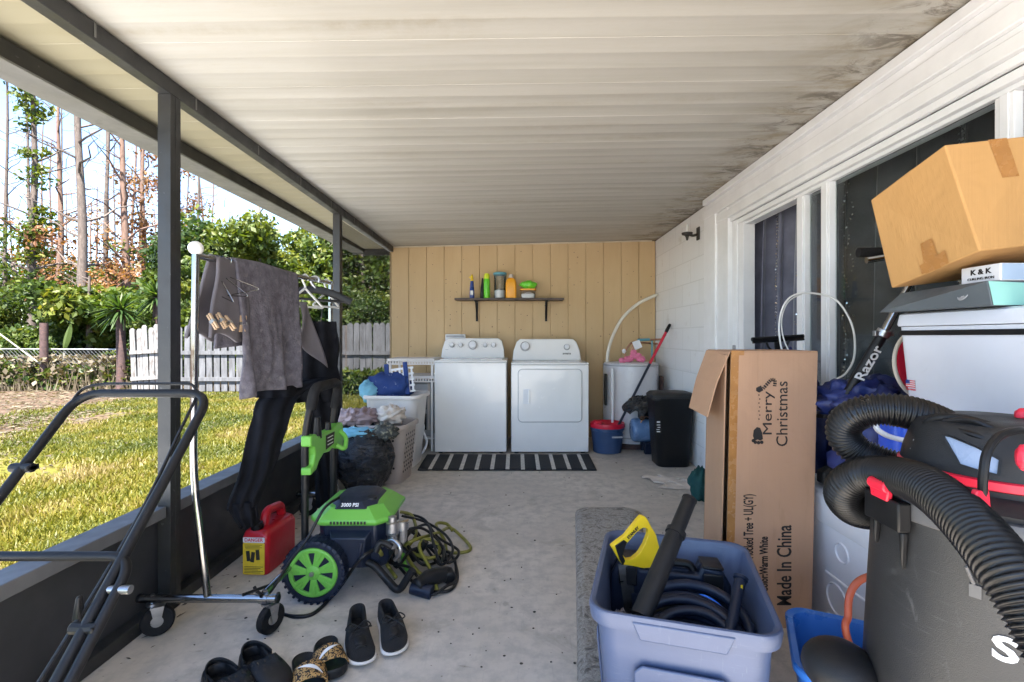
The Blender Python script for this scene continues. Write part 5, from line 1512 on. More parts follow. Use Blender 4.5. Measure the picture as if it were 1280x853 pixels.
for (x, s) in ((ml, .34), (mr, .86)):
    c = mpt(x, s); mb = MB(); mb.tube([c - V((.028, 0, 0)), c + V((.028, 0, 0))], .012, 10); mb.box(c.x + .02, c.x + .028, c.y - .016, c.y + .016, c.z - .007, c.z + .007); part(mb, 'clamp_knob', BLACK, mw, bevel=.003)
mb = MB(); mb.tube(spline([mpt(mr - .03, .18), mpt(mr - .018, .5) + V((0, -.005, -.01)), mpt(mr - .02, .9) + V((-.02, 0, -.02)), mpt(mr - .05, 1.2)], 6), .004, 8); part(mb, 'cable', BLACK, mw)
c = mpt(mr - .035, .80); mb = MB(); mb.hexa([c + V(p) for p in ((-.012, -.01, -.03), (.004, -.01, -.03), (.004, .01, -.03), (-.012, .01, -.03))], [c + V(p) for p in ((-.004, -.008, .022), (.004, -.008, .022), (.004, .004, .022), (-.004, .004, .022))]); part(mb, 'cable_guide', BLACK, mw, bevel=.008)
c = mpt(mr + .013, .755); mb = MB(); mb.tube([c - V((.02, 0, 0)), c + V((.04, 0, 0))], .009, 12); part(mb, 'bolt', STEEL, mw)
MM = Matrix.Translation(V((-1.07, .35, 0)))
mb = MB(); mb.loft([[MM @ p for p in rr(*q)] for q in ((.44, .52, .1, .07), (.45, .53, .1, .075), (.42, .50, .12, .17), (.30, .34, .1, .20))]); part(mb, 'deck', GREEN, mw, smooth=50)
mb = MB(); mb.loft([[MM @ p for p in rr(*q)] for q in ((.24, .28, .08, .201), (.25, .29, .08, .28), (.18, .2, .06, .33))]); part(mb, 'motor_cover', BLACK_TEX, mw, smooth=50)
for sx in (-.24, .24):
    for sy in (-.2, .2):
        mb = MB(); mb.lathe([(.0, -.02), (.07, -.022), (.09, -.014), (.09, .014), (.07, .022), (0, .02)], 24, MM @ Matrix.Translation(V((sx, sy, .091))) @ Matrix.Rotation(PI / 2, 4, 'Y')); part(mb, 'wheel', RUBBER, mw)

# ------------------------------------------------------------------ petrol can
gc = thing('fuel_can', 'red plastic fuel can with yellow label and black spout under the rack', 'fuel can', (-1.2, 2.35, 0))
GA = math.atan2(.18, .16)
GM = Matrix.Translation(PF(334, 721)) @ Matrix.Rotation(-.05, 4, 'Z')
def gring(w_, d_, r_, z_): return [GM @ p for p in rr(w_, d_, r_, z_, 5, (-.066, .135))]
mb = MB(); mb.loft([gring(.118, .245, .022, 0), gring(.130, .26, .025, .008), gring(.132, .262, .026, .175), gring(.120, .25, .03, .197), gring(.10, .23, .03, .205)]); cb = part(mb, 'can_body', RED_CAN, gc, smooth=50)
hp0 = GM @ V((-.066, .085, .20)); hp1 = GM @ V((-.066, .235, .20))
mb = MB(); mb.tube(bent([hp0, hp0 + V((0, .02, .068)), GM @ V((-.066, .225, .255)), hp1], .03), .022, 10); part(mb, 'handle', RED_CAN, gc)
mb = MB(); nb = GM @ V((-.075, .045, .201)); mb.lathe([(.027, 0), (.028, .02), (.024, .024), (.024, .034), (0, .035)], 18, Matrix.Translation(nb)); part(mb, 'screw_cap', BLACK, gc)
mb = MB(); mb.tube([nb + V((0, 0, .03)), nb + V((-.02, -.01, .07)), nb + V((-.045, -.03, .155))], [.016, .014, .010], 12); sp_ = part(mb, 'spout', BLACK, gc)
mb = MB(); q = nb + V((-.036, -.022, .12)); mb.tube([q, q + V((-.012, -.006, .04))], [.016, .014], 12); part(mb, 'spout_collar', RED_BRIGHT, sp_)
LMx = GM @ frame((-.066, .0025, .092), (1, 0, 0), (0, 0, 1))
mb = MB(); mb.prism(rpoly(-.052, .052, -.085, .062, .006), .0012, LMx); lab_ = part(mb, 'label', YLABEL, gc, smooth=0)
mb = MB(); mb.prism(rpoly(-.052, .052, .0635, .088, .004), .0014, LMx); part(mb, 'label_top', WHITE_INK, lab_, smooth=0)
part(text('DANGER', .022, LMx @ Matrix.Translation(V((0, .076, .0016))), bold=.0004), 'lettering', RED, lab_, smooth=0)
mb = MB()
for i in range(5): mb.box(-.045, .045 - .012 * (i % 3), -.05 - i * .007, -.0475 - i * .007, .0013, .0016, LMx)
for i in range(4): mb.box(-.045 + .002 * i, .04 - .01 * (i % 2), .052 - i * .006, .054 - i * .006, .0013, .0016, LMx)
for (x, y, a) in ((-.026, .004, .4), (-.004, -.004, -.5), (.02, .006, .3)):
    mb.box(x - .009, x + .009, y - .024, y + .024, .0013, .0017, LMx @ Matrix.Translation(V((0, 0, 0))) @ Matrix.Rotation(a * .25, 4, 'Z'))
part(mb, 'printed_marks', INK, lab_, smooth=0)

# ------------------------------------------------------------------ pressure washer
pw = thing('pressure_washer', 'lime green and navy electric pressure washer on large spoked wheels', 'pressure washer', (-.75, 2.15, 0))
wc = V((-.868, 1.968, .1335))
def pw_wheel(y0):
    WM = frame((wc.x, y0, wc.z), (1, 0, 0), (0, 0, 1))     # local z towards the viewer
    mb = MB(); mb.lathe([(.104, -.070), (.120, -.074), (.129, -.068), (.131, -.06), (.131, -.014), (.129, -.006), (.120, .0), (.106, -.001), (.104, -.006)], 48, WM)
    for k in range(30):
        a = 2 * PI * k / 30
        M = WM @ Matrix.Rotation(a, 4, 'Z')
        mb.box(.1295, .1328, -.008, .004, -.072, -.040, M); mb.box(.1295, .1328, .002, .014, -.036, -.002, M); mb.box(.118, .1322, .003, .011, -.002, .0015, M)
    ty = part(mb, 'tyre', RUBBER if False else NAVY, pw, smooth=30)
    mb = MB(); mb.lathe([(.1035, -.06), (.1035, -.002), (.098, .003), (.084, .002), (.082, -.012), (.082, -.05)], 48, WM); mb.lathe([(0, .006), (.012, .006), (.03, .0), (.036, -.012), (.036, -.03), (0, -.03)], 30, WM)
    for k in range(7):
        M = WM @ Matrix.Rotation(2 * PI * k / 7 + .3, 4, 'Z')
        mb.prism([(.028, -.0115), (.086, -.024), (.086, .024), (.028, .0115)], .012, M @ Matrix.Translation(V((0, 0, -.012))))
        mb.prism([(.055, -.004), (.095, -.009), (.095, .009), (.055, .004)], .004, M @ Matrix.Translation(V((0, 0, .0002))))
    rm = part(mb, 'rim', GREEN, ty, smooth=40, bevel=.0025)
    mb = MB(); mb.lathe([(0, -.045), (.0875, -.045), (.0875, -.042), (0, -.042)], 36, WM); part(mb, 'hub_backing', RIMGREY, ty)
    mb = MB(); mb.lathe([(0, .016), (.009, .015), (.010, .0065), (0, .0062)], 14, WM); part(mb, 'axle_bolt', STEEL, ty)
pw_wheel(1.968); pw_wheel(2.44)
mb = MB(); mb.cyl((wc.x, 2.03, wc.z), (wc.x, 2.38, wc.z), .010, 10); part(mb, 'axle', STEEL, pw)
def oct_(x0, x1, y0, y1, z, ch):
    return [V(p) for p in ((x0 + ch, y0, z), (x1 - ch, y0, z), (x1, y0 + ch, z), (x1, y1 - ch, z), (x1 - ch, y1, z), (x0 + ch, y1, z), (x0, y1 - ch, z), (x0, y0 + ch, z))]
mb = MB(); mb.loft([oct_(-.86, -.60, 2.08, 2.30, .10, .03), oct_(-.885, -.585, 2.06, 2.33, .14, .04), oct_(-.895, -.595, 2.05, 2.34, .309, .04)])
part(mb, 'lower_body', NAVY, pw, smooth=25, bevel=.008)
mb = MB(); mb.hexa([V((-.80, 2.02, .13)), V((-.68, 2.02, .13)), V((-.665, 2.02, .255)), V((-.815, 2.02, .255))], [V((-.83, 2.07, .11)), V((-.65, 2.07, .11)), V((-.64, 2.07, .29)), V((-.84, 2.07, .29))])
mb.hexa([V((-.79, 2.013, .15)), V((-.775, 2.013, .15)), V((-.79, 2.013, .24)), V((-.805, 2.013, .24))], [V((-.79, 2.021, .15)), V((-.775, 2.021, .15)), V((-.79, 2.021, .24)), V((-.805, 2.021, .24))])
mb.hexa([V((-.705, 2.013, .15)), V((-.69, 2.013, .15)), V((-.675, 2.013, .24)), V((-.69, 2.013, .24))], [V((-.705, 2.021, .15)), V((-.69, 2.021, .15)), V((-.675, 2.021, .24)), V((-.69, 2.021, .24))])
part(mb, 'front_rib_panel', NAVY, pw, smooth=25, bevel=.006)
mb = MB(); mb.loft([oct_(-.905, -.585, 2.03, 2.355, .305, .045), oct_(-.922, -.565, 2.015, 2.37, .318, .055), oct_(-.922, -.565, 2.015, 2.37, .332, .055), oct_(-.875, -.615, 2.06, 2.33, .376, .05), oct_(-.85, -.645, 2.085, 2.305, .384, .05)])
sd_ = part(mb, 'top_shroud', GREEN, pw, smooth=22, bevel=.006)
mb = MB()
for i in range(11): mb.box(-.815 + i * .0145, -.807 + i * .0145, 2.0118, 2.0158, .3185, .330)
part(mb, 'slot_shade', INK, sd_, smooth=0)  # black strips drawn for the shade inside the slots
mb = MB(); mb.loft([oct_(-.850, -.63, 2.046, 2.31, .370, .045), oct_(-.828, -.652, 2.072, 2.295, .396, .045), oct_(-.80, -.675, 2.10, 2.27, .402, .04)]); part(mb, 'top_panel', NAVY, pw, smooth=22, bevel=.005)
mb = MB(); mb.lathe([(0, .006), (.020, .006), (.023, .0), (.023, -.004)], 20, frame((-.668, 2.12, .397), (1, 0, 0), (.1, 1, .1))); part(mb, 'dial', BLACK, pw)
part(text('3000 PSI', .022, frame((-.745, 2.0575, .3855), (1, 0, 0), (0, .42, .5)), bold=.0005), 'lettering', WHITE_INK, pw, smooth=0)
mb = MB(); c = V((-.56, 2.06, .26)); mb.lathe([(.02, -.06), (.022, .0), (.028, .0), (.028, .05), (.018, .055), (.018, .075), (0, .076)], 16, Matrix.Translation(c)); mb.lathe([(.018, -.04), (.02, .01), (.026, .012), (.026, .05), (0, .052)], 16, Matrix.Translation(c + V((.04, .02, .0)))); mb.tube([c + V((0, -.0, -.02)), c + V((0.0, -.055, -.03))], .014, 12); part(mb, 'pump_fitting', STEEL, pw, smooth=50)
# stand leg
L0 = P(442, 702, 2.06)
mb = MB(); mb.tube(bent([L0 - V((.08, 0, 0)), P(465, 703, 2.05), P(498, 741, 2.03), P(516, 712, 2.03)], .035, 6), .0165, 12); part(mb, 'stand_leg', BLACK_METAL, pw)
mb = MB(); mb.tube(bent([L0 + V((-.08, .28, 0)), P(465, 703, 2.05) + V((0, .28, 0)), P(498, 741, 2.03) + V((0, .28, 0)), P(516, 712, 2.03) + V((0, .28, 0))], .035, 6), .0165, 12); part(mb, 'stand_leg', BLACK_METAL, pw)
# upright handle
HX = -.942
hpts = bent([V((HX, 2.06, .12)), V((HX, 2.06, .70)), V((HX + .035, 2.075, .895)), V((HX + .035, 2.355, .895)), V((HX, 2.37, .70)), V((HX, 2.37, .12))], .075, 8)
mb = MB(); mb.tube(hpts, .0155, 14); part(mb, 'handle_frame', BLACK_METAL, pw)
mb = MB(); mb.tube(bent([V((HX + .022, 2.0695, .80)), V((HX + .035, 2.075, .895)), V((HX + .035, 2.355, .895)), V((HX + .012, 2.363, .765))], .075, 8), .0225, 16); part(mb, 'foam_grip', RUBBER, pw)
PM = frame((HX + .012, 0, 0), (0, 1, 0), (0, 0, 1))
poly = [(2.035, .69), (2.09, .69), (2.11, .672), (2.29, .675), (2.33, .69), (2.40, .685), (2.415, .63), (2.40, .555), (2.36, .56), (2.31, .60), (2.24, .575), (2.17, .583), (2.12, .56), (2.095, .53), (2.035, .52), (2.035, .55), (2.065, .56), (2.08, .60), (2.07, .635), (2.035, .645)]
mb = MB(); mb.prism(poly, .045, PM @ Matrix.Translation(V((0, 0, -.02)))); hpnl = part(mb, 'holder_panel', GREEN, pw, smooth=25, bevel=.006)
mb = MB(); mb.prism([(2.19, .595), (2.28, .605), (2.29, .66), (2.19, .66)], .002, PM @ Matrix.Translation(V((0, 0, .0252)))); part(mb, 'instruction_label', INK, hpnl, smooth=0)
mb = MB(); 
for i in range(3): mb.box(2.205, 2.27, .612 + i * .016, .616 + i * .016, .0275, .028, PM)
part(mb, 'label_lines', WHITE_INK, hpnl, smooth=0)
mb = MB(); mb.tube([V((HX + .02, 2.14, .66)), V((HX + .02, 2.14, .755))], [.02, .012], 12); part(mb, 'nozzle_holder', BLACK, pw)
mb = MB(); mb.tube([V((HX + .02, 2.26, .67)), V((HX + .02, 2.26, .71))], [.015, .012], 12); part(mb, 'nozzle_holder', BLACK, pw)
mb = MB(); mb.tube(bent([V((HX + .03, 2.37, .65)), V((HX + .07, 2.36, .62)), V((HX + .075, 2.33, .56)), V((HX + .04, 2.31, .59))], .03), .011, 10); part(mb, 'hose_hook', GREEN, pw)

# ------------------------------------------------------------------ cables and hoses
pf = lambda px, py, z=.012: PF(px, py, z)
mb = MB(); mb.tube(spline([P(470, 686, 2.02), P(450, 700, 1.97), pf(424, 735, .03), pf(395, 765, .008), pf(372, 771, .008), pf(352, 767, .008), pf(346, 756, .10), P(348, 742, 1.85)], 8), .0075, 10)
solo(mb, 'power_cord', BLACK, 'thick black cord running from the pressure washer past its wheel to the rack caster', 'cord', pf(395, 765, 0), smooth=180)
mb = MB(); mb.tube(spline([P(424, 622, 2.1), P(405, 636, 2.0), P(385, 672, 1.96), P(362, 703, 1.90), P(336, 742, 1.80), P(322, 740, 1.77), P(318, 734, 1.78)], 8), .006, 10)
solo(mb, 'washer_cord', BLACK, 'thin black cord stretched from the washer top down to the chrome base bar', 'cord', P(424, 622, 2.1), smooth=180)
dr0 = random.Random(17)
bk = [(502, 645, .16), (530, 652, .12), (556, 668, .09), (566, 688, .06), (552, 706, .03), (536, 690, .05), (520, 664, .1), (508, 676, .09), (528, 700, .02), (560, 690, .02), (572, 718, .012), (562, 738, .012), (530, 737, .012), (505, 716, .03), (492, 694, .06), (500, 668, .12), (525, 660, .14), (548, 676, .10), (558, 700, .05), (545, 684, .05), (515, 690, .06), (498, 706, .04), (482, 690, .08), (480, 668, .14), (505, 655, .12)]
bk += [(a + dr0.uniform(-9, 9), b + dr0.uniform(-7, 7), max(.012, c + dr0.uniform(-.02, .03))) for (a, b, c) in bk[::-1]]
mb = MB(); mb.tube(spline([pf(*q) for q in bk], 7), .0068, 9)
solo(mb, 'pressure_hose', BLACK, 'tangled black high-pressure hose heaped beside the pressure washer', 'hose', pf(530, 720, 0), smooth=180)
ok = [(500, 640, .16), (515, 645, .14), (520, 668, .10), (508, 690, .06), (520, 712, .04), (542, 730, .012), (546, 737, .010), (538, 712, .05), (524, 684, .10), (534, 674, .12), (548, 682, .08), (548, 692, .06), (536, 698, .06), (512, 690, .06), (505, 684, .08), (516, 676, .12), (548, 666, .09), (562, 660, .06), (576, 670, .02), (588, 684, .010), (582, 690, .010), (560, 690, .014), (556, 676, .06), (545, 656, .10), (558, 655, .08), (566, 664, .05)]
mb = MB(); mb.tube(spline([pf(*q) for q in ok], 7), .0085, 9)
solo(mb, 'garden_hose', OLIVE, 'olive green hose looped over the black hose tangle', 'hose', pf(560, 700, 0), smooth=180)
mb = MB(); mb.tube(spline([pf(504, 684, .07), pf(504, 698, .05), pf(508, 710, .03), pf(514, 716, .02)], 6), .011, 10)
solo(mb, 'hose_end', GREEN, 'bright green hose end among the tangle', 'hose end', pf(508, 712, 0), smooth=180)
sg = thing('spray_gun', 'black pressure washer trigger gun lying under the hose tangle', 'spray gun', pf(540, 730, 0))
mb = MB(); mb.tube(spline([pf(520, 733, .045), pf(538, 722, .05), pf(558, 718, .04), pf(562, 724, .03)], 5), [.030] * 4 + [.036] * 4 + [.034] * 4 + [.03] * 3 + [.022], 14); part(mb, 'gun_body', BLACK_TEX, sg, smooth=180)
mb = MB(); mb.tube([pf(514, 735, .03), pf(540, 741, .02)], [.024, .03], 12); part(mb, 'gun_base', NAVY, sg)
mb = MB(); mb.tube(spline([P(490, 684, 2.0), P(476, 678, 1.99), P(470, 690, 1.98)], 4), .013, 10); part(mb, 'trigger_lever', BLACK, sg)
mb = MB(); mb.tube(spline([P(474, 688, 2.02), pf(484, 706, .06), pf(495, 722, .03)], 5), .0085, 10)
solo(mb, 'spray_lance', OLIVE, 'olive spray lance slanting behind the black stand leg', 'lance', pf(490, 720, 0), smooth=180)
mb = MB(); mb.tube(spline([P(478, 682, 2.02), P(490, 675, 2.0), P(499, 682, 1.98), P(500, 692, 1.98), P(494, 700, 2.0)], 5), .009, 10)
solo(mb, 'metal_hose', STEEL, 'short braided steel hose curling from the pump fitting', 'hose', P(478, 682, 2.02), smooth=180)

# ------------------------------------------------------------------ shoes
def outline(t, L, wh, wb, wt, toe):
    """half width along the length t: 0 heel .. 1 toe"""
    heel = wh * math.sqrt(max(0, 1 - max(0, (.16 - t) / .16) ** 2)) if t < .16 else wh
    mid = wh + (wb - wh) * (1 / (1 + math.exp(-(t - .42) * 12)))
    tip = 1 if t < .74 else math.sqrt(max(0, 1 - ((t - .74) / .26) ** 2)) ** toe
    return (mid if t >= .16 else heel) * tip
def sring(M, L, wh, wb, t0, t1, z, inset=0, n=20, toe=.9, bend=.012, zt=None):
    pts = []
    def cx(t): return bend * math.sin(t * PI)
    ts = [t0 + (t1 - t0) * (.5 - .5 * math.cos(PI * k / n)) for k in range(n + 1)]
    for s in (1, -1):
        rng_ = ts if s == 1 else ts[::-1]
        for k, t in enumerate(rng_):
            if s == -1 and k in (0, n): continue
            tn = (t - t0) / (t1 - t0)
            w_ = max(0.0005, outline(tn, L, wh, wb, 0, toe) - inset)
            zz = z if zt is None else z + zt(t)
            pts.append(M @ V((cx(t) + s * w_, t * L, zz)))
    return pts
def shoe_m(px, py, px2, py2):
    """matrix with the heel at the first pixel, toe at the second, both on the floor"""
    a, b = PF(px, py), PF(px2, py2)
    return frame(a, (b - a).cross(V((0, 0, 1))), (b - a)), (b - a).length
def sneaker(label, heel, toe_, flip):
    M, L = shoe_m(*heel, *toe_)
    t = thing('sneaker', label, 'sneaker', M.translation, 'pair of black running shoes')
    Mx = M @ Matrix.Diagonal((flip, 1, .66, 1))
    up = lambda k: (lambda q: k * (.028 * max(0, q - .72) / .28 + .016 * max(0, .2 - q) / .2))
    mb = MB(); mb.loft([sring(Mx, L, .032, .045, .03, .97, .0, .006, zt=up(1)), sring(Mx, L, .036, .050, -.02, 1.01, .008, zt=up(.8)), sring(Mx, L, .037, .051, -.02, 1.015, .026, zt=up(.4)), sring(Mx, L, .033, .047, .0, 1.0, .034, zt=up(.3))])
    part(mb, 'sole', SOLE, t, smooth=60)
    hz = lambda q: .022 * max(0, (.30 - q)) / .30
    slope = lambda q: -.030 * max(0, q - .45) / .55
    rings = [sring(Mx, L, .032, .046, .0, .995, .034), sring(Mx, L, .034, .0475, -.005, .985, .052, zt=lambda q: -.004 * q), sring(Mx, L, .034, .045, .0, .95, .072, zt=slope),
             sring(Mx, L, .032, .039, .005, .80, .090, zt=slope), sring(Mx, L, .029, .031, .01, .62, .104, zt=hz), sring(Mx, L, .026, .027, .02, .54, .110, zt=hz),
             sring(Mx, L, .021, .021, .045, .515, .108, zt=hz), sring(Mx, L, .021, .024, .05, .56, .085), sring(Mx, L, .023, .028, .05, .6, .048)]
    mb = MB(); mb.loft(rings); part(mb, 'upper', MESHK, t, smooth=70)
    mb = MB()
    for k in range(6):
        q = .52 + k * .055; z = .110 - .0075 * k
        p = lambda x, zz: Mx @ V((.012 * math.sin(q * PI) + x, q * L, zz))
        mb.tube(spline([p(-.022, z - .012), p(-.008, z + .004), p(.008, z + .004), p(.022, z - .012)], 4), .0032, 6)
    q = .53
    p = lambda x, y, zz: Mx @ V((.012 + x, q * L + y, zz))
    for s in (1, -1): mb.tube(spline([p(0, 0, .116), p(s * .025, -.01, .132), p(s * .042, .01, .122), p(s * .02, .015, .114), p(0, 0, .116)], 5), .0026, 6)
    mb.tube(spline([p(0, 0, .116), p(.02, .03, .112), p(.034, .04, .095)], 4), .0026, 6)
    part(mb, 'laces', BLACK, t, smooth=60)
    mb = MB(); mb.loft([sring(Mx, L, .017, .019, .5, .80, .1005, zt=lambda q: -.05 * (q - .5)), sring(Mx, L, .012, .014, .5, .79, .106, zt=lambda q: -.05 * (q - .5))]); part(mb, 'tongue', BLACK, t, smooth=60)
    mb = MB(); mb.tube([Mx @ V((.047, .52 * L, .042)), Mx @ V((.050, .62 * L, .056)), Mx @ V((.044, .70 * L, .060))], .003, 6); part(mb, 'side_stripe', RIMGREY, t)
sneaker('black running shoe with white sole, the left one of the pair', (447, 781), (457, 838), 1)
sneaker('black running shoe with white sole and loose lace, the right one of the pair', (480, 775), (494, 826), -1)
def slide(label, heel, toe_, flip):
    M, L = shoe_m(*heel, *toe_)
    t = thing('slide_sandal', label, 'sandal', M.translation, 'pair of leopard strap slides')
    Mx = M @ Matrix.Diagonal((flip, 1, 1, 1))
    up = lambda q: .012 * max(0, q - .75) / .25
    mb = MB(); mb.loft([sring(Mx, L, .036, .047, .0, 1, 0, .004, toe=.7, zt=up), sring(Mx, L, .039, .050, -.01, 1.01, .008, toe=.7, zt=up), sring(Mx, L, .040, .051, -.01, 1.01, .026, toe=.7, zt=up), sring(Mx, L, .036, .047, .0, 1.0, .031, toe=.7, zt=up), sring(Mx, L, .030, .041, .03, .97, .026, toe=.7, zt=up)])
    part(mb, 'footbed', EVA, t, smooth=60)
    def st(u, v):
        q = .50 + .30 * v; a = PI * u; w_ = outline(q, L, .040, .052, 0, .7) + .002
        return Mx @ V((.012 * math.sin(q * PI) + math.cos(a) * w_, q * L + .012 * math.sin(a), .016 + math.sin(a) ** .8 * (.058 - .012 * v)))
    mb = MB(); mb.grid(st, 24, 8); sp_ = part(mb, 'strap', LEOPARD, t, smooth=180, solid=.005)
    # white swoosh printed on the strap
    mb = MB(); n = 16; vs_ = []
    for k in range(n + 1):
        s = k / n
        cu = .26 + .48 * s; cv = .62 - .50 * s + 1.0 * (s - .5) ** 2 * (s < .5) * .9; th = .16 * math.sin(PI * min(1, s * .9 + .08)) ** 1.2 * (1 - .75 * s)
        for q in (cv - th, cv + th):
            u_, v_ = cu, min(.98, max(.02, q)); p = st(u_, v_); nrm = (p - st(u_, v_) + Mx.to_3x3() @ V((math.cos(PI * u_), .15, math.sin(PI * u_)))).normalized()
            vs_.append(p + nrm * .0042)
    mb.add(vs_, [(2 * k, 2 * k + 1, 2 * k + 3, 2 * k + 2) for k in range(n)])
    part(mb, 'printed_mark', WHITE_INK, sp_, smooth=0)
slide('black slide with leopard strap further from the camera, beside the left running shoe', (408, 806), (420, 853), 1)
slide('black slide with leopard strap nearer the camera, beside the clog', (378, 827), (384, 883), -1)
def clog(label, heel, toe_, flip):
    M, L = shoe_m(*heel, *toe_)
    t = thing('foam_clog', label, 'clog', M.translation, 'pair of black foam clogs')
    Mx = M @ Matrix.Diagonal((flip, 1, .85, 1))
    hz = lambda q: .035 * max(0, q - .40) / .2 if q < .6 else .035
    up = lambda q: .02 * max(0, q - .8) / .2
    rings = [sring(Mx, L, .038, .048, .02, .97, 0, .004, toe=.6), sring(Mx, L, .042, .054, -.01, 1.0, .01, toe=.6, zt=up), sring(Mx, L, .043, .056, -.02, 1.01, .03, toe=.6), sring(Mx, L, .041, .056, -.01, 1.0, .052, toe=.6),
             sring(Mx, L, .040, .053, .0, .97, .062, toe=.6, zt=lambda q: .016 * max(0, min(1, (q - .4) / .15))), sring(Mx, L, .038, .046, .01, .90, .068, toe=.6, zt=lambda q: .026 * max(0, min(1, (q - .4) / .15))),
             sring(Mx, L, .036, .038, .02, .76, .070, toe=.6, zt=lambda q: .036 * max(0, min(1, (q - .4) / .15))), sring(Mx, L, .032, .034, .03, .58, .070, toe=.6, zt=lambda q: .040 * max(0, min(1, (q - .4) / .15))),
             sring(Mx, L, .028, .029, .05, .56, .067, toe=.6, zt=lambda q: .034 * max(0, min(1, (q - .4) / .15))), sring(Mx, L, .028, .034, .05, .62, .030, toe=.6)]
    mb = MB(); mb.loft(rings); part(mb, 'clog_body', EVA, t, smooth=75)
    cv, cf = mb.v, mb.f
    from mathutils.bvhtree import BVHTree
    bv = BVHTree.FromPolygons(cv, cf)
    mb = MB()
    for (x, q) in ((-.030, .60), (-.014, .63), (.004, .64), (.022, .63), (.036, .60), (-.026, .68), (-.008, .71), (.012, .71), (.030, .68), (-.018, .77), (.002, .79), (.020, .77), (-.036, .72), (.038, .73)):
        h = bv.ray_cast(Mx @ V((.012 * math.sin(q * PI) + x, q * L, .5)), V((0, 0, -1)))
        if h[0] is None: continue
        nrm = h[1] if h[1].z > 0 else -h[1]
        Mh = frame(h[0] + nrm * .0008, nrm.cross(V((1, 0, 0))), nrm.cross(nrm.cross(V((1, 0, 0)))))
        Mh = frame(h[0] + nrm * .0008, Mx.to_3x3() @ V((0, 1, 0)) - nrm * nrm.dot(Mx.to_3x3() @ V((0, 1, 0))), nrm.cross(Mx.to_3x3() @ V((0, 1, 0))))
        mb.prism([(.0075 * math.cos(k * PI / 5), .0035 * math.sin(k * PI / 5)) for k in range(10)], .0006, Mh)
    part(mb, 'air_hole_shade', INK, t, smooth=0)  # dark discs on the surface stand in for shaded holes
    def hs(u, v):
        a = PI * (.06 + .88 * u)
        return Mx @ V((.005 + math.cos(a) * .043, .40 * L - math.sin(a) * .40 * L - .006 * 0, .062 + .012 * math.sin(a) + .012 * (v - .5) * 2))
    mb = MB(); mb.grid(hs, 24, 3); part(mb, 'heel_strap', EVA, t, smooth=180, solid=.005)
clog('black foam clog further from the camera, next to the slides', (312, 828), (353, 880), 1)
clog('black foam clog nearer the camera, at the bottom edge', (264, 853), (304, 909), -1)

# debris specks
dr_ = random.Random(3)
mb = MB()
for _ in range(120):
    px, py = dr_.uniform(180, 860), dr_.uniform(590, 850)
    c = PF(px, py)
    if c.x < -1.4 or c.x > 1.3: continue
    s = dr_.uniform(.002, .007); mb.blob(c + V((0, 0, .002)), (s, s * dr_.uniform(.3, 1), .002), dr_.random() * 9, .3, 2, 6, 4)
for _ in range(170):
    Y = dr_.uniform(1.6, 5.2); x = -1.42 + abs(dr_.gauss(0, .05)) if dr_.random() < .6 else dr_.uniform(.7, 1.45)
    if x > 0 and Y < 3.2: continue
    M = Matrix.Translation(V((x, Y, .003))) @ Matrix.Rotation(dr_.uniform(0, 6.3), 4, 'Z') @ Matrix.Rotation(dr_.uniform(-.4, .4), 4, 'X')
    l, w_ = dr_.uniform(.004, .018), dr_.uniform(.002, .006)
    mb.add([M @ V((-l, 0, 0)), M @ V((0, -w_, .001)), M @ V((l, 0, 0)), M @ V((0, w_, .001))], [(0, 1, 2, 3)])
tag(mb.build('floor_debris', DIRT, smooth=0), kind='stuff')
# ------------------------------------------------------------------ floor pad
Pa = [PF(722, 870), PF(820, 870), PF(797, 636), PF(717, 636)]
def padf(u, v):
    p = Pa[0].lerp(Pa[1], u).lerp(Pa[3].lerp(Pa[2], u), v)
    r = .10; w_ = .42
    # rounded far corners
    vv = v; dx = min(u, 1 - u) * w_
    if dx < r: p.y -= (r - math.sqrt(max(0, r * r - (r - dx) ** 2))) * v
    e = min(u, 1 - u, 1 - v)
    return p + V((0, 0, .006 + .030 * min(1, e * 9) ** .5 + .004 * noise.noise(V((u * 5, v * 9, 0)))))
mb = MB(); mb.grid(padf, 36, 70)
ed = [padf(i / 36, 0) for i in range(37)] + [padf(1, j / 70) for j in range(1, 71)] + [padf(1 - i / 36, 1) for i in range(1, 37)] + [padf(0, 1 - j / 70) for j in range(1, 71)]
mb.loft([[V((p.x, p.y, .001)) for p in ed], ed], False, False)
solo(mb, 'floor_runner', PADM, 'thick flecked grey runner lying on the concrete under the blue-grey tote', 'runner', Pa[0].lerp(Pa[2], .5) * 1.0, smooth=60)

# ------------------------------------------------------------------ blue-grey tote
TA = -.272
tc_ = V((.484, 1.462, .028)); TM = Matrix.Translation(tc_) @ Matrix.Rotation(TA, 4, 'Z')
TH = .365
tt = thing('storage_tote', 'open blue-grey plastic tote full of tools standing on the grey runner', 'tote', tc_)
spec = [(.385, .465, .05, 0), (.395, .475, .05, .008), (.435, .515, .055, .27), (.437, .517, .055, .285), (.447, .527, .06, TH - .045), (.480, .550, .065, TH - .042), (.488, .558, .065, TH - .012), (.484, .554, .065, TH - .002), (.474, .544, .06, TH), (.454, .524, .055, TH - .004), (.446, .516, .055, TH - .012), (.385, .465, .045, .012)]
mb = MB(); mb.loft(tub(TM, spec, 7)); part(mb, 'tote_body', TOTE, tt, smooth=40)
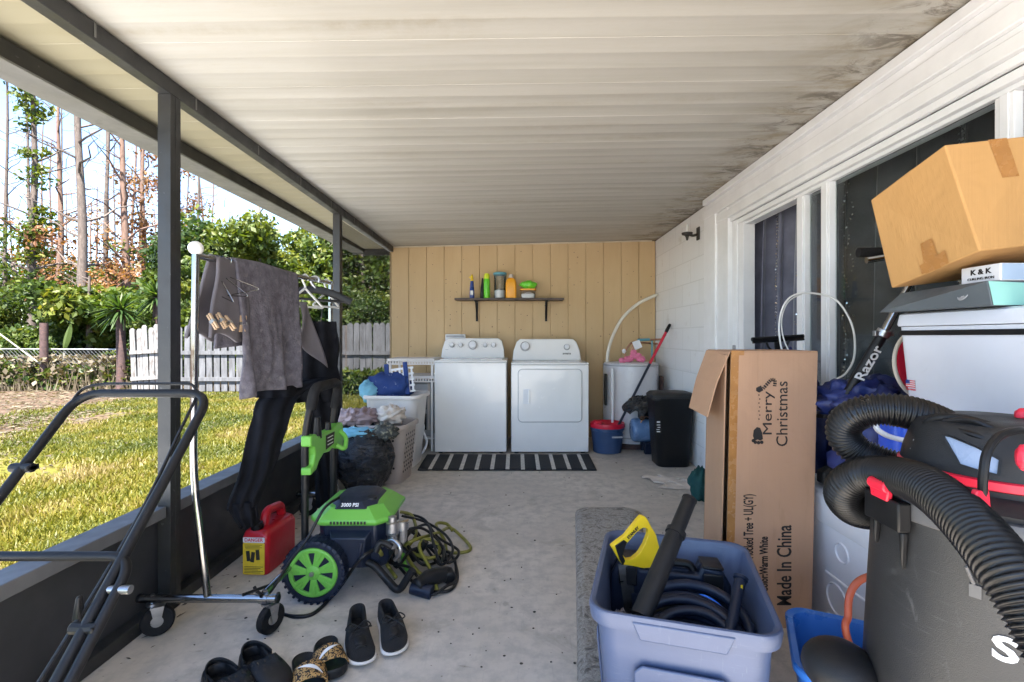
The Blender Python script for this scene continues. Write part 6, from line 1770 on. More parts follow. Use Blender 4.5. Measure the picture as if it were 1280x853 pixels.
# raised panels and rim clips on the sides
mb = MB()
def side_panel(mb, o, ax, w_, zlo, zhi, th=.006):
    """ledge-like raised panel following the taper of a side"""
    M = TM @ frame(o, ax, (0, 0, 1))
    mb.prism([(-w_ / 2, zlo), (w_ / 2, zlo), (w_ / 2, zhi - .03), (w_ / 2 - .02, zhi), (-w_ / 2 + .02, zhi), (-w_ / 2, zhi - .03)], th, M)
M0 = TM
for s in (-1, 1):
    k = .235
    fm = TM @ frame((0, s * .2535, .12), V((1, 0, 0)) * (-s), V((0, s * .10, 1)))
    mb.prism([(-.12, -.11), (.12, -.11), (.12, .095), (.10, .115), (-.10, .115), (-.12, .095)], .008, fm)
    fm = TM @ frame((s * .2135, 0, .12), V((0, 1, 0)) * s, V((s * .10, 0, 1)))
    mb.prism([(-.15, -.11), (.15, -.11), (.15, .095), (.13, .115), (-.13, .115), (-.15, .095)], .008, fm)
part(mb, 'raised_panel', TOTE, tt, smooth=25, bevel=.004)
for s in (-1, 1):
    mb = MB(); fm = TM @ frame((0, s * .2785, TH - .027), V((1, 0, 0)) * (-s), V((0, 0, 1)))
    mb.prism([(-.125, .014), (.125, .014), (.105, -.032), (-.105, -.032)], .009, fm @ Matrix.Translation(V((0, 0, -.005))))
    part(mb, 'rim_handle', TOTE, tt, smooth=25, bevel=.004)
def tp(x, y, z): return TM @ V((x, y, z))
# drill case
dc = thing('drill_case', 'navy black moulded tool case standing inside the tote', 'tool case', tp(-.02, .12, .02))
CMx = TM @ Matrix.Translation(V((-.02, .115, .085))) @ Matrix.Rotation(.06, 4, 'Z') @ Matrix.Rotation(-.10, 4, 'X')
CZ = frame((0, 0, 0), (1, 0, 0), (0, 0, 1))
def cpoly(s=1): return [(-.185, 0), (.185, 0), (.19, .02), (.19, .20), (.165, .245), (.10, .255), (.09, .225), (-.09, .225), (-.10, .255), (-.165, .245), (-.19, .20), (-.19, .02)]
for k, off in enumerate((.0, .047)):
    mb = MB(); mb.prism(cpoly(), .045, CMx @ Matrix.Translation(V((0, off, 0))) @ CZ); part(mb, 'case_half', NAVY, dc, smooth=25, bevel=.010, bseg=3)
mb = MB(); mb.tube(bent([CMx @ V((-.085, .0, .21)), CMx @ V((-.07, .0, .245)), CMx @ V((.07, .0, .245)), CMx @ V((.085, .0, .21))], .02), .013, 10); part(mb, 'carry_handle', BLACK, dc)
for x in (-.135, .135):
    mb = MB(); mb.box(x - .03, x + .03, -.054, -.046, .175, .235, CMx); mb.box(x - .033, x + .033, -.05, .052, .2475, .2565, CMx); part(mb, 'latch', BLACK, dc, bevel=.004)
mb = MB(); mb.prism([(-.15, .04), (-.02, .04), (.05, .15), (-.15, .15)], .004, CMx @ Matrix.Translation(V((0, -.045, 0))) @ CZ); mb.prism([(.05, .04), (.15, .04), (.15, .15), (.08, .15)], .004, CMx @ Matrix.Translation(V((0, -.045, 0))) @ CZ); part(mb, 'moulded_relief', NAVY, dc, smooth=25, bevel=.003)
# coiled hose
mb = MB(); pts = []
ch = tp(.03, -.085, .235)
for k in range(5 * 36 + 1):
    a = 2 * PI * k / 36; turn = k / 36
    r_ = .165 - .013 * turn + .006 * math.sin(k * .31)
    q = V((math.cos(a) * r_, math.sin(a) * r_ * .78, 0))
    q = Matrix.Rotation(.62 + .03 * math.sin(turn * 2), 3, 'X') @ q
    pts.append(ch + Matrix.Rotation(TA, 3, 'Z') @ (q + V((0, -.01 * turn + .006 * math.sin(turn * 5), .012 * math.cos(turn * 3) - .004 * turn))))
mb.tube(pts, .0145, 12)
mb2 = MB(); pts2 = []
for k in range(3 * 36 + 1):
    a = 2 * PI * k / 36 + 1; turn = k / 36; r_ = .145 - .014 * turn
    q = Matrix.Rotation(.5, 3, 'X') @ V((math.cos(a) * r_, math.sin(a) * r_ * .8, 0))
    pts2.append(ch + V((0, .0, -.05)) + Matrix.Rotation(TA, 3, 'Z') @ (q + V((.0, -.012 * turn, -.012 * turn))))
mb.tube(pts2, .0145, 12)
ho = solo(mb, 'coiled_hose', NAVY, 'thick dark hose coiled inside the tote in front of the tool case', 'hose', ch, smooth=180)
mb = MB(); mb.tube(spline([tp(.03, .0, .285), tp(.08, .0, .30), tp(.135, -.03, .275), tp(.155, -.08, .22)], 8), .0045, 8)
solo(mb, 'thin_cable', BLUE_LINE, 'thin bright blue cord arched over the coiled hose', 'cord', tp(.08, .0, .28), smooth=180)
# vacuum wand
a = P(801, 772, 1.275); b = P(862, 624, 1.50)
wd = thing('vacuum_wand', 'black vacuum wand tube slanting up out of the tote', 'wand', a)
mb = MB(); mb.tube([a, a.lerp(b, .66), a.lerp(b, .662), a.lerp(b, .70)], [.029, .026, .030, .030], 20); part(mb, 'lower_tube', BLACK_TEX, wd, smooth=50)
mb = MB(); mb.tube([a.lerp(b, .7005), a.lerp(b, .97), b], [.0225, .022, .021], 20); mb.tube([b - (b - a) * .01, b + (b - a) * .004], [.0235, .0235], 20); part(mb, 'upper_tube', BLACK, wd, smooth=50)
# hand saw
sc0 = P(795, 676, 1.60)
sw = thing('hand_saw', 'hand saw with yellow and black handle sticking out of the tote', 'hand saw', sc0)
SMx = frame(P(764, 683, 1.58), P(822, 698, 1.60) - P(764, 683, 1.58), (0, .12, 1))
u = (P(822, 698, 1.60) - P(764, 683, 1.58)).length / 58
def spx(px, py): return ((px - 764) * u, -(py - 683) * u + (px - 764) * u * .22)
outer = [spx(*q) for q in ((763, 682), (768, 677), (776, 670), (787, 651), (791, 646), (797, 650), (803, 658), (812, 668), (818, 680), (823, 692), (822, 704), (806, 706), (796, 704), (780, 702))]
inner = [spx(*q) for q in ((777, 690), (779, 680), (788, 666), (795, 660), (801, 662), (803, 668), (801, 680), (797, 690), (791, 696), (784, 697))]
def ringed(mb, outer, inner, d, M):
    """plate with a hole: outer and inner outlines bridged by nearest angle"""
    n = 48
    def samp(poly):
        P_ = [V((x, y, 0)) for x, y in poly]; L_ = resample_closed(P_, n); return L_
    o, i = samp(outer), samp(inner)
    k0 = min(range(n), key=lambda k: (i[k] - o[0]).length); i = i[k0:] + i[:k0]
    rings = [[M @ (p + V((0, 0, z))) for p in r_] for r_, z in ((o, 0), (o, d), (i, d), (i, 0), (o, 0))]
    mb.loft(rings, False, False)
def resample_closed(P_, n):
    Q = P_ + [P_[0]]; seg = [(b_ - a_).length for a_, b_ in zip(Q, Q[1:])]; T = sum(seg); out = []
    for k in range(n):
        d = T * k / n; j = 0
        while j < len(seg) - 1 and d > seg[j]: d -= seg[j]; j += 1
        out.append(Q[j].lerp(Q[j + 1], min(1, d / max(seg[j], 1e-9))))
    return out
mb = MB(); ringed(mb, outer, inner, .024, SMx @ Matrix.Translation(V((0, 0, -.012)))); part(mb, 'handle', YELLOW, sw, smooth=40, bevel=.004)
mb = MB(); grip = [spx(*q) for q in ((766, 681), (775, 674), (780, 677), (779, 682), (778, 691), (783, 698), (781, 703), (775, 696))]
mb.prism(grip, .027, SMx @ Matrix.Translation(V((0, 0, -.0135)))); part(mb, 'rubber_grip', BLACK, sw, smooth=30, bevel=.003)
mb = MB(); mb.prism([spx(*q) for q in ((777, 703), (823, 706), (840, 800), (815, 800))], .0012, SMx); part(mb, 'saw_blade', STEEL, sw, smooth=0)
A_, B_ = spx(777.5, 676.5), spx(791, 658)
xm = V((B_[0] - A_[0], B_[1] - A_[1], 0))
cm_ = SMx @ V(((A_[0] + B_[0]) / 2 - .0018, (A_[1] + B_[1]) / 2 + .0028, .0145))
tx = text('STANLEY', .0125, frame(cm_, SMx.to_3x3() @ xm, SMx.to_3x3() @ V((-xm.y, xm.x, 0))), bold=.0005)
part(tx, 'lettering', INK, sw, smooth=0)
# torch in the corner of the tote
a = P(918, 762, 1.36); b = P(926, 722, 1.42)
fl = thing('torch', 'small navy torch standing in the right corner of the tote', 'torch', a)
mb = MB(); mb.tube([a - (b - a) * 1.2, a.lerp(b, .9), a.lerp(b, .93), b], [.014, .016, .021, .022], 16); part(mb, 'torch_body', NAVY, fl)
mb = MB(); mb.box(-.003, .003, -.018, -.0165, -.004, .012, Matrix.Translation(a.lerp(b, .72))); part(mb, 'switch', YELLOW, fl)
mb = MB(); mb.blob(tp(-.165, -.12, .20), (.05, .05, .07), 3, .4, 4)
solo(mb, 'grey_sack', CLOTH_DK, 'scrunched grey cloth at the left corner inside the tote', 'cloth', tp(-.165, -.12, .14), smooth=180)
mb = MB(); mb.blob(tp(.03, -.05, .075), (.16, .19, .07), 6, .3, 4)
solo(mb, 'dark_tool_bag', CLOTH_BK, 'dark cloth tool bag at the bottom of the tote under the hose', 'tool bag', tp(.03, -.05, .02), smooth=180)

# ------------------------------------------------------------------ tall tree box
bx = thing('tree_box', 'tall brown cardboard box printed Merry Christmas and Made In China standing on end', 'cardboard box', (.95, 1.93, 0))
lean = .023
BMx = Matrix.Translation(V((.782, 1.81, 0))) @ Matrix.Shear('XY', 4, (lean, 0))
BW, BD, BH, TH_ = .333, .225, 1.06, .005
mb = MB(); mb.box(0.0, BW, 0, TH_, .002, BH, BMx); part(mb, 'front_panel', CARD, bx, smooth=0, bevel=.0015)
mb = MB(); mb.box(BW - TH_, BW, TH_ + .0004, BD - TH_ - .0004, .002, BH, BMx); part(mb, 'right_panel', CARD, bx, smooth=0)
mb = MB(); mb.box(0, BW, BD - TH_, BD, .002, BH, BMx); mb.box(0.006, BW - .006, .006, BD - .006, .002, .008, BMx); part(mb, 'back_panel', CARD_IN, bx, smooth=0)
mb = MB(); mb.hexa([BMx @ V(p) for p in ((-.022, .002, .004), (-.017, .002, .004), (.005, BD - .006, .004), (0, BD - .006, .004))], [BMx @ V(p) for p in ((-.020, .002, BH - .01), (-.015, .002, BH - .01), (.005, BD - .006, BH - .002), (0, BD - .006, BH - .002))]); part(mb, 'side_panel', CARD, bx, smooth=0)
mb = MB(); mb.box(0.0, BW, .0, BD, BH + .0005, BH + .005, BMx); part(mb, 'top_panel', CARD, bx, smooth=0, bevel=.0015)
h0, h1 = BMx @ V((-.002, .0, BH + .003)), BMx @ V((-.002, BD, BH + .003))
e0, e1 = V((.718, 1.81, .813)), V((.7275, 2.03, .817)); nn_ = V((-.005, 0, -.0015))
m0, m1 = h0.lerp(e0, .5) + V((-.008, 0, .004)), h1.lerp(e1, .5) + V((-.006, 0, .004))
mb = MB(); mb.loft([[h0, h1, h1 + nn_, h0 + nn_], [m0, m1, m1 + nn_, m0 + nn_], [e0, e1, e1 + nn_, e0 + nn_]]); part(mb, 'open_flap', CARD, bx, smooth=0)
mb = MB(); mb.box(-.0006, .030, -.0008, -.0002, .01, BH - .004, BMx); mb.box(.0, .05, -.0009, -.00025, BH - .012, BH + .006, BMx); part(mb, 'tape_strip', TAPE, bx, smooth=0)
def btext(s, size, xpx, y0, y1, bold=0, sx=None, al='CENTER'):
    """runs up the front of the box; xpx = pixel column of its middle, y0..y1 its pixel rows"""
    za, zb = gz_(y0), gz_(y1); z = (za + zb) / 2; x = (xpx - VX) / F * 1.81
    mb = text(s, size, Matrix.Identity(4), bold=bold)
    xs = [p.x for p in mb.v]; w_ = max(xs) - min(xs); k = (zb - za) / w_
    M = frame((x, 1.8088, z), (0.0, 0, 1), (-1, 0, 0)) @ Matrix.Diagonal((k, 1, 1, 1))
    return text(s, size, M, bold=bold)
def gz_(py): return CAMZ - (py - VY) / F * 1.81
part(btext('Merry', .050, 959.5, 544, 490), 'lettering', INK, bx, smooth=0)
part(btext('Christmas', .062, 978, 558, 477), 'lettering', INK, bx, smooth=0)
part(btext('Made In China', .078, 981, 757, 657, bold=.0009), 'lettering', INK, bx, smooth=0)
part(btext('Dual Flocked Tree + UL(GY)', .052, 936, 716, 618, bold=.0008), 'lettering', INK, bx, smooth=0)
part(btext('Color:Warm White', .044, 955, 740, 671, bold=.0008), 'lettering', INK, bx, smooth=0)
FMx = frame((0, 1.8092, 0), (1, 0, 0), (0, 0, 1))
def fp(px, py): return ((px - VX) / F * 1.81, gz_(py))
mb = MB(); mb.prism([fp(*q) for q in ((941, 545), (942, 538), (946, 534), (950, 535), (952.5, 541), (953.5, 549), (950, 551), (947, 549.5), (943, 551))], .0006, FMx)
for q in ((941.5, 551), (944, 553), (948, 553.5), (952, 553)): c = fp(*q); mb.lathe([(0, 0), (.007, 0), (.007, .0006), (0, .0006)], 8, FMx @ Matrix.Translation(V((c[0], c[1], 0))))
part(mb, 'printed_hat', INK, bx, smooth=0)
mb = MB()
cane = spline([fp(954, 486) + (0,), fp(959, 480) + (0,), fp(964, 475) + (0,), fp(968.5, 476) + (0,), fp(968, 483) + (0,)], 8)
for k in range(0, len(cane) - 1):
    if k % 3 == 2: continue
    a, b = V(cane[k]), V(cane[k + 1]); d = (b - a).normalized() * 1; n_ = V((-d.y, d.x, 0)) * .0065
    mb.prism([(a - n_)[:2], (b - n_)[:2], (b + n_)[:2], (a + n_)[:2]], .0006, FMx)
mb.prism([fp(*q) for q in ((945, 485), (951, 482), (954, 488), (949, 491), (945, 489))], .0006, FMx)
for k in range(7): c = fp(948.5 + (k % 2), 494 + k * 5); mb.lathe([(0, 0), (.0028, 0), (.0028, .0006), (0, .0006)], 6, FMx @ Matrix.Translation(V((c[0], c[1], 0))))
part(mb, 'printed_candy_cane', INK, bx, smooth=0)

# ------------------------------------------------------------------ stack by the glass door
def boxmesh(x0, x1, y0, y1, z0, z1): m_ = MB(); m_.box(x0, x1, y0, y1, z0, z1); return m_
c1 = thing('cooler_chest', 'large white cooler chest on the floor beside the tall cardboard box', 'cooler', (1.33, 1.4, 0))
def rb(x0, x1, y0, y1, r, z, n=5): return rr(x1 - x0, y1 - y0, r, z, n, ((x0 + x1) / 2, (y0 + y1) / 2))
mb = MB(); mb.loft([rb(1.19, 1.47, 1.0, 2.05, .02, 0), rb(1.185, 1.475, .995, 2.055, .02, .01), rb(1.168, 1.49, .98, 2.075, .025, .402)]); part(mb, 'chest_body', W_COOLER, c1, smooth=50)
mb = MB(); mb.loft([rb(1.163, 1.493, .975, 2.08, .025, .404), rb(1.160, 1.496, .972, 2.083, .025, .41), rb(1.158, 1.497, .970, 2.085, .025, .50), rb(1.17, 1.485, .982, 2.07, .03, .520), rb(1.19, 1.465, 1.0, 2.05, .03, .524)]); part(mb, 'lid', W_COOLER, c1, smooth=50)
mb = MB(); 
for (yy, z, r_) in ((1.72, .33, .028), (1.76, .14, .05)):
    mb = MB(); mb.lathe([(r_, -.002), (r_ + .006, .006), (r_ + .012, -.002)], 24, frame((1.169 + (.4 - z) * .045, yy, z), (0, -1, 0), (-.045, 0, 1)))
    part(mb, 'moulded_ring', W_COOLER, c1, smooth=50)
mb = MB()
for z, x in ((.21, 1.176), (.05, 1.185)): mb.box(x - .006, x + .004, 1.05, 1.82, z, z + .012)
part(mb, 'side_rib', W_COOLER, c1, smooth=0, bevel=.004)
c2 = thing('storage_box', 'white lidded plastic box between the two white coolers', 'storage box', (1.36, 1.2, .526))
mb = MB(); mb.loft([rb(1.22, 1.47, .98, 1.38, .04, .526), rb(1.20, 1.49, .95, 1.405, .04, .865)]); part(mb, 'box_body', W_PLASTIC, c2, smooth=50)
mb = MB(); mb.loft([rb(1.19, 1.495, .94, 1.415, .04, .867), rb(1.185, 1.498, .935, 1.42, .045, .875), rb(1.185, 1.498, .935, 1.42, .045, .895), rb(1.20, 1.485, .95, 1.405, .04, .906)]); part(mb, 'lid', W_PLASTIC, c2, smooth=50)
c3 = thing('cooler', 'white cooler with black strap and small flag sticker under the printed cartons', 'cooler', (1.35, 1.22, .907))
mb = MB(); mb.loft([rb(1.215, 1.47, .93, 1.475, .025, .908), rb(1.208, 1.478, .922, 1.483, .025, .916), rb(1.193, 1.495, .905, 1.50, .03, 1.150)]); part(mb, 'cooler_body', W_COOLER, c3, smooth=50)
mb = MB(); mb.loft([rb(1.188, 1.498, .90, 1.505, .03, 1.152), rb(1.186, 1.499, .898, 1.507, .03, 1.158), rb(1.190, 1.496, .902, 1.503, .03, 1.188), rb(1.20, 1.486, .912, 1.493, .03, 1.194)]); part(mb, 'lid', W_COOLER, c3, smooth=50)
mb = MB(); mb.loft([rb(1.1915, 1.4965, .9035, 1.5015, .032, 1.124), rb(1.1895, 1.4985, .9015, 1.5035, .032, 1.125), rb(1.1885, 1.4985, .9005, 1.5045, .032, 1.138), rb(1.1905, 1.4965, .9025, 1.5025, .032, 1.139)], False, False); part(mb, 'strap', BLACK, c3, smooth=30)
FX = frame((1.2025, 1.455, .975), (0, -1, 0), (-.062, 0, 1))
mb = MB(); mb.prism([(-.017, -.011), (.017, -.011), (.017, .011), (-.017, .011)], .0010, FX @ Matrix.Translation(V((0, 0, .0005)))); fs = part(mb, 'flag_sticker', WHITE_INK, c3, smooth=0)
mb = MB()
for k in range(7):
    if k % 2 == 0: mb.prism([(-.017, -.011 + k * .00314), (.017, -.011 + k * .00314), (.017, -.011 + (k + 1) * .00314), (-.017, -.011 + (k + 1) * .00314)], .0012, FX @ Matrix.Translation(V((0, 0, .0005))))
part(mb, 'red_stripes', RED, fs, smooth=0)
mb = MB(); mb.prism([(-.0172, .0), (-.002, .0), (-.002, .0112), (-.0172, .0112)], .0014, FX @ Matrix.Translation(V((0, 0, .0005)))); part(mb, 'blue_canton', SPRAYBLUE, fs, smooth=0)
part(text('USA MADE', .0075, FX @ Matrix.Translation(V((0, -.018, .0012)))), 'lettering', RED, c3, smooth=0)

# flat printed carton with flared sides
fc = thing('flat_carton', 'flat slate grey printed carton with mint end lying on the strapped cooler', 'carton', (1.28, 1.33, 1.195))
z0, z1 = 1.1965, 1.258
bA = [V(p) for p in ((1.138, 1.500, z0), (1.158, 1.160, z0), (1.44, 1.160, z0), (1.44, 1.500, z0))]
bB = [V(p) for p in ((1.205, 1.495, z1), (1.150, 1.165, z1), (1.44, 1.165, z1), (1.44, 1.495, z1))]
mb = MB(); mb.hexa(bA, bB); part(mb, 'carton_body', SLATEBOX, fc, smooth=0, bevel=.002)
mb = MB(); o_ = V((0, -.0012, 0))
ea, eb = V((1.160, 1.1585, z0 + .001)), V((1.152, 1.1633, z1 - .001))
def endq(s, k): return (ea.lerp(eb, k) + V((s, -.0006, 0)))
mb.add([endq(0, 0), endq(.10, 0), endq(.14, .45), endq(.15, .75), endq(.10, .92), endq(0, 1)], [(0, 1, 2, 3, 4, 5)]); part(mb, 'mint_end_print', MINT, fc, smooth=0)
nx_ = (bB[0] - bA[0])
ctr = (bA[0] + bA[1] + bB[0] + bB[1]) / 4
xd = (bA[1] + bB[1] - bA[0] - bB[0]).normalized(); up_ = ((bB[0] + bB[1]) - (bA[0] + bA[1])); nrm = xd.cross(up_).normalized()
TMc = frame(ctr + nrm * .0035, xd, up_)
tm_ = text('evenfeed', .024, Matrix.Identity(4), ext=.0003)
for i, q in enumerate(tm_.v):
    u_ = .50 + q.x / .345; v_ = .52 + q.y / .085
    tm_.v[i] = bA[0].lerp(bA[1], u_).lerp(bB[0].lerp(bB[1], u_), v_) + nrm * (.0022 + q.z)
part(tm_, 'lettering', mat('silver_print', (.45, .46, .47), .5), fc, smooth=0)
mb = MB(); mb.lathe([(.012, .0), (.0135, .0015), (.015, 0)], 20, TMc @ Matrix.Translation(V((.10, -.002, .001)))); mb.prism([(-.008, .002), (0, -.008), (.008, .002), (.004, .006), (0, .003), (-.004, .006)], .001, TMc @ Matrix.Translation(V((.10, -.002, .001)))); part(mb, 'round_logo', GREY_BTN, fc, smooth=0)
kb_ = thing('small_carton', 'small white carton printed with curling iron lettering under the big tan box', 'carton', (1.33, 1.24, 1.26))
mb = MB(); mb.box(1.185, 1.46, 1.166, 1.270, 1.2590, 1.3025); part(mb, 'carton_body', BOXWHITE, kb_, smooth=0, bevel=.002)
mb = MB(); mb.box(1.189, 1.459, 1.1648, 1.1657, 1.261, 1.3005); part(mb, 'blue_end', BOXBLUE, kb_, smooth=0)
KM_ = frame((1.1842, 1.216, 1.2805), (0, -1, 0), (0, 0, 1))
part(text('K & K', .019, KM_ @ Matrix.Translation(V((0, .006, 0))), sx=1.15, bold=.0005), 'lettering', INK, kb_, smooth=0)
part(text('CURLING IRON', .0092, KM_ @ Matrix.Translation(V((0, -.011, 0))), sx=1.1), 'lettering', INK, kb_, smooth=0)

# big tilted cardboard box on top
A, B, C, D = V((1.044, 1.41, 1.528)), V((1.033, 1.15, 1.588)), V((1.119, 1.15, 1.329)), V((1.107, 1.41, 1.264))
Rv = V((.43, .012, .05))
cb2 = thing('cardboard_box', 'big tan cardboard box tilted on top of the stack by the glass door', 'cardboard box', D)
mb = MB(); mb.hexa([A, B, C, D], [A + Rv, B + Rv, C + Rv, D + Rv]); part(mb, 'box_body', CARD_Y, cb2, smooth=0, bevel=.004)
eu = (D - A).normalized(); ev_ = (B - A).normalized(); nl = ev_.cross(eu).normalized()
if nl.x > 0: nl = -nl
def lf(u, v): return A.lerp(B, u).lerp(D.lerp(C, u), v) + nl * .0008
mb = MB(); mb.add([lf(.44, 1.0), lf(.62, 1.0), lf(.60, .70), lf(.47, .70)], [(0, 1, 2, 3)]); mb.add([lf(.40, .99) + nl * .0006, lf(.70, .99) + nl * .0006, lf(.70, .86) + nl * .0006, lf(.40, .9) + nl * .0006], [(0, 1, 2, 3)]); part(mb, 'tape_patch', TAPE, cb2, smooth=0)
nf = Rv.cross(C - B).normalized()
if nf.y > 0: nf = -nf
def ff(u, v): return B.lerp(B + Rv, u).lerp(C.lerp(C + Rv, u), v) + nf * .0008
mb = MB(); mb.add([ff(.25, 0), ff(.36, 0), ff(.36, .36), ff(.26, .36)], [(0, 1, 2, 3)]); part(mb, 'tape_patch', TAPE, cb2, smooth=0)
mb = MB(); fl_ = V((.0, .0, .004)); mb.hexa([A + V((.01, 0, .001)), A.lerp(B, .55) + V((.01, 0, .003)), A.lerp(B, .62) + V((.06, .02, .03)), A + V((.08, .01, .006))], [p + fl_ for p in (A + V((.01, 0, .001)), A.lerp(B, .55) + V((.01, 0, .003)), A.lerp(B, .62) + V((.06, .02, .03)), A + V((.08, .01, .006)))]); part(mb, 'top_flap', CARD_Y, cb2, smooth=0)

# kick scooter behind the stack
s0, s1, s2 = P(1050, 508, 1.78), P(1104, 417, 1.70), P(1122, 384, 1.68)
top = s2 + (s2 - s1).normalized() * .21
sk = thing('kick_scooter', 'folded black and silver kick scooter leaning between the stack and the glass', 'scooter', s0)
mb = MB(); mb.tube([s0, s1], .0175, 16); part(mb, 'lower_stem', BLACK_METAL, sk)
mb = MB(); mb.tube([s1, top], .0135, 14); part(mb, 'upper_stem', CHROME, sk)
mb = MB(); d_ = (s1 - s0).normalized(); mb.tube([s1 - d_ * .012, s1 + d_ * .014], .023, 16); mb.box(-.034, .034, -.008, .008, -.01, .01, Matrix.Translation(s1)); part(mb, 'clamp', STEEL, sk, bevel=.002)
mb = MB(); mb.tube([top + V((-.20, .02, -.03)), top + V((.16, -.02, .03))], .011, 12); part(mb, 'handlebar', CHROME, sk)
gp = P(1083, 316, 1.72); 
mb = MB(); mb.tube([gp + V((-.03, 0, .0)), gp + V((.12, -.02, .0))], [.018, .016], 14); part(mb, 'grip', RUBBER, sk)
mb = MB(); mb.tube([gp + V((.11, -.02, 0)), top], .011, 10); part(mb, 'handlebar', CHROME, sk)
mb = MB(); mb.box(-.03, .03, -.03, .03, -.035, .03, Matrix.Translation(s0)); part(mb, 'fold_joint', BLACK, sk, bevel=.008)
mb = MB(); mb.hexa([s0 + V(p) for p in ((-.05, .02, -.05), (.05, .02, -.05), (.05, .02, -.035), (-.05, .02, -.035))], [s0 + V(p) for p in ((-.0, .52, -.10), (.10, .52, -.10), (.10, .52, -.085), (-.0, .52, -.085))]); part(mb, 'deck', BLACK_METAL, sk, smooth=0, bevel=.004)
mb = MB(); mb.lathe([(.0, -.012), (.05, -.012), (.05, .012), (0, .012)], 24, frame(s0 + V((.0, -.0, -.09)), (0, 1, 0), (0, 0, 1))); part(mb, 'wheel', RUBBER, sk)
n_ = V((0, -1, 0)); xd = d_; yd = n_.cross(xd)
part(text('Razor', .052, frame(s0.lerp(s1, .60) + V((.0, -.0172, 0)), xd, yd), sx=1.1, bold=.0008, ext=.0012), 'lettering', WHITE_INK, sk, smooth=0)
# child's bicycle wheel
bwc = P(1150, 456, 1.62)
bw_ = thing('bicycle_wheel', 'small red rimmed bicycle wheel with pale tyre behind the strapped cooler', 'wheel', bwc)
WMx = frame(bwc, (1, .25, 0), (0, .1, 1))
mb = MB(); mb.lathe([(.1125 + .0065 * math.cos(a), .0065 * math.sin(a)) for a in [2 * PI * k / 12 for k in range(13)]], 48, WMx); part(mb, 'tyre', mat('cream_tyre', (.62, .55, .45), .7), bw_)
mb = MB(); mb.lathe([(.099, -.008), (.1065, -.008), (.1065, .008), (.099, .008), (.080, .012), (.078, .0), (.080, -.012), (.099, -.008)], 48, WMx); part(mb, 'rim', RED, bw_)
mb = MB()
for k in range(14): 
    a = 2 * PI * k / 14; mb.tube([WMx @ V((.012 * math.cos(a + .4), .012 * math.sin(a + .4), 0)), WMx @ V((.079 * math.cos(a), .079 * math.sin(a), 0))], .0014, 5)
mb.lathe([(0, -.02), (.014, -.02), (.014, .02), (0, .02)], 14, WMx); part(mb, 'spokes', BLACK_METAL, bw_)

# blue bags
mb = MB(); mb.blob((1.335, 2.37, .42), (.165, .26, .56), 3, .22, 2.6, 48, 36, squash=.74)
solo(mb, 'navy_sack', BLUE_BAG, 'big crumpled navy blue tarpaulin bag behind the tall cardboard box', 'bag', (1.335, 2.37, 0), smooth=180)
mb = MB(); mb.blob((1.33, 1.66, .70), (.185, .19, .21), 8, .3, 3, 48, 36, squash=.8)
solo(mb, 'blue_duffel', BLUE_BAG, 'slumped blue fabric bag on the low cooler behind the vacuum hose', 'bag', (1.33, 1.66, .53), smooth=180)
mb = MB(); mb.blob((1.32, 1.80, .87), (.17, .13, .09), 5, .35, 3.4, 48, 30)
solo(mb, 'navy_jacket', BLUE_BAG, 'rumpled navy jacket heaped beneath the scooter stem', 'jacket', (1.32, 1.8, .80), smooth=180)
bj = thing('blue_jug', 'bright blue drinks jug with white loop handle wedged behind the vacuum head', 'jug', P(1124, 548, 1.46))
JM = Matrix.Translation(P(1126, 560, 1.47))
mb = MB(); mb.loft([[JM @ p for p in rr(*q)] for q in ((.085, .09, .03, -.16), (.095, .10, .03, -.15), (.095, .10, .03, .07), (.085, .09, .03, .09))]); part(mb, 'jug_body', BLUE_BRIGHT, bj, smooth=50)
mb = MB(); mb.tube(spline([P(1136, 552, 1.38), P(1112, 546, 1.38), P(1098, 538, 1.39), P(1095, 530, 1.40), P(1104, 525, 1.42), P(1124, 528, 1.44)], 6), .011, 10, flat=.7); part(mb, 'loop_handle', W_PLASTIC, bj)
db = thing('dumbbell', 'small black hex dumbbell on the far end of the low cooler', 'dumbbell', P(1030, 600, 1.80))
hc_ = V((1.215, 1.80, .567))
for s in (-1, 1):
    mb = MB(); mb.lathe([(.036, -.025), (.042, -.018), (.042, .018), (.036, .025)], 6, frame(hc_ + V((0, s * .062, 0)), (1, 0, 0), (0, 0, 1)) @ Matrix.Rotation(PI / 6, 4, 'Z')); part(mb, 'hex_head', DARKGREY, db, smooth=20, bevel=.003)
mb = MB(); mb.cyl(hc_ + V((0, -.04, 0)), hc_ + V((0, .04, 0)), .014); part(mb, 'bar', STEEL, db)

# squeegee and plastic strap by the door gap
a = P(940, 424.5, 2.22); b = P(1004, 420.5, 2.24); m_ = P(972, 427, 2.22)
sq = thing('squeegee', 'black T-shaped squeegee standing behind the tall box at the door gap', 'squeegee', m_)
mb = MB(); mb.tube([a, b], .010, 10); mb.box(0, (b - a).length, -.004, .004, -.003, .020, frame(a, b - a, (0, -1, .3))); part(mb, 'blade_bar', BLACK, sq)
mb = MB(); mb.tube([m_, m_ + V((.01, .02, -.05)), m_ + V((.02, .05, -1.05))], [.015, .011, .011], 10); mb.tube(spline([P(958, 428, 2.21), P(962, 436, 2.21), P(972, 440, 2.22), P(982, 434, 2.21), P(986, 426, 2.21)], 4), .005, 6); part(mb, 'handle', BLACK, sq)
mb = MB(); mb.tube(spline([P(992, 470, 2.10), P(978, 440, 2.12), P(974, 405, 2.14), P(982, 378, 2.15), P(1000, 367, 2.15), P(1030, 369, 2.14), P(1050, 380, 2.10), P(1066, 410, 2.04), P(1068, 445, 2.0), P(1058, 466, 1.98), P(1046, 474, 1.98)], 8), .0042, 8)
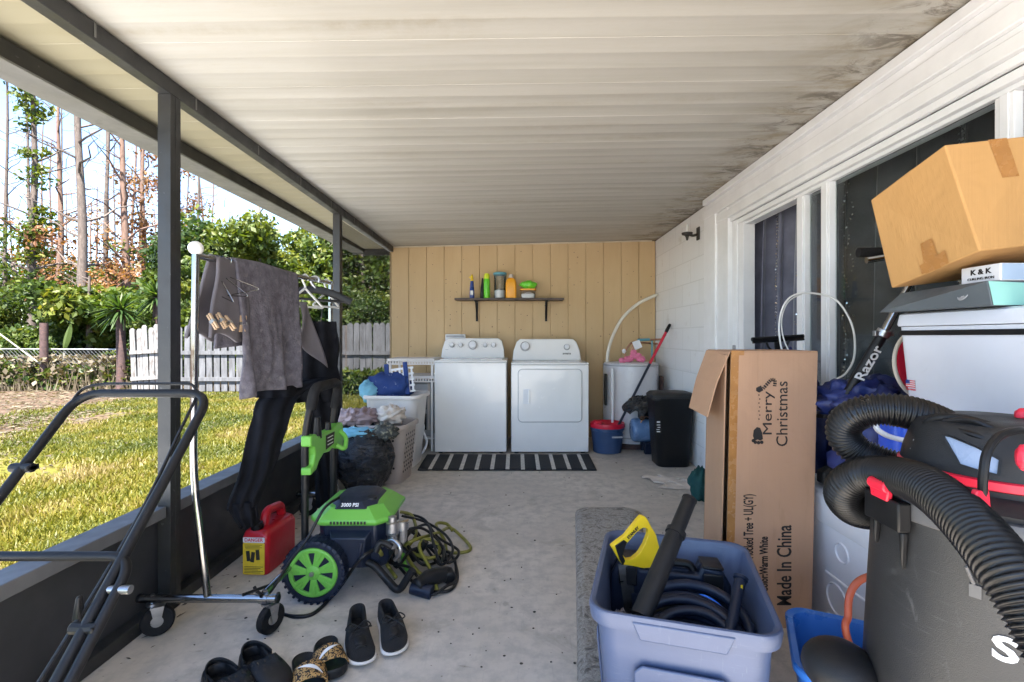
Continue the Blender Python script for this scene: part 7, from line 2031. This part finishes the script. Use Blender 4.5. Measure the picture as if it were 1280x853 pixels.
mb.tube(spline([P(992, 450, 2.12), P(980, 425, 2.13), P(977, 400, 2.15), P(985, 378, 2.16), P(1002, 367.5, 2.16)], 8), .003, 8)
solo(mb, 'plastic_strap', WIRE_W, 'thin white plastic strapping looped in front of the glass door', 'strapping', P(1000, 470, 2.05), smooth=180)

# ------------------------------------------------------------------ blue bin with hose
bb_c = V((.935, 1.285, 0)); BBM = Matrix.Translation(bb_c) @ Matrix.Rotation(-.44, 4, 'Z')
bb = thing('blue_bin', 'bright blue plastic recycling bin on the floor below the shop vacuum', 'bin', bb_c)
mb = MB(); mb.loft(tub(BBM, [(.28, .24, .05, 0), (.285, .245, .05, .006), (.335, .325, .06, .235), (.36, .35, .065, .24), (.362, .352, .065, .258), (.352, .342, .06, .262), (.322, .312, .05, .256), (.275, .235, .045, .012)])); part(mb, 'bin_body', BLUE_BIN, bb, smooth=50)
mb = MB(); mb.tube(spline([BBM @ V((.05, .02, .03)), P(1060, 800, 1.28), P(1060, 770, 1.29), P(1062, 745, 1.30), P(1072, 728, 1.30), P(1090, 720, 1.29), P(1108, 722, 1.27)], 8), .0095, 10)
solo(mb, 'terracotta_hose', HOSE_OR, 'terracotta rubber hose curving up out of the blue bin', 'hose', P(1060, 800, 1.28), smooth=180)

# ------------------------------------------------------------------ shop vacuum on a low stool
vc = V((.955, .950, 0))
st_ = thing('step_stool', 'low round dark stool under the shop vacuum', 'stool', vc)
VM = Matrix.Translation(vc)
mb = MB(); mb.lathe([(0, .30), (.115, .30), (.12, .306), (.12, .33), (.115, .335), (0, .335)], 30, VM); part(mb, 'seat', BLACK, st_)
for k in range(4):
    a = PI / 4 + k * PI / 2; mb = MB(); mb.tube([vc + V((.09 * math.cos(a), .09 * math.sin(a), .299)), vc + V((.105 * math.cos(a), .105 * math.sin(a), 0))], .014, 10); part(mb, 'leg', BLACK_METAL, st_)
sv = thing('shop_vacuum', 'large dark grey shop vacuum with red trim standing in the near right corner', 'vacuum cleaner', vc + V((0, 0, .336)))
mb = MB(); mb.lathe([(.0, .37), (.195, .37), (.21, .385), (.217, .40), (.215, .45), (.208, .60), (.199, .765), (.1995, .778)], 64, VM); dr_um = part(mb, 'drum', VACGREY, sv, smooth=50)
mb = MB(); mb.lathe([(.1997, .762), (.2045, .765), (.2055, .79), (.202, .801), (.19, .802)], 64, VM); part(mb, 'rim_band', RIMGREY, sv, smooth=40)
# caster housings
for k, a in enumerate((2.45, .9, -.65, -2.25)):
    d = V((math.cos(a), math.sin(a), 0)); c = vc + d * .22 + V((0, 0, .425))
    if k == 0: c = P(1050, 835, 1.04)
    mb = MB(); mb.blob(c, (.075, .075, .055), k, 0, 1, 24, 16); part(mb, 'caster_housing', BLACK_TEX, sv, smooth=180)
    mb = MB(); q = c + d * .02; q.z = .336 + .022
    mb.lathe([(0, -.012), (.022, -.012), (.022, .012), (0, .012)], 16, frame(q, (0, 0, 1), d)); part(mb, 'caster', RUBBER, sv)
# head
def hring(r, z, sq=0): return [vc + V((r * math.cos(a), r * math.sin(a), z)) for a in [2 * PI * k / 56 for k in range(56)]]
mb = MB(); mb.loft([hring(.191, .8025), hring(.192, .812), hring(.170, .826), hring(.150, .832), hring(.150, .842)]); part(mb, 'head_base', DARKGREY, sv, smooth=40)
mb = MB(); mb.loft([hring(.1505, .8425), hring(.155, .845), hring(.155, .859), hring(.1505, .8615)]); part(mb, 'red_band', RED_BRIGHT, sv, smooth=50)
mb = MB(); mb.loft([hring(.150, .862), hring(.146, .885), hring(.130, .938), hring(.120, .950), hring(.09, .957)]); part(mb, 'head_dome', DARKGREY, sv, smooth=50)
def cone_hit(px, py):
    Y = .70
    while Y < 1.2:
        q = P(px, py, Y); r_ = .150 - .020 * max(0, min(1.2, (q.z - .862) / .076))
        if (q - vc).xy.length <= r_: return q
        Y += .0015
    return P(px, py, .95)
ins = [cone_hit(*q) for q in ((1186, 546), (1204, 580), (1225, 587), (1246, 592), (1248, 575), (1222, 560), (1194, 548))]
cen = sum(ins, V((0, 0, 0))) / len(ins)
def outw(q, k): d_ = (q - vc); d_.z = .02; return q + d_.normalized() * k
mb = MB(); fr_o = [outw(q + (q - cen) * .12, .0135) for q in ins]; fr_i = [outw(q, .014) for q in ins]; fr_b = [outw(q, .004) for q in ins]
mb.loft([[outw(q + (q - cen) * .12, -.004) for q in ins], fr_o, fr_i, fr_b], False, False); part(mb, 'recess_frame', BLACK, sv, smooth=30)
mb = MB(); mb.add([outw(q, .0112) for q in ins], [tuple(range(len(ins)))]); part(mb, 'recess_panel', mat('pale_blue_gloss', (.24, .30, .42), .25, var=.05), sv, smooth=0)
mb = MB(); hq = [P(1158, 534, .98), P(1170, 524, .96), P(1205, 524, .93), P(1250, 536, .90), P(1300, 548, .88), P(1315, 560, .88)]
mb.tube(spline(hq, 6), .013, 12, flat=.7); part(mb, 'carry_handle', BLACK_TEX, sv, smooth=60)
mb = MB(); mb.hexa([P(1134, 574, 1.0), P(1166, 580, .96), P(1168, 530, .96), P(1146, 527, 1.0)], [P(1134, 574, 1.0) + V((.03, .03, 0)), P(1166, 580, .96) + V((.03, .03, 0)), P(1168, 530, .96) + V((.03, .03, 0)), P(1146, 527, 1.0) + V((.03, .03, 0))]); part(mb, 'port_block', DARKGREY, sv, smooth=30, bevel=.006)
def azp(az, r, z): return vc + V((r * math.cos(R(az)), r * math.sin(R(az)), z))
# latch block and red latch at the left of the rim
az = 178
d = V((math.cos(R(az)), math.sin(R(az)), 0)); LMx2 = frame(azp(az, .200, .74), d.cross(V((0, 0, -1))), (0, 0, 1))
mb = MB(); mb.prism([(-.048, .00), (.048, .0), (.048, .058), (-.048, .058)], .026, LMx2); mb.prism([(-.042, -.001), (-.03, -.001), (-.036, -.055)], .014, LMx2); mb.prism([(.03, -.001), (.042, -.001), (.037, -.075)], .014, LMx2); part(mb, 'latch_block', BLACK, sv, smooth=30, bevel=.004)
mb = MB(); mb.prism([(-.022, .052), (.022, .052), (.026, .070), (.018, .086), (-.020, .086), (-.026, .070)], .012, LMx2 @ Matrix.Translation(V((0, 0, .018)))); mb.tube([LMx2 @ V((-.024, .080, .026)), LMx2 @ V((.024, .080, .026))], .012, 12); part(mb, 'red_latch', RED_BRIGHT, sv, smooth=40, bevel=.003)
# cord loop with red tie
ca = P(1236, 612, .80)
mb = MB(); mb.tube(spline([P(1228, 622, .765), P(1229, 596, .76), P(1234, 566, .765), P(1250, 545, .78), P(1275, 538, .80), P(1300, 545, .82)], 8), .0065, 10); part(mb, 'power_cord', BLACK, sv)
mb = MB(); mb.tube(spline([P(1180, 527, .94), P(1215, 526, .90), P(1250, 540, .87), P(1290, 548, .85)], 6), .0062, 8); mb.tube(spline([P(1190, 536, .92), P(1220, 545, .88), P(1255, 556, .86), P(1290, 566, .85)], 6), .0062, 8); part(mb, 'power_cord', BLACK, sv)
mb = MB(); t0 = P(1228, 622, .762); mb.hexa([t0 + V(p) for p in ((-.012, -.004, .012), (.008, -.004, .012), (.008, .006, .012), (-.012, .006, .012))], [t0 + V(p) for p in ((-.022, -.004, -.016), (.012, -.004, -.03), (.012, .006, -.03), (-.022, .006, -.016))]); part(mb, 'red_tie', RED_BRIGHT, sv, smooth=0, bevel=.002)
for q, r_ in ((P(1280, 519, .95), (.016, .012, .014)), (P(1279, 572, .80), (.010, .01, .022))):
    mb = MB(); mb.blob(q, r_, 1, .1); part(mb, 'red_switch', RED_BRIGHT, sv)
# lettering on the drum
def on_drum(az, z):
    d = V((math.cos(R(az)), math.sin(R(az)), 0)); return frame(azp(az, .2130 - (z - .5) * .055, z), V((0, 0, 1)).cross(d), (0, 0, 1))
az = None
best = min(range(180, 300), key=lambda a_: abs((lambda p: VX + F * p.x / p.y - 1256)(azp(a_, .211, .55))))
pz = azp(best, .211, .55); zl = CAMZ - (814 - VY) / F * pz.y
def drum_text(s_, size, az0, zc_, sx):
    m_ = text(s_, size, Matrix.Identity(4), sx=sx, bold=.0018, ext=.0008)
    for i, q in enumerate(m_.v):
        z = zc_ + q.y; r_ = (.215 - (z - .45) * .0467 if z < .6 else .208 - (z - .6) * .0545) + .0016 + q.z
        a_ = R(az0) + q.x / r_
        m_.v[i] = vc + V((r_ * math.cos(a_), r_ * math.sin(a_), z))
    return m_
part(drum_text('S', .055, best, zl, 1.3), 'lettering', WHITE_INK, sv, smooth=0)
part(drum_text('h', .055, best + 15, zl, 1.3), 'lettering', WHITE_INK, sv, smooth=0)
mb = MB(); M = on_drum(best - 10, zl + .085); mb.prism([(-.008, -.012), (.008, -.012), (.008, .010), (-.008, .010)], .004, M); mb.tube([M @ V((-.002, .012, .004)), M @ V((-.01, .04, .012)), M @ V((-.002, .05, .01))], .003, 8); part(mb, 'side_clip', RIMGREY, sv)
part(text('bag', .016, frame(P(1143, 556, .984), (0.1, 0, 1), (-1, .5, 0)), bold=.0004), 'lettering', GREY_BTN, sv, smooth=0)

# corrugated hose
def corrugated(path, r0, pitch, amp, seg=22):
    sp = resample(spline(path, 14), pitch / 4)
    rr_ = [r0 + amp * math.cos(2 * PI * i / 4) for i in range(len(sp))]
    m_ = MB(); m_.tube(sp, rr_, seg); return m_
HOSEM = mat('black_hose_plastic', (.008, .008, .009), .36, var=.15, spec=.4)
hv = thing('vacuum_hose', 'fat black corrugated vacuum hose looping over the shop vacuum', 'vacuum hose', P(1060, 600, .95))
lower = [P(1335, 840, .60), P(1290, 760, .64), P(1258, 712, .675), P(1222, 666, .73), P(1185, 629, .80), P(1150, 605, .88), P(1112, 594, .98), P(1080, 594, 1.04), P(1058, 606, 1.08), P(1054, 622, 1.11), P(1068, 637, 1.14), P(1094, 641, 1.16), P(1120, 632, 1.17)]
part(corrugated(lower, .0365, .0085, .0030), 'hose_section', HOSEM, hv, smooth=180)
upper = [P(1225, 556, 1.02), P(1180, 532, 1.03), P(1145, 518, 1.04), P(1108, 512, 1.06), P(1075, 516, 1.09), P(1056, 530, 1.12), P(1056, 548, 1.13), P(1072, 564, 1.12), P(1100, 577, 1.09), P(1130, 586, 1.06), P(1160, 588, 1.04)]
part(corrugated(upper, .0345, .0085, .0030), 'hose_section', HOSEM, hv, smooth=180)
# ------------------------------------------------------------------ light and camera
SUNDIR = V((0.03, -0.44, 0.90)).normalized()
w = bpy.data.worlds.new('World'); sc.world = w; w.use_nodes = True
nt = w.node_tree; bg = nt.nodes['Background']
sky = nt.nodes.new('ShaderNodeTexSky'); sky.sky_type = 'NISHITA'; sky.sun_disc = False
sky.sun_elevation = math.asin(SUNDIR.z); sky.sun_rotation = math.atan2(SUNDIR.x, SUNDIR.y)
sky.air_density = 1.0; sky.dust_density = 0.35; sky.ozone_density = 1.4
nt.links.new(sky.outputs[0], bg.inputs[0]); bg.inputs[1].default_value = 0.085; sky.altitude = 1500
sd = bpy.data.lights.new('sun', 'SUN'); sd.energy = 5.0; sd.angle = R(0.55); sd.color = (1.0, 0.965, 0.915)
so = bpy.data.objects.new('sun', sd); col.objects.link(so)
so.rotation_euler = SUNDIR.to_track_quat('Z', 'Y').to_euler(); so.location = (0, -6, 9)
cd = bpy.data.cameras.new('camera'); cam = bpy.data.objects.new('camera', cd); col.objects.link(cam)
cam.location = (0, 0, CAMZ); cam.rotation_euler = (R(90), 0, 0)
cd.sensor_width = 36; cd.lens = F / 1280 * 36; cd.sensor_fit = 'HORIZONTAL'
cd.shift_x = -(VX - 640) / 1280; cd.shift_y = -(426.5 - VY) / 1280
cd.clip_start = 0.02; cd.clip_end = 1000
sc.camera = cam
sc.render.engine = 'CYCLES'
sc.cycles.use_denoising = True
sc.cycles.max_bounces = 12; sc.cycles.diffuse_bounces = 7; sc.cycles.glossy_bounces = 4; sc.cycles.transparent_max_bounces = 24
sc.cycles.sample_clamp_indirect = 12
vs = sc.view_settings
vs.view_transform = 'Standard'; vs.look = 'None'; vs.gamma = 1; vs.use_curve_mapping = False
vs.exposure = 2.95
